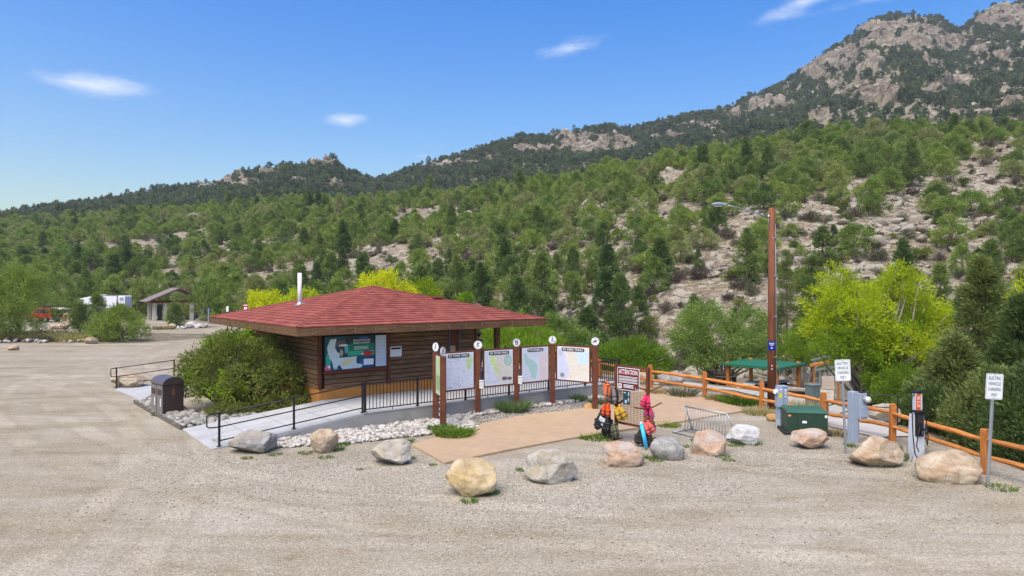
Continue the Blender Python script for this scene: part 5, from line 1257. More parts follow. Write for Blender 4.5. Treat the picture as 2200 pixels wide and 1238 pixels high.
# pebble sheets --------------------------------------------------------------
def in_poly(x, y, poly):
    c = False; j = len(poly) - 1
    for i in range(len(poly)):
        if (poly[i][1] > y) != (poly[j][1] > y) and x < (poly[j][0] - poly[i][0]) * (y - poly[i][1]) / (poly[j][1] - poly[i][1]) + poly[i][0]: c = not c
        j = i
    return c
def pebbles(name, label, polys, n, size, rm_, seed, sub=1, z=None, flat_=.62):
    rg = random.Random(seed); base = [rock_shape(seed + 50 + i, 2 if sub > 1 else 1, (1, rg.uniform(.65, .9), flat_), 4, .05) for i in range(7)]
    V, F, T = [], [], []; nb = 0
    for poly, share in polys:
        xs, ys = [p[0] for p in poly], [p[1] for p in poly]; m = 0; tries = 0
        while m < n * share and tries < n * 30:
            tries += 1
            x, y = rg.uniform(min(xs), max(xs)), rg.uniform(min(ys), max(ys))
            if not in_poly(x, y, poly): continue
            v, f = base[rg.randrange(7)]; s = size * rg.choice((.6, .8, 1, 1, 1.25, 1.5)) ; a = rg.uniform(0, 6.28); ca_, sa_ = math.cos(a), math.sin(a)
            vv = v * s; vv = np.stack([vv[:, 0] * ca_ - vv[:, 1] * sa_, vv[:, 0] * sa_ + vv[:, 1] * ca_, vv[:, 2] + vv[:, 0] * rg.uniform(-.2, .2)], 1)
            zz = (z(x, y) if z else 0.0)
            vv += (x, y, zz + s * flat_ * .28 + rg.uniform(0, size * .35))
            V.append(vv); F.append(f + nb); nb += len(vv); T += [rg.random()] * len(vv); m += 1
    me = np_mesh(name, np.concatenate(V), np.concatenate(F), True); _fattr(me, 'tint', T); me.materials.append(rm_)
    return tag(obj_from(name, me), label, None, None, 'stuff')
def _cob(name, stops):
    m, t = mat(name); c = t.coord()
    cc = t.ramp(t.attr('tint'), stops); cc = t.mix(.35, cc, t.ramp(t.noise(c, 9, 5, .7), [(.3, (.6, .58, .55)), (.7, (1.2, 1.2, 1.2))]), 'MULTIPLY')
    t.principled(cc, .8, None, .3); return m
M['cobble'] = _cob('river_cobble', [(0, (.15, .135, .115)), (.2, (.29, .265, .23)), (.5, (.42, .395, .35)), (.8, (.52, .50, .46)), (1, (.38, .30, .21))])
def bq(*q): return [tuple(bl(*x)[:2]) for x in q]
cob_poly = bq((-3.1, -.02), (0, -.02), (3.6, -.02), (7, -.02), (10.5, -.02), (10.6, -.55), (7.4, -.45), (4.0, -.45), (3.4, -1.05), (3.0, -2.1), (1.6, -2.2), (.2, -1.9), (-1.2, -1.75), (-2.6, -1.2), (-3.5, -.75))
pebbles('river_cobbles', 'white river cobbles filling the strip below the ramp wall', [(cob_poly, 1.0)], 3300, .125, M['cobble'], 5, 2)
bed_poly = bq((RS, 3.55), (-.3, 3.4), (-.3, 5.4), (-1.2, 4.6), (-3.0, 4.9), (-3.7, 6.0), (-3.8, 9.5), (RS - .3, 9.9))
pebbles('bed_cobbles', 'grey river cobbles round the foot of the big shrub', [(bed_poly, 1.0)], 900, .21, _cob('grey_cobble', [(0, (.15, .14, .12)), (.5, (.27, .255, .22)), (1, (.36, .34, .30))]), 6, 2)
# loose stones on the gravel lot
gp = [(-9, 13), (-3, 13.2), (-1, 11), (5, 11), (10, 13.2), (10.5, 16), (9.3, 19), (8.8, 22.5), (6.5, 20), (4, 18), (.8, 16.6), (-2.6, 18.4), (-5, 18.9), (-9, 19)]
pebbles('loose_gravel', 'loose grey gravel strewn over the car park', [(gp, 1.0)], 3200, .030, _cob('gravel_stone', [(0, (.26, .225, .17)), (.4, (.34, .305, .24)), (.8, (.41, .375, .31)), (1, (.50, .47, .41))]), 7)
gp3 = bq((3.2, -.5), (10.4, -.5), (10.0, -2.5), (7.6, -3.2), (5.2, -3.0), (3.6, -2.4))
pebbles('kiosk_gravel', 'fine grey gravel under the map boards', [(gp3, 1)], 2600, .05, _cob('kiosk_stone', [(0, (.2, .185, .165)), (.5, (.34, .32, .29)), (1, (.5, .48, .45))]), 8)
k = MB(); e0, e1_ = bl(RS - .05, 3.4), bl(RS - .35, 9.9); dd = e1_ - e0
k.box((0, 0, .06), (dd.length, .05, .18)); o = k.build('bed_edging', mat_plain('weathered_board', (.12, .10, .085)), None, loc=(e0 + e1_) / 2, rz=math.atan2(dd.y, dd.x)); tag(o, 'dark weathered edging board along the cobble bed', 'edging')
# ------------------------------------------------------------------ foliage
def leaves(rng, C, D, nleaf, rad, ll, lw, spread=.6, up=.25, jit=.35):
    """sprays of small leaves: C clump centres, D their outward directions"""
    n = len(C); N = n * nleaf
    c = np.repeat(C, nleaf, 0); d = np.repeat(D, nleaf, 0)
    off = rng.normal(size=(N, 3)); off /= np.linalg.norm(off, axis=1)[:, None] + 1e-9
    off *= (rng.random(N) ** .5)[:, None] * rad * rng.uniform(.7, 1.3, N)[:, None]
    p = c + off
    a = d * .7 + off / rad * spread + rng.normal(size=(N, 3)) * jit; a[:, 2] += up
    a /= np.linalg.norm(a, axis=1)[:, None] + 1e-9
    b = np.cross(a, rng.normal(size=(N, 3))); b /= np.linalg.norm(b, axis=1)[:, None] + 1e-9
    s = rng.uniform(.6, 1.35, N)[:, None]
    L_, W_ = a * ll * s, b * lw * s * .5
    v = np.stack([p, p + L_ * .5 + W_, p + L_, p + L_ * .5 - W_], 1).reshape(-1, 3)
    f = np.arange(N * 4).reshape(N, 4)
    t = np.repeat(np.clip(np.repeat(rng.random(n), nleaf) * .75 + rng.random(N) * .25, 0, 1), 4)
    return v, f, t
def leaf_mesh(name, parts, m):
    V = np.concatenate([p[0] for p in parts]); o = 0; F = []
    for p in parts: F.append(p[1] + o); o += len(p[0])
    me = np_mesh(name, V, np.concatenate(F)); _fattr(me, 'tint', np.concatenate([p[2] for p in parts])); me.materials.append(m)
    return me
def lobe_clumps(rng, lobes, n, inner=.45, low=-.55):
    w = np.array([r[0] * r[1] + r[1] * r[2] + r[0] * r[2] for _, r in lobes]); w /= w.sum()
    C, D = [], []
    while len(C) < n:
        i = rng.choice(len(lobes), p=w); c, r = np.array(lobes[i][0], float), np.array(lobes[i][1], float)
        d = rng.normal(size=3); d /= np.linalg.norm(d)
        if d[2] < low: continue
        q = (inner + (1 - inner) * rng.random() ** .6)
        q *= 1 + .16 * math.sin(d[0] * 7 + i) * math.cos(d[1] * 6 + d[2] * 5 + i)
        p = c + d * r * q
        C.append(p); D.append(d)
    return np.array(C), np.array(D)
LF = {
    'juniper': mat_leaf('juniper_green', [(0.05, (0.105, 0.155, 0.055)), (0.3, (0.175, 0.245, 0.066)), (0.6, (0.255, 0.325, 0.078)), (0.8, (0.28, 0.315, 0.12)), (0.95, (0.31, 0.30, 0.16))]),
    'pine': mat_leaf('pine_green', [(0.1, (0.085, 0.135, 0.052)), (0.5, (0.145, 0.205, 0.066)), (0.9, (0.215, 0.265, 0.09))]),
    'darkpine': mat_leaf('dark_pine_green', [(0.1, (0.075, 0.110, 0.040)), (0.5, (0.125, 0.172, 0.055)), (0.9, (0.19, 0.23, 0.075))]),
    'hazed_pine': mat_leaf('hazed_mountain_pine', [(0.1, (0.080, 0.110, 0.070)), (0.5, (0.125, 0.160, 0.092)), (0.9, (0.17, 0.20, 0.11))]),  # distance haze mixed into the leaf colour, duller and bluer than near pines
    'yellow': mat_leaf('willow_yellow_green', [(0.1, (0.25, 0.33, 0.022)), (0.5, (0.39, 0.47, 0.028)), (0.9, (0.53, 0.56, 0.04))], .5, .3),
    'lime': mat_leaf('willow_lime', [(0.1, (0.13, 0.21, 0.026)), (0.5, (0.22, 0.33, 0.03)), (0.9, (0.33, 0.43, 0.04))], .5, .3),
    'neon': mat_leaf('bright_yellow', [(0.1, (0.36, 0.44, 0.014)), (0.5, (0.50, 0.56, 0.018)), (0.9, (0.60, 0.60, 0.03))], .5, .25),
    'willow': mat_leaf('willow_green', [(0.1, (0.10, 0.155, 0.045)), (0.5, (0.165, 0.245, 0.06)), (0.9, (0.23, 0.31, 0.085))], .45, .35),
    'shrub': mat_leaf('shrub_green', [(0.1, (0.075, 0.108, 0.028)), (0.5, (0.135, 0.180, 0.042)), (0.9, (0.23, 0.245, 0.065))], .4, .42),
    'sage': mat_leaf('sage_grey', [(0.1, (0.10, 0.105, 0.068)), (0.5, (0.155, 0.155, 0.10)), (0.9, (0.21, 0.20, 0.13))], .3),
    'dry': mat_leaf('dry_grass', [(0.1, (0.24, 0.185, 0.085)), (0.5, (0.36, 0.285, 0.135)), (0.9, (0.40, 0.35, 0.17))], .35, .3),
    'grass': mat_leaf('green_grass', [(0.1, (0.065, 0.12, 0.018)), (0.5, (0.115, 0.20, 0.026)), (0.9, (0.22, 0.27, 0.05))], .4, .35),
    'rosemary': mat_leaf('grey_green_herb', [(0.1, (0.070, 0.112, 0.050)), (0.5, (0.115, 0.175, 0.075)), (0.9, (0.17, 0.235, 0.105))], .35, .3),
    'dead': mat_leaf('dead_twig', [(0.1, (0.085, 0.068, 0.055)), (0.5, (0.13, 0.105, 0.085)), (0.9, (0.19, 0.155, 0.12))], .15),
}
def limbs(rng, mb, base, tips, r0, bend=.25, n=7):
    base = Vector(base)
    for t in tips:
        t = Vector(t); m_ = base.lerp(t, .5) + Vector((rng.normal() * bend, rng.normal() * bend, rng.random() * bend))
        mb.tube([base, base.lerp(m_, .6) + Vector((0, 0, .05)), m_, t], [r0, r0 * .75, r0 * .5, r0 * .15], n)
# prototypes ---------------------------------------------------------------
def proto_juniper(seed, h=4.2, r=2.1, n=125, nl=38, m='juniper', ll=.27, lw=.10, ragged=.36):
    rng = np.random.default_rng(seed); C, D = [], []
    lob = rng.random(12) * 6.28
    for _ in range(n):
        t = rng.random() ** .85 * .93 + .07; a = rng.random() * 6.28
        pr = r * (math.sin(math.pi * min(1, t * .82 + .18)) ** .62) * (1 + ragged * math.sin(3 * a + lob[0] + 4 * t) * .6 + ragged * .5 * math.sin(5 * a + lob[1] - 6 * t))
        q = (.3 + .7 * rng.random()) ** .6
        C.append((pr * q * math.cos(a), pr * q * math.sin(a), h * t * (1 + .08 * math.sin(2 * a + lob[2])))); D.append((math.cos(a) * .7, math.sin(a) * .7, .2 + t * .8))
    C, D = np.array(C), np.array(D)
    crown = leaf_mesh('crown', [leaves(rng, C, D, nl, .40, ll, lw)], LF[m])
    mb = MB(); mb.tube([(0, 0, -.5), (.05, .03, .5), (.02, -.04, h * .55), (0, 0, h * .85)], [.19, .14, .08, .02], 7)
    limbs(rng, mb, (.03, 0, .45), [C[i] * .85 for i in rng.choice(n, 9, False)], .07)
    return crown, mb.mesh('trunk', M['bark'])
def proto_cone(seed, h=4.6, r=1.5, n=110, nl=34, m='pine', ll=.34, lw=.085, droop=.0, top=.9, base=.1):
    rng = np.random.default_rng(seed); C, D = [], []
    for _ in range(n):
        t = base + (1 - base) * rng.random() ** 1.15; a = rng.random() * 6.28
        lev = round(t * 11) / 11 if rng.random() < .6 else t
        pr = r * ((1 - lev) ** .8 * 1.0 + .07) * (1 + .24 * math.sin(3 * a + lev * 14)) * (1 if lev > base + .12 else .85)
        q = (.15 + .85 * rng.random()) ** .65
        C.append((pr * q * math.cos(a), pr * q * math.sin(a), h * lev + pr * q * (.12 - droop))); D.append((math.cos(a), math.sin(a), .3))
    C, D = np.array(C), np.array(D)
    crown = leaf_mesh('crown', [leaves(rng, C, D, nl, .30, ll, lw, .5, .3)], LF[m])
    mb = MB(); mb.tube([(0, 0, -.5), (.02, .02, h * .3), (0, 0, h * .98)], [.15, .11, .012], 7)
    for i in rng.choice(n, 14, False): p = C[i]; mb.tube([(0, 0, max(.2, p[2] - .25)), tuple(p * (.95, .95, 1))], [.035, .01], 5)
    return crown, mb.mesh('trunk', M['bark'])
PJ = [proto_juniper(100 + i, *hr) for i, hr in enumerate(((3.9, 2.1), (4.6, 2.2), (3.3, 2.25), (4.3, 1.75), (5.0, 2.0), (3.0, 1.7)))]
PC = [proto_cone(200 + i, *hr) for i, hr in enumerate(((4.4, 1.5), (5.2, 1.6), (3.6, 1.45), (4.8, 1.3)))]
PS = [proto_juniper(300 + i, 1.1, .85, 26, 26, mm, .26, .08) for i, mm in enumerate(('sage', 'dead', 'shrub'))]
PF = [proto_juniper(400, 4.2, 2.0, 26, 13, 'hazed_pine', .85, .36), proto_juniper(401, 3.6, 2.3, 26, 13, 'hazed_pine', .85, .36), proto_cone(402, 6.0, 1.7, 26, 13, 'hazed_pine', .8, .3), proto_cone(403, 7.6, 1.6, 28, 13, 'hazed_pine', .8, .3)]
def tree(name, meshes, label, loc, rz=0.0, s=(1, 1, 1), group=None, cat='tree'):
    th = thing(name, label, cat, loc, rz, group); th.scale = s
    obj_from('crown', meshes[0], th); obj_from('trunk', meshes[1], th)
    return th

# ------------------------------------------------------------------ scatter over the hillside
rng = np.random.default_rng(42)
def project(x, y, z): return 1100 + FOC * x / y, 619 - (z - EYE) / y * FOC
cand_u = rng.uniform(-160, 2360, 60000); 
# near slope: even over the ground, denser toward the crest and to the west
K = 26000
uu = rng.uniform(-200, 2400, K)
yt = np.interp(uu, _cu, _kY[0]); yr = np.interp(uu, _cu, _kY[5])
yy = yt + (yr + 26 - yt) * np.sqrt(rng.random(K) * (1 - (yt / (yr + 26)) ** 2) + (yt / (yr + 26)) ** 2) * 0 + (rng.random(K)) * (yr + 26 - yt) * 1.0
wgt = yy / (yr + 26)
keep = rng.random(K) < wgt
uu, yy, yt, yr = uu[keep], yy[keep], yt[keep], yr[keep]
xx = (uu - 1100) / FOC * yy
zz, dd_, ww_, far_, rock_, _ = terrain(xx, yy, True)
px, py = project(xx, yy, zz)
P = np.stack([xx, yy, 0 * xx], 1)
patch = fbm(P / 22.0, 3, 91); patch2 = fbm(P / 9.0, 2, 92)
# cover: closed woodland in the west, open scree on the steep flank to the east
cover = np.interp(px, [0, 500, 900, 1150, 1350, 1600, 2000, 2300], [.66, .64, .64, .60, .52, .42, .34, .30])
cover = cover + np.where(py < np.interp(px, [0, 1000, 1300, 1500, 1750, 2000, 2150, 2250], [0, 380, 430, 430, 415, 330, 290, 270]), .55, 0)
cover = cover - .62 * sstep(.10, .36, patch) + .2 * sstep(.0, -.4, patch)
for bu, bp, ru, rp in ((1900, 520, 200, 110), (2130, 400, 130, 90), (1560, 560, 60, 120), (870, 470, 40, 20), (620, 590, 45, 22), (380, 600, 60, 25), (1440, 400, 60, 40), (1220, 640, 70, 30), (2050, 620, 160, 50), (1760, 470, 70, 40), (300, 545, 40, 14), (1330, 560, 40, 60), (430, 510, 40, 16), (160, 600, 40, 16)):
    cover = cover - .50 * sstep(1.2, .5, ((px - bu) / ru) ** 2 + ((py - bp) / rp) ** 2)
big = sstep(-.2, .3, patch2)
rad = (1.45 + 1.15 * rng.random(len(xx))) * np.where(rng.random(len(xx)) < .3, .55, 1)
rad = rad * np.interp(py, [300, 450, 650], [1.12, 1.05, .82])
order = np.argsort(-rad + rng.random(len(xx)) * .8)
grid = {}; acc = []
for i in order:
    if rng.random() > np.clip(cover[i], .03, 1): continue
    gx, gy = int(xx[i] // 5), int(yy[i] // 5); ok = True
    need = .74 if cover[i] > .7 else .98
    for a in (-1, 0, 1):
        for b in (-1, 0, 1):
            for j in grid.get((gx + a, gy + b), ()):
                if (xx[i] - xx[j]) ** 2 + (yy[i] - yy[j]) ** 2 < (need * (rad[i] + rad[j])) ** 2: ok = False; break
            if not ok: break
        if not ok: break
    if ok: grid.setdefault((gx, gy), []).append(i); acc.append(i)
acc = np.array(acc)
typ = np.where(rng.random(len(xx)) < np.interp(py, [380, 520, 620, 720], [.03, .10, .42, .8]) * np.where(px > 650, 1, .3), 1, 0)
# which show largest: the ones that get to be things of their own
hide = (px < 20) | (px > 2180) | ((px > 470) & (px < 1170) & (py > 700)) | ((px > 1450) & (px < 1650) & (py > 690)) | ((px > 1740) & (px < 2200) & (py > 660))
sz = rad / yy * np.where(hide, 0.0, 1.0)
rank = acc[np.argsort(-sz[acc])]
own_t, rest_t = rank[:290], rank[290:]
bands = [(430, 'high on the slope'), (545, 'midway up the slope'), (900, 'low on the slope')]
secs = [(150, 'above the red car'), (290, 'above the white camper'), (440, 'above the picnic shelter'), (600, 'above the low roof corner'), (720, 'above the roof flue'), (880, 'above the roof peak'), (1040, 'above the hut door'), (1180, 'above the porch end'), (1310, 'above the map boards'), (1430, 'above the warning sign'), (1560, 'above the bike rack'), (1650, 'under the lamp arm'), (1760, 'behind the lamp pole'), (1900, 'above the meter pedestal'), (2040, 'above the charging post'), (2400, 'above the end parking sign')]
ordn = 'first second third fourth fifth sixth seventh eighth ninth tenth eleventh twelfth thirteenth fourteenth fifteenth sixteenth seventeenth eighteenth nineteenth twentieth'.split() + ['twenty-' + x for x in 'first second third fourth fifth sixth seventh eighth ninth'.split()]
bins = {}
for i in own_t:
    kind_ = 'pointed pine' if typ[i] else 'round juniper'
    bnd = next(n for lim, n in bands if py[i] < lim); se = next(n for lim, n in secs if px[i] < lim)
    bins.setdefault((kind_, bnd, se), []).append(i)
for (kind_, bnd, se), mem in bins.items():
    mem.sort(key=lambda i: px[i])
    for n_, i in enumerate(mem):
        lb = f'{kind_} {bnd} {se}, {ordn[n_]} from the left' if len(mem) > 1 else f'only {kind_} {bnd} {se}'
        pr = (PC if typ[i] else PJ); pr = pr[i % len(pr)]
        rs_ = rad[i] / (1.5 if typ[i] else 2.0) * (.95 if not typ[i] else 1.0)
        tree('pine_tree' if typ[i] else 'juniper_tree', pr, lb, (xx[i], yy[i], zz[i] - .15), float(rng.random() * 6.28), (rs_, rs_, rs_ * (rng.uniform(.82, 1.05) if typ[i] else rng.uniform(.72, .98))), 'evergreens on the rocky hillside')
def scatter(name, label, pts, rot, scl, idx, protos):
    """many alike plants or stones as one mass, placed on their points"""
    me = bpy.data.meshes.new(name); me.vertices.add(len(pts)); me.vertices.foreach_set('co', np.asarray(pts, np.float32).ravel())
    a = me.attributes.new('rot', 'FLOAT_VECTOR', 'POINT'); a.data.foreach_set('vector', np.asarray(rot, np.float32).ravel())
    a = me.attributes.new('scl', 'FLOAT_VECTOR', 'POINT'); a.data.foreach_set('vector', np.asarray(scl, np.float32).ravel())
    a = me.attributes.new('idx', 'INT', 'POINT'); a.data.foreach_set('value', np.asarray(idx, np.int32))
    o = obj_from(name, me); tag(o, label, None, None, 'stuff')
    ng = bpy.data.node_groups.new(name, 'GeometryNodeTree')
    ng.interface.new_socket('Geometry', in_out='INPUT', socket_type='NodeSocketGeometry'); ng.interface.new_socket('Geometry', in_out='OUTPUT', socket_type='NodeSocketGeometry')
    N_, K_ = ng.nodes, ng.links
    gi, go, jn = N_.new('NodeGroupInput'), N_.new('NodeGroupOutput'), N_.new('GeometryNodeJoinGeometry')
    def named(nm, ty):
        n = N_.new('GeometryNodeInputNamedAttribute'); n.data_type = ty; n.inputs['Name'].default_value = nm
        return next(s_ for s_ in n.outputs if s_.enabled and s_.name == 'Attribute')
    rt, sc_, ii = named('rot', 'FLOAT_VECTOR'), named('scl', 'FLOAT_VECTOR'), named('idx', 'INT')
    for k_, pr in enumerate(protos):
        ip = N_.new('GeometryNodeInstanceOnPoints'); cp = N_.new('FunctionNodeCompare'); cp.data_type = 'INT'; cp.operation = 'EQUAL'
        i0 = [s_ for s_ in cp.inputs if s_.enabled]
        K_.new(ii, i0[0]); i0[1].default_value = k_
        K_.new(gi.outputs[0], ip.inputs['Points']); K_.new(cp.outputs[0], ip.inputs['Selection'])
        jj = N_.new('GeometryNodeJoinGeometry')
        for ob in pr:
            oi_ = N_.new('GeometryNodeObjectInfo'); oi_.transform_space = 'ORIGINAL'; oi_.inputs['Object'].default_value = ob; oi_.inputs['As Instance'].default_value = False
            K_.new(oi_.outputs['Geometry'], jj.inputs[0])
        g2 = N_.new('GeometryNodeGeometryToInstance'); K_.new(jj.outputs[0], g2.inputs[0])
        K_.new(g2.outputs[0], ip.inputs['Instance']); K_.new(rt, ip.inputs['Rotation']); K_.new(sc_, ip.inputs['Scale'])
        K_.new(ip.outputs[0], jn.inputs[0])
    K_.new(jn.outputs[0], go.inputs[0])
    md = o.modifiers.new('scatter', 'NODES'); md.node_group = ng
    return o
def first_with(me):
    return next(o for o in bpy.data.objects if o.type == 'MESH' and o.data == me)
def src(protos):
    """visible trees that lend their shape to the mass behind them"""
    out = []
    for cr, tr in protos:
        try: out.append([first_with(cr), first_with(tr)])
        except StopIteration: pass
    return out
sj, sp_ = src(PJ), src(PC)
n_r = len(rest_t)
idx = np.where(typ[rest_t] == 1, len(sj) + rng.integers(0, max(1, len(sp_)), n_r), rng.integers(0, len(sj), n_r))
rs_ = rad[rest_t] / np.where(typ[rest_t] == 1, 1.5, 2.0)
scatter('hillside_forest', 'mass of green junipers covering the upper hillside', np.stack([xx[rest_t], yy[rest_t], zz[rest_t] - .15], 1), np.stack([0 * rs_, 0 * rs_, rng.random(n_r) * 6.28], 1), np.stack([rs_, rs_, rs_ * rng.uniform(.72, .98, n_r) * np.where(typ[rest_t] == 1, 1.1, 1.0)], 1), idx, sj + sp_)
print('trees near', len(acc))

# far heights
K = 60000
fu = rng.uniform(-120, 2320, K); yr = np.interp(fu, _cu, _kY[5]) + 20; ye = np.interp(fu, *_frY) + 14
fy = yr + (ye - yr) * rng.random(K) ** .8
fx_ = (fu - 1100) / FOC * fy
fz_, _, _, ff_, fr_, _ = terrain(fx_, fy, True)
fpx, fpy = project(fx_, fy, fz_)
fp_ = fbm(np.stack([fx_, fy, 0 * fx_], 1) / 40.0, 3, 95)
crest = ye - fy < 28
prob = np.clip(.32 * fy / 700 + .05, 0, 1) * (1 - .93 * sstep(.3, .75, fr_)) * (1 - .6 * sstep(.15, .4, fp_)) * np.where(crest, .5, 1)
prob = prob * np.where((fpx > 380) & (fpx < 800), 1.35, 1.0)
kp = rng.random(K) < prob
fx_, fy, fz_, crest = fx_[kp], fy[kp], fz_[kp], crest[kp]
n_f = len(fx_)
fs = rng.uniform(.55, 1.15, n_f) * 1.25
idx = np.where(rng.random(n_f) < np.where(crest, .8, .16), 2 + rng.integers(0, 2, n_f), rng.integers(0, 2, n_f))
fs = np.where(idx >= 2, fs * .8, fs)
far_src = []
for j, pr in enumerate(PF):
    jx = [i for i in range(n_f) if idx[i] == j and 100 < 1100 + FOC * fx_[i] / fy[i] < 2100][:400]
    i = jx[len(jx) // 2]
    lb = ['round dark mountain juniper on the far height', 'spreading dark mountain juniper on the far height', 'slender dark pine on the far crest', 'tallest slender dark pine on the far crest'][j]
    th = tree('hazed_mountain_pine', pr, lb, (fx_[i], fy[i], fz_[i] - .3), 0.0, (fs[i],) * 3, 'trees on the far heights')
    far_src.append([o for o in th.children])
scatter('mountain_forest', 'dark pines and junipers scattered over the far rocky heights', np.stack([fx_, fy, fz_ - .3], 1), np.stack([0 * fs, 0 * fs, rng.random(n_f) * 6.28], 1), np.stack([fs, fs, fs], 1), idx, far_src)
print('trees far', n_f)

# low scrub and stones on the slope
K = 9000
su = rng.uniform(-100, 2320, K); y0_, y1_ = np.interp(su, _cu, _kY[0]) - 3, np.interp(su, _cu, _kY[5])
sy = y0_ + (y1_ - y0_) * rng.random(K) ** 1.2; sx = (su - 1100) / FOC * sy; sz_ = terrain(sx, sy)
sel = rng.random(K) < .16
scrub_src = []
for j, lb in enumerate(('grey sage bush low on the scree behind the lamp pole', 'bare brown twiggy bush low on the scree above the fence', 'green bush low on the scree beside the yellow tree')):
    uq, yq = ((1690, 78), (1330, 84), (1990, 86))[j]; xq = (uq - 1100) / FOC * yq
    th = tree('scrub_bush', PS[j], lb, (xq, yq, tz(xq, yq)), 0, (1.1,) * 3, None, 'bush'); scrub_src.append(list(th.children))
nn_ = int(sel.sum()); ss = rng.uniform(.5, 1.3, nn_)
scatter('hillside_scrub', 'sage and dead brush between the hillside trees', np.stack([sx[sel], sy[sel], sz_[sel]], 1), np.stack([0 * ss, 0 * ss, rng.random(nn_) * 6.28], 1), np.stack([ss, ss, ss * .9], 1), rng.choice([0, 0, 1, 1, 2], nn_), scrub_src)
# stones: a few hundred large ones stand out, the rest is scree
scree_m = mat_rock('scree_stone', [(0.3, (0.20, 0.172, 0.132)), (0.5, (0.31, 0.28, 0.22)), (0.7, (0.41, 0.385, 0.33))], .8, (0.2, 0.17, 0.14), stain=(0.36, 0.27, 0.20))
SP = []
for j in range(6):
    v, f = rock_shape(500 + j, 3 if j < 3 else 2, (1.5, 1.15, .9), 18, .06, (.42, .8)); me = np_mesh('hillside_rock', v, f, False); me.materials.append(scree_m); SP.append(me)
bigr = [(1882, 527, 56), (1843, 492, 34), (1980, 520, 30), (2060, 545, 40), (2130, 500, 30), (1700, 520, 24), (1925, 480, 34), (1790, 545, 22), (2010, 470, 26), (1610, 605, 24), (1580, 615, 22), (1560, 640, 26), (1545, 660, 22), (1590, 640, 20), (1470, 560, 26), (1420, 470, 22), (1400, 500, 24), (1290, 690, 30), (1260, 660, 24), (1330, 690, 28), (1230, 590, 22), (1150, 575, 26), (1200, 545, 18), (935, 592, 30), (1008, 545, 22), (960, 575, 20), (1085, 640, 24), (1110, 660, 20), (1340, 470, 22), (1500, 500, 20), (2150, 560, 30), (2180, 470, 30), (2100, 430, 24), (1660, 640, 20), (1960, 600, 22), (400, 590, 40), (360, 605, 30), (430, 612, 22), (375, 575, 30), (690, 600, 22), (640, 600, 18), (560, 555, 22), (150, 605, 22), (105, 565, 20), (220, 590, 16), (780, 545, 20), (1390, 640, 22), (1450, 690, 26), (2080, 600, 26), (1860, 600, 22), (1740, 600, 18)]
yg = np.linspace(60, 330, 540)
rr_ = random.Random(12); names_used = {}
bb = {}
for (bu, bp, bw) in bigr:
    xg = (bu - 1100) / FOC * yg; zg = terrain(xg, yg); pg = 619 - (zg - EYE) / yg * FOC
    i = int(np.argmax(pg <= bp)); y = yg[i]; s = bw / FOC * y / 1.4
    bnd = next(n for lim, n in bands if bp < lim); se = next(n for lim, n in secs if bu < lim)
    bb.setdefault((bnd, se), []).append((bu, xg[i], y, zg[i], s))
for (bnd, se), mem in bb.items():
    mem.sort()
    for n_, (bu, x, y, z, s) in enumerate(mem):
        lb = f'pale rock {bnd} {se}, {ordn[n_]} from the left' if len(mem) > 1 else f'lone pale rock {bnd} {se}'
        o = obj_from('hillside_rock', SP[rr_.randrange(6)], None, (x, y, z + .1 * s), (rr_.uniform(-.3, .3), rr_.uniform(-.3, .3), rr_.uniform(0, 6)), (s, s * rr_.uniform(.8, 1.1), s * rr_.uniform(.7, 1.1)))
        tag(o, lb, 'rock', 'rocks on the hillside')
K = 30000
su = rng.uniform(-100, 2320, K); y0_, y1_ = np.interp(su, _cu, _kY[0]) - 6, np.interp(su, _cu, _kY[5]) + 10
sy = y0_ + (y1_ - y0_) * rng.random(K) ** 1.15; sx = (su - 1100) / FOC * sy
cl = fbm(np.stack([sx, sy, 0 * sx], 1) / 7.0, 3, 97); kp = rng.random(K) < np.interp(su, [0, 900, 1300, 2300], [.25, .35, .75, .85]) * (.35 + .9 * sstep(-.15, .35, cl))
sx, sy, cl = sx[kp], sy[kp], cl[kp]; sz_ = terrain(sx, sy); nn_ = len(sx)
ss = rng.lognormal(-.98, .6, nn_) * (1 + .7 * sstep(.1, .45, cl)); ss = np.clip(ss, .12, 2.0)
rock_src = [[first_with(me)] for me in SP if any(o.data == me for o in bpy.data.objects)]
scatter('scree', 'pale scree stones strewn down the hillside', np.stack([sx, sy, sz_ + .05 * ss], 1), rng.uniform(-3, 3, (nn_, 3)) * (.25, .25, 1), np.stack([ss, ss * rng.uniform(.7, 1.1, nn_), ss * rng.uniform(.6, 1, nn_)], 1), rng.integers(0, len(rock_src), nn_), rock_src)

# broken blocks among the trees of the far heights
K = 5200
fu = rng.uniform(300, 2320, K); yr = np.interp(fu, _cu, _kY[5]) + 30; ye = np.interp(fu, *_frY) + 2
fy = yr + (ye - yr) * rng.random(K) ** .8; fx_ = (fu - 1100) / FOC * fy
fz_, _, _, _, fr_, _ = terrain(fx_, fy, True)
fcl = fbm(np.stack([fx_, fy, 0 * fx_], 1) / 28.0, 3, 98)
kp = (rng.random(K) < .25 + .75 * sstep(-.1, .35, fcl))
fx_, fy, fz_ = fx_[kp], fy[kp], fz_[kp]; nn_ = len(fx_); ss = np.clip(rng.lognormal(.55, .5, nn_), .7, 4.5)
scatter('mountain_blocks', 'pale granite blocks strewn between the far trees', np.stack([fx_, fy, fz_], 1), rng.uniform(-3, 3, (nn_, 3)) * (.25, .25, 1), np.stack([ss, ss, ss * rng.uniform(.6, 1.2, nn_)], 1), rng.integers(0, len(rock_src), nn_), rock_src)
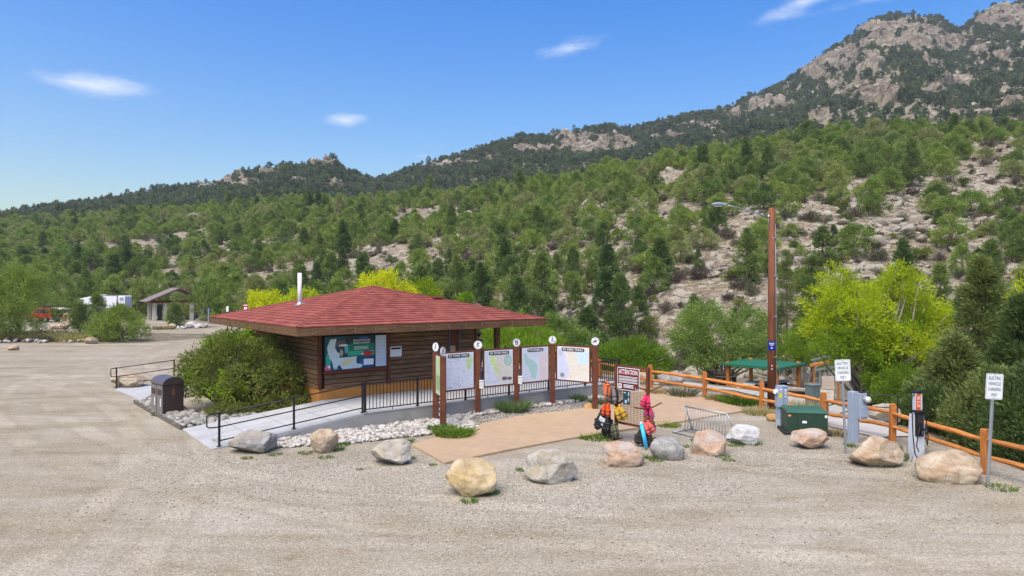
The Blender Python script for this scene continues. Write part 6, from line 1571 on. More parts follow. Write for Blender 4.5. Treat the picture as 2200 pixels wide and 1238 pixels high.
# ------------------------------------------------------------------ broadleaf trees and shrubs
def lobed(name, label, cat, loc, lobes, leaf, n, nl, rad, ll, lw, trunk=None, bark='pale_bark', seed=1, up=.15, inner=.45, tips=9, r0=.12, stems=None, low=-.6, group=None, second=None):
    rng_ = np.random.default_rng(seed)
    th = thing(name, label, cat, loc, 0, group)
    C, D = lobe_clumps(rng_, lobes, n, inner, low)
    obj_from('crown', leaf_mesh('crown', [leaves(rng_, C, D, nl, rad, ll, lw, .5, up)], LF[leaf]), th)
    if second:
        leaf2, lobes2, n2 = second
        C2, D2 = lobe_clumps(rng_, lobes2, n2, inner, low)
        obj_from('crown', leaf_mesh('crown', [leaves(rng_, C2, D2, nl, rad, ll, lw, .5, up)], LF[leaf2]), th)
    mb = MB()
    for s_ in (stems or [((0, 0, 0), r0)]):
        base, rr = s_
        pick = rng_.choice(len(C), tips, False)
        limbs(rng_, mb, base, [C[i] for i in pick], rr, .35)
    mb.build('trunk', M[bark], th, smooth=True)
    return th
def P_(px, y, dz=0.0):
    x = (px - 1100) / FOC * y; return Vector((x, y, tz(x, y) + dz))
def zat(py, y): return EYE + (619 - py) / FOC * y
# big yellow willow behind the fence
b = P_(1872, 34.0); s = 34.0 / FOC
def lb_(px, py, rx, rz, y=34.0, base=b, ry=None):
    return (((px - 1100) / FOC * y - base.x, y - base.y, zat(py, y) - base.z), (rx / FOC * y, (ry or rx) / FOC * y * .9, rz / FOC * y))
lobed('willow_tree', 'big yellow green willow behind the meter pedestal', 'tree', b,
      [lb_(1790, 660, 62, 62), lb_(1850, 690, 75, 75, 33.2), lb_(1800, 610, 36, 46), lb_(1945, 620, 52, 44), lb_(1925, 588, 26, 26), lb_(1965, 665, 58, 50, 34.8), lb_(1885, 640, 40, 40, 35), lb_(2010, 690, 48, 32), lb_(1765, 702, 46, 26), lb_(1935, 740, 90, 50, 33), lb_(1985, 780, 50, 46, 33)], 'yellow', 820, 42, .30, .17, .05, seed=3, tips=26, stems=[((0, 0, 0), .15), ((.5, .2, 0), .11), ((-.3, .1, 0), .1)], inner=.3, low=-.75,
      second=('lime', [lb_(1850, 760, 66, 46, 33), lb_(1800, 740, 50, 36, 33), lb_(1915, 812, 58, 34, 32.4), lb_(1960, 720, 50, 45, 33.6), lb_(1880, 720, 60, 40, 33.4)], 420))
b2 = P_(1950, 30.0)
lobed('willow_shrub', 'lime green leafy shrub at the foot of the big willow', 'shrub', b2, [lb_(1945, 830, 55, 32, 30, b2), lb_(1905, 855, 32, 22, 29.6, b2), lb_(1985, 860, 36, 30, 29.6, b2)], 'lime', 170, 40, .26, .16, .045, seed=4, stems=[((0, 0, 0), .05), ((.4, 0, 0), .05)])
b3 = P_(1545, 53.0)
lobed('willow_tree', 'rounded green willow beside the lamp pole', 'tree', b3,
      [lb_(1512, 690, 62, 44, 53, b3), lb_(1545, 730, 90, 52, 52, b3), lb_(1480, 735, 48, 42, 52, b3), lb_(1615, 692, 38, 32, 53.5, b3), lb_(1610, 745, 52, 46, 52.5, b3), lb_(1560, 775, 90, 28, 51.5, b3)], 'willow', 620, 42, .42, .25, .065, seed=5, tips=16, stems=[((.3, 0, 0), .16), ((-.4, .3, 0), .12)], inner=.3)
b4 = P_(1725, 50)
lobed('willow_shrub', 'yellow green shrub between the lamp pole and big willow', 'shrub', b4, [lb_(1712, 740, 38, 32, 50, b4), lb_(1700, 768, 40, 22, 50, b4), lb_(1745, 765, 36, 36, 50, b4), lb_(1745, 700, 26, 20, 50, b4)], 'lime', 230, 36, .32, .19, .05, seed=6)
b5 = P_(2196, 33)
lobed('willow_tree', 'yellow green tree cut by the frame edge', 'tree', b5, [lb_(2205, 650, 36, 60, 33, b5), lb_(2235, 720, 50, 90, 33, b5), lb_(2190, 700, 22, 40, 33, b5)], 'yellow', 200, 40, .34, .2, .055, seed=7)
b6 = P_(1362, 40.0)
lobed('willow_shrub', 'feathery lime green shrub behind the walk railing', 'shrub', b6, [lb_(1355, 765, 66, 36, 40, b6), lb_(1315, 780, 38, 26, 39.5, b6), lb_(1405, 775, 36, 30, 40, b6), lb_(1350, 800, 80, 26, 39, b6)], 'lime', 330, 40, .34, .23, .045, seed=8, up=.5)
b7 = P_(1120, 46.0)
lobed('willow_shrub', 'bright lime shrubs seen under the porch roof', 'shrub', b7, [lb_(1080, 735, 60, 36, 46, b7), lb_(1150, 730, 44, 30, 46, b7), lb_(1120, 760, 90, 30, 45, b7), lb_(1185, 745, 26, 24, 46, b7)], 'lime', 360, 36, .40, .25, .055, seed=9, up=.4)
b8 = P_(1210, 50.0)
lobed('willow_shrub', 'dull green shrub between porch end and map boards', 'shrub', b8, [lb_(1215, 730, 46, 36, 50, b8), lb_(1260, 745, 36, 30, 50, b8), lb_(1190, 690, 16, 14, 50, b8)], 'willow', 220, 34, .40, .26, .06, seed=10)
b9 = P_(820, 56)
lobed('aspen_tree', 'bright yellow tree rising behind the roof peak', 'tree', b9, [lb_(815, 622, 46, 42, 56, b9), lb_(850, 640, 50, 40, 56, b9), lb_(785, 640, 26, 30, 56, b9), lb_(830, 660, 70, 30, 56, b9)], 'neon', 320, 40, .44, .26, .08, seed=11, tips=12)
b10 = P_(908, 57)
lobed('aspen_tree', 'smaller lime tree behind the roof, beside the bright yellow one', 'tree', b10, [lb_(908, 635, 38, 32, 57, b10), lb_(905, 660, 50, 26, 57, b10)], 'yellow', 190, 36, .42, .25, .075, seed=12)
b11 = P_(568, 74)
lobed('aspen_tree', 'yellow bush behind the red board sign', 'tree', b11, [lb_(556, 650, 24, 22, 74, b11), lb_(586, 652, 18, 24, 74, b11), lb_(570, 668, 40, 14, 74, b11)], 'neon', 170, 30, .50, .32, .11, seed=13)
b12 = P_(650, 72)
lobed('aspen_tree', 'yellow green bush behind the roof flue', 'tree', b12, [lb_(655, 640, 30, 22, 72, b12), lb_(625, 650, 22, 16, 72, b12), lb_(645, 660, 46, 14, 72, b12)], 'yellow', 190, 30, .50, .32, .1, seed=14)
b13 = P_(1250, 66)
lobed('willow_shrub', 'small yellow shrub at the slope foot above the porch end', 'shrub', b13, [lb_(1118, 690, 12, 14, 66, b13), lb_(1000, 645, 12, 10, 66, b13)], 'lime', 60, 26, .4, .3, .1, seed=15)
# the great shrub at the hut corner
bs = bl(-2.35, 6.0); 
def sb_(s_, t_, z_, r, rz): 
    q = bl(s_, t_, z_) - bs; return (tuple(q), (r, r, rz))
lobed('corner_shrub', 'big rounded green shrub against the hut corner', 'shrub', bs,
      [sb_(-2.5, 6.6, 1.6, 1.2, 1.1), sb_(-1.3, 6.0, 1.55, 1.15, 1.25), sb_(-2.1, 4.9, 1.0, .95, .85), sb_(-2.9, 7.6, 1.35, 1.0, 1.0), sb_(-.9, 4.9, 1.1, .7, .95), sb_(-2.9, 5.7, .75, .85, .65), sb_(-1.7, 7.8, 1.95, 1.0, .95), sb_(-2.3, 6.2, 2.3, .5, .4), sb_(-3.4, 6.8, .9, .6, .5)], 'shrub', 500, 40, .27, .14, .05, bark='bark', seed=20, tips=30, stems=[((0, 0, 0), .07), ((.5, .3, 0), .06), ((-.5, .4, 0), .06), ((.2, -.5, 0), .06)], low=-.5, inner=.4,
      second=('lime', [sb_(-2.9, 5.3, .9, .8, .6), sb_(-2.6, 6.8, 2.2, .7, .5), sb_(-3.3, 7.2, 1.2, .6, .6), sb_(-1.9, 7.2, 2.5, .6, .4)], 45))
bs2 = bl(-1.0, 4.4)
def sc_l(base, dx, dy, z_, r, rz): return ((dx, dy, z_), (r, r, rz))
lobed('ground_shrub', 'low bright green plant along the ramp edge below the big shrub', 'shrub', bs2, [sc_l(bs2, 0, 0, .3, .7, .4), sc_l(bs2, -.9, -.5, .25, .7, .32), sc_l(bs2, -1.7, -1.0, .2, .6, .25), sc_l(bs2, .5, .5, .35, .5, .4)], 'shrub', 190, 36, .16, .11, .055, bark='bark', seed=21, tips=8, r0=.02)
bs3 = at(368, 835)
lobed('bare_shrub', 'bare tan twiggy shrub between trash bin and big shrub', 'shrub', bs3 + Vector((0, 2.5, 0)), [((0, 0, .7), (.9, .8, .65)), ((.7, .3, .5), (.7, .6, .5))], 'dry', 120, 20, .3, .34, .012, bark='bark', seed=22, tips=40, r0=.018, up=.6)

# conifers built singly ------------------------------------------------------
def conifer(label, px, base_py, top_py, wpx, y, seed, leaf='pine', n=230, nl=44, name='pine_tree', zc=None, group=None, shape='cone', base=.08, ll=.24, lw=.045):
    p = P_(px, y)
    if zc is not None: p.z = zc
    h = zat(top_py, y) - p.z; r = wpx / 2 / FOC * y
    if shape == 'cone': ms = proto_cone(seed, h, r, n, nl, leaf, ll, lw, base=base)
    else: ms = proto_juniper(seed, h, r, n, nl, leaf, ll, lw, .4)
    return tree(name, ms, label, p, 0, (1, 1, 1), group)
conifer('tall dark pine beyond the end parking sign', 2110, 0, 566, 170, 31, 601, 'darkpine', 480, 42, base=.2)
conifer('dark pine right behind the end parking sign', 2195, 0, 650, 190, 27, 602, 'darkpine', 520, 46, base=.05)
conifer('dark juniper filling the gap above the charging post', 2055, 0, 735, 190, 26.5, 603, 'darkpine', 520, 40, 'juniper_tree', base=.02, ll=.2, lw=.07)
conifer('dark juniper below the fence behind the end boulder', 2140, 0, 815, 200, 22.5, 604, 'darkpine', 420, 44, 'juniper_tree', shape='j', ll=.15, lw=.055)
conifer('dark juniper crowding the fence at the frame edge', 2230, 0, 815, 220, 19.0, 605, 'darkpine', 480, 50, 'juniper_tree', shape='j', ll=.14, lw=.05)
conifer('dark juniper just behind the charging post', 2010, 0, 850, 120, 24.5, 606, 'darkpine', 230, 44, 'juniper_tree', shape='j', ll=.15, lw=.055)
conifer('dark pine standing behind the big willow crown', 2020, 0, 575, 90, 45, 607, 'pine', 260, 40)
conifer('dark pine against the scree beside the lamp pole', 1745, 0, 560, 110, 58, 608, 'darkpine', 280, 40)
conifer('second dark pine against the scree behind the lamp pole', 1690, 0, 545, 90, 61, 609, 'darkpine', 260, 40)
IG = 'evergreens on the planted island'
conifer('broad juniper at the frame edge by the red car', 40, 0, 584, 150, 60, 611, 'juniper', 420, 44, 'juniper_tree', 0.0, IG, 'j')
conifer('small pine with bare lower trunk in front of the red car', 170, 0, 650, 46, 61, 612, 'pine', 120, 36, zc=0.0, group=IG, base=.25)
conifer('taller thin pine in front of the white camper', 209, 0, 636, 66, 63, 613, 'pine', 130, 36, zc=0.0, group=IG, base=.3)
conifer('bushy pine at the island tip near the lane', 258, 0, 664, 110, 57, 614, 'juniper', 260, 40, zc=0.0, group=IG, shape='j')
conifer('low bushy pine beside the island tip', 225, 0, 688, 70, 58, 615, 'pine', 150, 40, zc=0.0, group=IG, shape='j')
conifer('young pine on the small island before the shelter', 377, 0, 653, 50, 78, 616, 'pine', 120, 36, zc=0.0)
conifer('dark juniper at the lower frame edge of the island', -10, 0, 600, 120, 57, 617, 'juniper', 260, 40, 'juniper_tree', 0.0, IG, 'j')
for j, (px, top, w, y) in enumerate(((120, 590, 80, 100), (185, 606, 70, 104), (245, 600, 70, 106), (300, 605, 60, 106), (20, 560, 90, 96), (450, 600, 70, 92), (500, 596, 80, 92), (545, 600, 60, 88), (85, 575, 70, 106), (340, 590, 60, 112), (470, 575, 60, 104), (410, 600, 60, 108), (600, 610, 60, 84), (680, 615, 60, 80), (725, 600, 70, 82))):
    conifer(['green juniper behind the red car', 'green juniper behind the camper cab', 'green juniper over the camper roof', 'green juniper between camper and shelter', 'tall green juniper at the frame edge behind the island', 'green juniper behind the shelter gable end', 'round juniper above the grey post behind the roof', 'juniper above the red board sign', 'juniper upslope of the red car', 'juniper right behind the shelter ridge', 'juniper behind the tall grey post', 'juniper filling the shelter opening', 'juniper behind the yellow bush', 'juniper beside the roof flue', 'juniper between flue and bright yellow tree'][j], px, 0, top, w, y, 630 + j, 'juniper', 130, 36, 'juniper_tree', None, 'junipers at the slope foot', 'j', ll=.32, lw=.09)

# grasses ------------------------------------------------------------------------
def blades(rng_, n, r, h, w, lean=.5):
    a = rng_.random(n) * 6.28; q = r * np.sqrt(rng_.random(n)); p = np.stack([q * np.cos(a), q * np.sin(a), 0 * a], 1)
    d = np.stack([np.cos(a) * lean * (q / r + .15) + rng_.normal(size=n) * .18, np.sin(a) * lean * (q / r + .15) + rng_.normal(size=n) * .18, np.ones(n)], 1)
    hh = h * rng_.uniform(.5, 1.1, n)[:, None]
    s = np.cross(d, rng_.normal(size=(n, 3))); s /= np.linalg.norm(s, axis=1)[:, None]
    tip = p + d * hh; tip[:, 2] -= lean * .3 * hh[:, 0]
    mid = p + d * hh * .55
    v = np.stack([p - s * w, p + s * w, mid + s * w * .8, tip, mid - s * w * .8], 1).reshape(-1, 3)
    i = np.arange(n)[:, None] * 5
    f = np.concatenate([np.concatenate([i, i + 1, i + 2, i + 4], 1), np.concatenate([i + 4, i + 2, i + 3, i + 3], 1)], 0)
    return v, f, np.repeat(rng_.random(n), 5)
def tuft(name, label, px, py, r, h, leaf, n=160, w=.008, lean=.5, seed=1, y=None, group=None, cat='grass'):
    p = at(px, py) if y is None else P_(px, y)
    rng_ = np.random.default_rng(seed)
    v, f, t = blades(rng_, n, r, h, w, lean)
    me = bpy.data.meshes.new(name); fl = f.tolist(); me.from_pydata(v.tolist(), [], [q[:4] if q[3] != q[2] else q[:3] for q in fl]); _fattr(me, 'tint', t); me.materials.append(LF[leaf])
    o = obj_from(name, me, None, p); return tag(o, label, cat, group)
tuft('herb_clump', 'bushy grey green herb clump under the middle map board', 1101, 884, .52, .52, 'rosemary', 900, .012, .55, 31, cat='plant')
tuft('grass_clump', 'lush bright green clump at the foot of the first post', 975, 938, .50, .30, 'grass', 900, .014, .8, 32)
tuft('grass_clump', 'bright green low clump behind the first post beside the cobbles', 948, 928, .34, .26, 'grass', 500, .013, .7, 33)
tuft('herb_clump', 'pale green weed by the wall near the horse rider post', 1243, 862, .26, .34, 'rosemary', 300, .014, .5, 34, cat='plant')
tuft('herb_clump', 'pale leafy weed at the wall end beside the footpath', 1290, 868, .40, .24, 'rosemary', 300, .016, .6, 35, cat='plant')
tuft('yucca', 'spiky yucca clump inside the fence beyond the footpath', 1468, 853, .42, .50, 'sage', 260, .018, .9, 36, cat='plant')
tuft('grass_clump', 'shaggy dry grass at the fence post before the lamp pole', 1630, 890, .45, .34, 'dry', 420, .008, .7, 37)
tuft('grass_clump', 'dark green grass mound under the lower fence rail', 1590, 868, .65, .44, 'grass', 800, .010, .8, 38)
tuft('grass_clump', 'olive dry grass under the fence by the second post', 1548, 862, .50, .36, 'dry', 500, .009, .8, 39)
tuft('grass_clump', 'tall olive grass behind the green transformer', 1715, 884, .65, .50, 'dry', 520, .008, .5, 40)
tuft('grass_clump', 'olive grass beside the yucca at the fence', 1410, 846, .45, .30, 'dry', 380, .009, .7, 41)
tuft('grass_clump', 'dry tuft at the transformer corner', 1795, 936, .30, .26, 'dry', 200, .007, .6, 42)
tuft('grass_clump', 'low green strip where footpath meets the rack', 1285, 942, .50, .12, 'grass', 500, .009, .7, 43)
tuft('grass_clump', 'low green strip on the path edge behind the rack', 1435, 915, .40, .12, 'grass', 380, .009, .7, 44)
tuft('dry_grass', 'tan dry grass on the small island by the shelter', 350, 708, .9, .55, 'dry', 400, .018, .5, 45)
for j, (px, y) in enumerate(((20, 58), (75, 58.5), (125, 58.5), (165, 58), (-20, 57.5), (50, 61), (105, 62), (150, 60.5))):
    tuft('dry_grass', ['pale dry grass clump at the island end', 'dry grass clump in the middle of the island', 'yellowish dry grass clump under the pines', 'dry grass clump near the tan boulder', 'dry grass clump cut by the frame edge', 'grey dry grass behind the island rock', 'dry grass under the small bare-trunk pine', 'dry grass tucked behind the island middle'][j], px, 0, 1.5, .85, 'sage' if j % 3 == 2 else 'dry', 700, .028, .6, 50 + j, y, 'dry grass on the planted island')
tuft('grass_clump', 'tall green weeds behind the charging post', 1945, 985, .35, .5, 'sage', 120, .008, .6, 60)
# weeds round the boulders
V, F, T = [], [], []; nb = 0; rng_ = np.random.default_rng(70)
for (px, py, r, h) in ((725, 968, .16, .14), (700, 984, .2, .06), (530, 986, .14, .07), (590, 978, .18, .08), (655, 975, .2, .08), (882, 985, .14, .08), (1052, 1060, .2, .1), (1010, 1080, .16, .13), (1119, 1012, .12, .1), (1395, 985, .14, .12), (1410, 990, .18, .08), (1550, 982, .2, .08), (1500, 948, .2, .08), (1480, 960, .2, .06), (1580, 958, .22, .09), (1618, 956, .22, .09), (1415, 975, .16, .12), (735, 958, .2, .12), (828, 930, .2, .1), (875, 950, .2, .14), (1905, 1000, .25, .14), (1930, 990, .2, .16), (2150, 1050, .3, .1), (930, 1000, .1, .06), (772, 1010, .1, .05), (1830, 960, .2, .14), (480, 950, .25, .16), (340, 893, .2, .08), (1565, 990, .16, .07), (1250, 942, .18, .1), (1360, 905, .15, .1), (1540, 975, .1, .1)):
    p = np.array(at(px, py)); v, f, t = blades(rng_, int(120 * r / .2), r, h, .006, .8); V.append(v + p); F.append(f + nb); nb += len(v); T.append(t)
me = bpy.data.meshes.new('weeds'); me.from_pydata(np.concatenate(V).tolist(), [], [q[:4] if q[3] != q[2] else q[:3] for q in np.concatenate(F).tolist()]); _fattr(me, 'tint', np.concatenate(T)); me.materials.append(LF['grass'])
tag(obj_from('weeds', me), 'small green weeds round the boulders', None, None, 'stuff')
# stony litter along the island edge
isl = [(-44, 55), (-37, 55.5), (-34, 57.5), (-33, 60), (-35, 62), (-44, 58)]
pebbles('island_stones', 'small pale stones along the planted island edge', [(isl, .7), ([(-41, 75), (-36, 74), (-34, 76), (-35, 80), (-40, 79)], .3)], 260, .34, M['cobble'], 15)

# ------------------------------------------------------------------ picnic shelter, vehicles (far side of the lot)
c = pt(323, 92.0)
psh = thing('picnic_shelter', 'open gable picnic shelter with pale columns across the lot', 'shelter', c, BA)
M['shelter_roof'] = mat_plain('brown_metal_roof', (.20, .155, .125), .5, .06); M['column'] = mat_plain('pale_stucco', (.50, .46, .38), .85, .06)
Wd, Dp = 7.2, 4.6
for x in (.6, 1.9, Wd - 1.9, Wd - .6):
    k = MB(); k.box((x, .6 if x in (.6, Wd - .6) else .62, 1.3), (.45, .45, 2.62)); k.build('column', M['column'], psh, bevel=.02)
for x in (.6, Wd - .6):
    k = MB(); k.box((x, Dp - .6, 1.3), (.45, .45, 2.62)); k.build('column', M['column'], psh, bevel=.02)
k = MB()
ov = .5; rz0, rz1 = 2.72, 4.55
for sx in (0, 1):
    x0, x1 = (-ov, Wd / 2) if not sx else (Wd + ov, Wd / 2)
    q = MB(); q.add([(x0, -ov, rz0), (x1, -ov, rz1), (x1, Dp + ov, rz1), (x0, Dp + ov, rz0), (x0, -ov, rz0 - .14), (x1, -ov, rz1 - .14), (x1, Dp + ov, rz1 - .14), (x0, Dp + ov, rz0 - .14)], [(0, 1, 2, 3), (7, 6, 5, 4), (0, 4, 5, 1), (2, 6, 7, 3), (0, 3, 7, 4)]); q.build('roof_slope', M['shelter_roof'], psh)
k = MB(); k.beam((0, .4, 2.6), (Wd, .4, 2.6), .2, .26); k.beam((0, Dp - .4, 2.6), (Wd, Dp - .4, 2.6), .2, .26); k.build('tie_beam', M['trim'], psh)
k = MB(); k.beam((-ov + .1, -ov + .06, rz0 - .1), (Wd / 2, -ov + .06, rz1 - .1), .06, .26); k.beam((Wd + ov - .1, -ov + .06, rz0 - .1), (Wd / 2, -ov + .06, rz1 - .1), .06, .26); k.build('barge_board', M['trim'], psh)
k = MB(); k.box((1.25, .7, 1.1), (.5, .4, 2.0)); k.build('notice_panel', M['black_metal'], psh)
def table(label, loc, rz, mt='pale_grey'):
    th = thing('picnic_table', label, 'picnic table', loc, rz)
    k = MB(); k.box((0, 0, .75), (1.9, .78, .06)); k.build('top', _mats.get(mt, M['concrete']), th, bevel=.02)
    for y in (-.68, .68): k = MB(); k.box((0, y, .45), (1.9, .28, .05)); k.build('seat', _mats.get(mt, M['concrete']), th, bevel=.02)
    for x in (-.65, .65): k = MB(); k.box((x, 0, .37), (.1, .5, .72)); k.box((x, 0, .41), (.08, 1.5, .08)); k.box((x, 0, .03), (.14, 1.3, .06)); k.build('leg', M['black_metal'], th)
    return th
bbx = lambda x, y: c + Matrix.Rotation(psh.rotation_euler.z, 3, 'Z') @ Vector((x, y, 0))
table('pale topped picnic table under the shelter near the pine', bbx(3.2, 2.2), psh.rotation_euler.z); table('pale topped picnic table at the shelter far side', bbx(5.8, 2.6), psh.rotation_euler.z)
# posts and signs behind the roof line
th = thing('slim_post', 'slim grey post with dark blue top behind the shelter', 'post', P_(448, 86))
k = MB(); k.cyl((0, 0, 0), (0, 0, 2.0), .09, 8); k.build('post', M['galv'], th); k = MB(); k.box((.05, 0, 1.75), (.34, .04, .5)); k.build('plate', mat_plain('plate_blue', (.03, .08, .2)), th)
th = thing('slim_post', 'short white marker post above the roof edge', 'post', P_(489, 70))
k = MB(); k.box((0, 0, .6), (.1, .1, 1.9)); k.build('post', M['binbrown'], th); k = MB(); k.box((0, -.06, 2.35), (.24, .03, .55)); k.build('plate', M['white_paint'], th)
th = thing('board_sign', 'small red board sign showing above the roof edge', 'sign', P_(528, 62))
k = MB(); k.box((0, 0, 1.1), (.1, .1, 2.4)); k.build('post', M['binbrown'], th); k = MB(); k.box((0, -.06, 2.75), (.42, .03, .62)); pl = k.build('plate', mat_plain('sign_red', (.42, .02, .03), .4), th)
k = MB(); k.rect(-.13, 2.56, .13, 2.76, -.08); k.rect(-.16, 2.9, .16, 2.98, -.08); k.build('print', M['white_print'], pl)
# camper truck
cc_ = pt(276, 96.0); 
cmp_ = thing('camper_truck', 'pickup truck with white camper top behind the island pines', 'camper', cc_, R(180 + 6))
M['cwhite'] = mat_plain('camper_white', (.74, .75, .78), .35, .03); M['cgrey'] = mat_plain('truck_grey', (.16, .17, .18), .35, .05)
Lc = 6.3
k = MB(); k.prism([(0, 1.72), (3.9, 1.72), (4.2, 2.2), (6.1, 2.25), (6.25, 2.6), (5.9, 3.05), (4.0, 3.42), (.1, 3.42), (0, 3.3)], (0, -1.1, 0), (1, 0, 0), (0, 0, 1), 2.2); shell = k.build('camper_shell', M['cwhite'], cmp_, bevel=.06)
k = MB(); k.prism([(0, .55), (6.2, .55), (6.25, 1.15), (5.1, 1.3), (4.75, 1.95), (3.6, 2.0), (3.4, 1.3), (0, 1.3)], (0, -.95, 0), (1, 0, 0), (0, 0, 1), 1.9); k.build('truck_body', M['cgrey'], cmp_, bevel=.05)
k = MB(); k.box((1.9, 1.0, 1.5), (3.6, .1, .55)); k.build('side_panel', M['cgrey'], shell)
for x in (1.0, 3.3): k = MB(); k.beam((x, 1.14, 1.6), (x, 1.14, 3.46), .09, .05); k.build('rack_bar', M['black_metal'], shell)
k = MB(); k.beam((1.0, 1.1, 3.47), (3.3, 1.1, 3.47), .06, .06); k.build('rack_bar', M['black_metal'], shell)
k = MB(); k.box((.45, 1.11, 2.95), (.5, .03, .5)); k.build('vent', mat_plain('vent_grey', (.3, .32, .36)), shell); k = MB(); k.box((3.4, 0, 3.5), (.8, .7, .16)); k.build('roof_vent', M['cwhite'], shell, bevel=.04)
for x in (1.2, 4.9):
    for y in (-.88, .88):
        k = MB(); k.cyl((x, y - .12, .4), (x, y + .12, .4), .4, 18); w_ = k.build('wheel', M['evblack'], cmp_); k = MB(); k.cyl((x, y - .13, .4), (x, y + .13, .4), .2, 12); k.build('rim', M['galv'], w_)
# red car with its tailgate up
rc = pt(122, 90.0)
car = thing('red_car', 'red off-road car with raised tailgate and roof box', 'car', rc, R(180 - 14))
M['carred'] = mat_plain('car_red', (.46, .012, .02), .3, .04); M['carglass'] = mat_plain('car_glass', (.05, .06, .065), .1)
k = MB(); k.prism([(0, .5), (.02, 1.05), (.1, 1.15), (.15, 1.85), (2.4, 1.88), (3.1, 1.2), (4.4, 1.05), (4.45, .5)], (0, -.9, 0), (1, 0, 0), (0, 0, 1), 1.8); bd = k.build('body', M['carred'], car, bevel=.06)
k = MB(); k.prism([(.3, 1.2), (.32, 1.75), (2.3, 1.78), (2.85, 1.22)], (0, -.915, 0), (1, 0, 0), (0, 0, 1), 1.83); k.build('window', M['carglass'], bd)
k = MB(); k.box((-.03, 0, 1.3), (.12, 1.5, 1.0)); k.build('boot_opening', M['evblack'], bd)
k = MB(); k.box((-.05, 0, .55), (.25, 1.85, .28)); k.build('bumper', M['cgrey'], car, bevel=.04)
k = MB(); k.beam((.1, 0, 1.9), (-1.35, 0, 1.72), 1.6, .1); k.build('tailgate', mat_plain('tailgate_pale', (.5, .48, .45)), car, bevel=.03)
k = MB(); k.box((1.1, 0, 2.06), (1.3, .9, .26)); k.build('roof_box', M['evblack'], car, bevel=.08); k = MB(); k.box((1.2, 0, 2.3), (.8, .6, .26)); k.build('roof_bag', M['cgrey'], car, bevel=.08)
for y in (-.82, .82): k = MB(); k.box((-.02, y, 1.0), (.06, .12, .3)); k.build('tail_light', mat_plain('lamp_red', (.6, .03, .03), .2), car)
for x in (.85, 3.5):
    for y in (-.8, .8):
        k = MB(); k.cyl((x, y - .14, .38), (x, y + .14, .38), .38, 18); w_ = k.build('wheel', M['evblack'], car); k = MB(); k.cyl((x, y - .15, .38), (x, y + .15, .38), .2, 12); k.build('rim', M['galv'], w_)
# people ----------------------------------------------------------------------
def person(label, loc, rz, pose, cloth, legs_c, skin=(.42, .25, .17), hair=(.03, .02, .018), hat=None):
    th = thing('person', label, 'person', loc, rz)
    def grow(nm, pts, edges, rad, m, par):
        me = bpy.data.meshes.new(nm); me.from_pydata(pts, edges, []); me.materials.append(m)
        o = obj_from(nm, me, par); sk = o.modifiers.new('skin', 'SKIN')
        for i, r_ in enumerate(rad): me.skin_vertices[0].data[i].radius = r_ if isinstance(r_, tuple) else (r_, r_); me.skin_vertices[0].data[i].use_root = (i == 0)
        ss_ = o.modifiers.new('sub', 'SUBSURF'); ss_.levels = 1; ss_.render_levels = 2
        for p_ in me.polygons: p_.use_smooth = True
        return o
    J = pose
    body_pts = [J['pel'], J['waist'], J['chest'], J['neck'], J['shl'], J['ell'], J['wrl'], J['shr'], J['elr'], J['wrr'], J['hipl'], J['knl'], J['anl'], J['tol'], J['hipr'], J['knr'], J['anr'], J['tor'], J['headb'], J['headt']]
    ed = [(0, 1), (1, 2), (2, 3), (2, 4), (4, 5), (5, 6), (2, 7), (7, 8), (8, 9), (0, 10), (10, 11), (11, 12), (12, 13), (0, 14), (14, 15), (15, 16), (16, 17), (3, 18), (18, 19)]
    rd = [(.15, .12), (.14, .11), (.17, .12), .06, .07, .05, .035, .07, .05, .035, .09, .065, .045, .04, .09, .065, .045, .04, .085, .10]
    skm = mat_plain('skin', skin, .6)
    grow('body', body_pts, ed, rd, skm, th)
    grow('shirt', [J['waist'], J['chest'], J['shl'], J['ell'], J['shr'], J['elr'], J['pel']], [(0, 1), (1, 2), (2, 3), (1, 4), (4, 5), (0, 6)], [(.165, .13), (.195, .145), .09, .072, .09, .072, (.17, .14)], mat_plain('shirt_cloth', cloth, .85, .15, 9), th)
    grow('trousers', [J['pel'], J['hipl'], J['knl'], J['anl'], J['hipr'], J['knr'], J['anr']], [(0, 1), (1, 2), (2, 3), (0, 4), (4, 5), (5, 6)], [(.165, .135), .11, .085, .065, .11, .085, .065], mat_plain('trouser_cloth', legs_c, .85, .12, 9), th)
    hb, ht = Vector(J['headb']), Vector(J['headt']); mid = hb.lerp(ht, .75)
    v, f = _ico[3]; v = v * (.105, .115, .11); v[:, 2] = np.where(v[:, 1] < -.03, np.maximum(v[:, 2], .03), v[:, 2])
    me = np_mesh('hair', v + np.array(mid) + (0, .018, .03), f, True); me.materials.append(mat_plain('hair', hair, .6)); obj_from('hair', me, th)
    if hat:
        k = MB(); k.tube([tuple(mid + Vector((0, 0, .06))), tuple(mid + Vector((0, 0, .14)))], [.125, .10], 16); k.box(tuple(mid + Vector((0, -.13, .065))), (.16, .14, .015)); k.build('cap', mat_plain('cap_cloth', hat, .8), th, smooth=True)
    k = MB(); k.tube([tuple(mid + Vector((0, -.10, -.02))), tuple(mid + Vector((0, -.128, -.045)))], [.012, .018], 6)
    for sx in (-1, 1): k.box(tuple(mid + Vector((sx * .105, .0, -.02))), (.02, .04, .06))
    k.build('face_feature', skm, th)
    return th
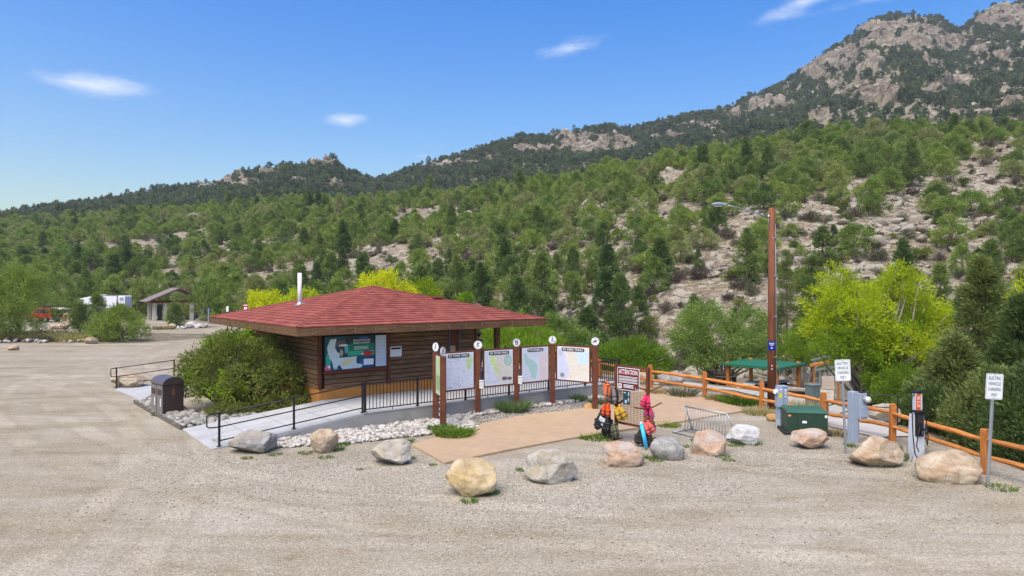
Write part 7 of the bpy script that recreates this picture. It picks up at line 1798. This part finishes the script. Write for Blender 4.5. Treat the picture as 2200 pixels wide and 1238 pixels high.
stand = dict(pel=(0, 0, .95), waist=(0, 0, 1.1), chest=(0, 0, 1.33), neck=(0, -.01, 1.5), headb=(0, -.02, 1.58), headt=(0, -.02, 1.68), shl=(.19, 0, 1.42), ell=(.25, .03, 1.14), wrl=(.22, -.16, .98), shr=(-.19, 0, 1.42), elr=(-.25, .03, 1.14), wrr=(-.2, -.2, 1.08), hipl=(.1, 0, .9), knl=(.11, -.02, .5), anl=(.11, .02, .09), tol=(.12, -.14, .04), hipr=(-.1, 0, .9), knr=(-.11, -.04, .5), anr=(-.12, .0, .09), tor=(-.13, -.16, .04))
pp_ = bl(9.8, 7.6, PZ)
person('person in dark clothes and cap standing on the porch behind the hut', pp_, R(120), stand, (.02, .018, .018), (.05, .05, .06), hat=(.015, .015, .015))
bend = dict(stand); bend.update(waist=(0, -.12, 1.04), chest=(0, -.42, 1.16), neck=(0, -.58, 1.22), headb=(0, -.66, 1.22), headt=(0, -.76, 1.2), shl=(.19, -.48, 1.18), ell=(.22, -.62, .98), wrl=(.15, -.84, 1.0), shr=(-.19, -.48, 1.18), elr=(-.22, -.62, .98), wrr=(-.15, -.84, 1.02))
pr_ = pt(139, 89.6); person('person in pale shirt and tan trousers bending into the red car', pr_, R(180 - 14 + 90 + 180), bend, (.42, .38, .30), (.30, .17, .08))
# ------------------------------------------------------------------ green roofed shade shelter beyond the fence
g0 = pt(1640, 44.5); g0.z = zat(846, 44.5)
gs = thing('shade_shelter', 'small shade shelter with green metal roof beyond the fence', 'shelter', g0, R(45))
M['groof'] = mat_plain('green_metal_roof', (.015, .125, .062), .4, .06)
w_ = 3.25
for (x, y) in ((-w_ / 2, -w_ / 2), (w_ / 2, -w_ / 2), (w_ / 2, w_ / 2), (-w_ / 2, w_ / 2)):
    k = MB(); k.box((x, y, .95), (.2, .2, 2.3)); k.build('post', M['cedar_post'], gs, bevel=.012)
k = MB(); e = w_ / 2 + .35
k.add([(-e, -e, 2.0), (e, -e, 2.0), (e, e, 2.0), (-e, e, 2.0), (0, 0, 2.14), (-e, -e, 1.86), (e, -e, 1.86), (e, e, 1.86), (-e, e, 1.86)], [(0, 1, 4), (1, 2, 4), (2, 3, 4), (3, 0, 4), (0, 5, 6, 1), (1, 6, 7, 2), (2, 7, 8, 3), (3, 8, 5, 0), (5, 8, 7, 6)]); k.build('roof', M['groof'], gs)
for sg_ in (-1, 1):
    k = MB(); k.beam((sg_ * w_ / 2, -w_ / 2, .5), (sg_ * w_ / 2, w_ / 2, .5), .08, .12); k.build('side_rail', M['cedar'], gs)
table('picnic table with pale planks under the green roof', g0 + Vector((.9, .2, .0)), R(20), 'pale_grey'); table('picnic table at the near corner under the green roof', g0 + Vector((-.9, -.3, 0)), R(60), 'pale_grey')
bp_ = P_(1560, 50); th = thing('park_bench', 'dark park bench beside the green roofed shelter', 'bench', bp_ + Vector((0, 0, .2)), R(10))
for i in range(3): k = MB(); k.box((0, .12 * i - .12, .46), (1.6, .1, .04)); k.build('seat_slat', M['bark'], th)
for i in range(3): k = MB(); k.box((0, .26, .6 + .14 * i), (1.6, .04, .1)); k.build('back_slat', M['bark'], th)
for x in (-.65, .65): k = MB(); k.box((x, 0, .22), (.08, .5, .46)); k.box((x, .26, .65), (.08, .06, .6)); k.build('leg', M['black_metal'], th)
# footpath below the fence
path_pts = [((1330, 33.5), 1.4), ((1440, 33), 1.5), ((1520, 35), 2.2), ((1600, 39), 3.0), ((1680, 33), 2.2), ((1760, 26.5), 1.6), ((1860, 22.5), 1.5), ((1950, 20.6), 1.0)]
k = MB(); prev = None
pc = []
for (q, hw) in path_pts: pc.append((pt(q[0], q[1]), hw))
fine_ = []
for (a, ha), (b, hb) in zip(pc, pc[1:]):
    for f in np.linspace(0, 1, 10)[:-1]: fine_.append((a.lerp(b, f), ha + (hb - ha) * f))
fine_.append(pc[-1])
rows = []
for i, (p, hw) in enumerate(fine_):
    d = (fine_[min(i + 1, len(fine_) - 1)][0] - fine_[max(i - 1, 0)][0]); d.z = 0; d.normalize(); nrm = Vector((-d.y, d.x, 0))
    rows.append([p + nrm * (hw * s_) for s_ in np.linspace(-1, 1, 7)])
vv = [q for r_ in rows for q in r_]; xs = np.array([q.x for q in vv]); ys = np.array([q.y for q in vv]); zs = terrain(xs, ys)
vv = [(q.x, q.y, float(z) + .035) for q, z in zip(vv, zs)]
k.add(vv, [(i * 7 + j, i * 7 + j + 1, (i + 1) * 7 + j + 1, (i + 1) * 7 + j) for i in range(len(rows) - 1) for j in range(6)])
M['pathgrey'] = mat_plain('pale_path', (.40, .37, .325), .95, .1, 1.2, .3, dirt=((.3, .26, .21), .5))
tag(k.build('footpath', M['pathgrey'], None, smooth=True), 'pale gravel footpath running down behind the fence', None, None, 'structure')
# deck stairs and rails by the willow
for j, (x0, y0p, x1, y1p, y, wd, m_) in enumerate(((1742, 786, 1808, 772, 44, .16, 'cedar'), (1752, 796, 1835, 780, 44, .12, 'galv'), (1745, 774, 1785, 764, 46, .10, 'galv'))):
    a, b = Vector(((x0 - 1100) / FOC * y, y, zat(y0p, y))), Vector(((x1 - 1100) / FOC * (y + 2), y + 2, zat(y1p, y + 2)))
    th = thing('river_handrail', ['orange timber handrail seen through the willow', 'grey pipe rail below the orange timber one', 'upper grey pipe rail beside the willow'][j], 'handrail', a)
    k = MB(); k.beam((0, 0, 0), b - a, wd, wd); k.build('rail', M[m_], th)
    for f in (.1, .9):
        q = (b - a) * f; g = tz(a.x + q.x, a.y + q.y) - a.z; k = MB(); k.beam(q, Vector((q.x, q.y, g - .1)), .1, .1); k.build('post', M[m_], th)
st = P_(1735, 40); th = thing('stone_stairs', 'pale stone steps descending behind the willow branches', 'stairs', st, R(-30))
for i in range(8): k = MB(); k.box((0, -.38 * i + 1.4, .16 * i * .55 + .05), (2.2, .40, .16)); k.build('step', RM['pale'], th, bevel=.02)
for j, px_ in enumerate((1862,)):
    p = P_(px_, 24.0); th = thing('path_railing', 'black pipe railing beside the path boulder beyond the fence', 'railing', p, R(-25))
    for x in (0, .95): k = MB(); k.cyl((x, 0, -.1), (x, 0, .95), .022, 8); k.build('post', M['black_metal'], th)
    for z in (.93, .5): k = MB(); k.cyl((0, 0, z), (.95, 0, z), .02, 8); k.build('rail', M['black_metal'], th)
    k = MB(); k.tube([(0, 0, .9), (-1.2, .6, .35)], .02, 8); k.tube([(0, 0, .5), (-1.2, .6, -.05)], .02, 8); k.build('sloping_rail', M['black_metal'], th)

for o in bpy.data.objects:
    if o.name.split('.')[0] in ('print', 'printed_list', 'printed_map', 'sticker'): o['kind'] = 'stuff'

# ------------------------------------------------------------------ thin haze in the valley air
m_, t_ = mat('haze')
pv = t_.new('ShaderNodeVolumePrincipled'); pv.inputs['Color'].default_value = (0.86, 0.91, 1.0, 1); pv.inputs['Density'].default_value = 0.00017; pv.inputs['Anisotropy'].default_value = 0.2
t_.l.new(pv.outputs[0], t_.out.inputs['Volume'])
k = MB(); k.box((0, 590, 165), (3000, 1240, 350)); tag(k.build('haze', m_), 'thin pale haze over the valley', None, None, 'stuff')
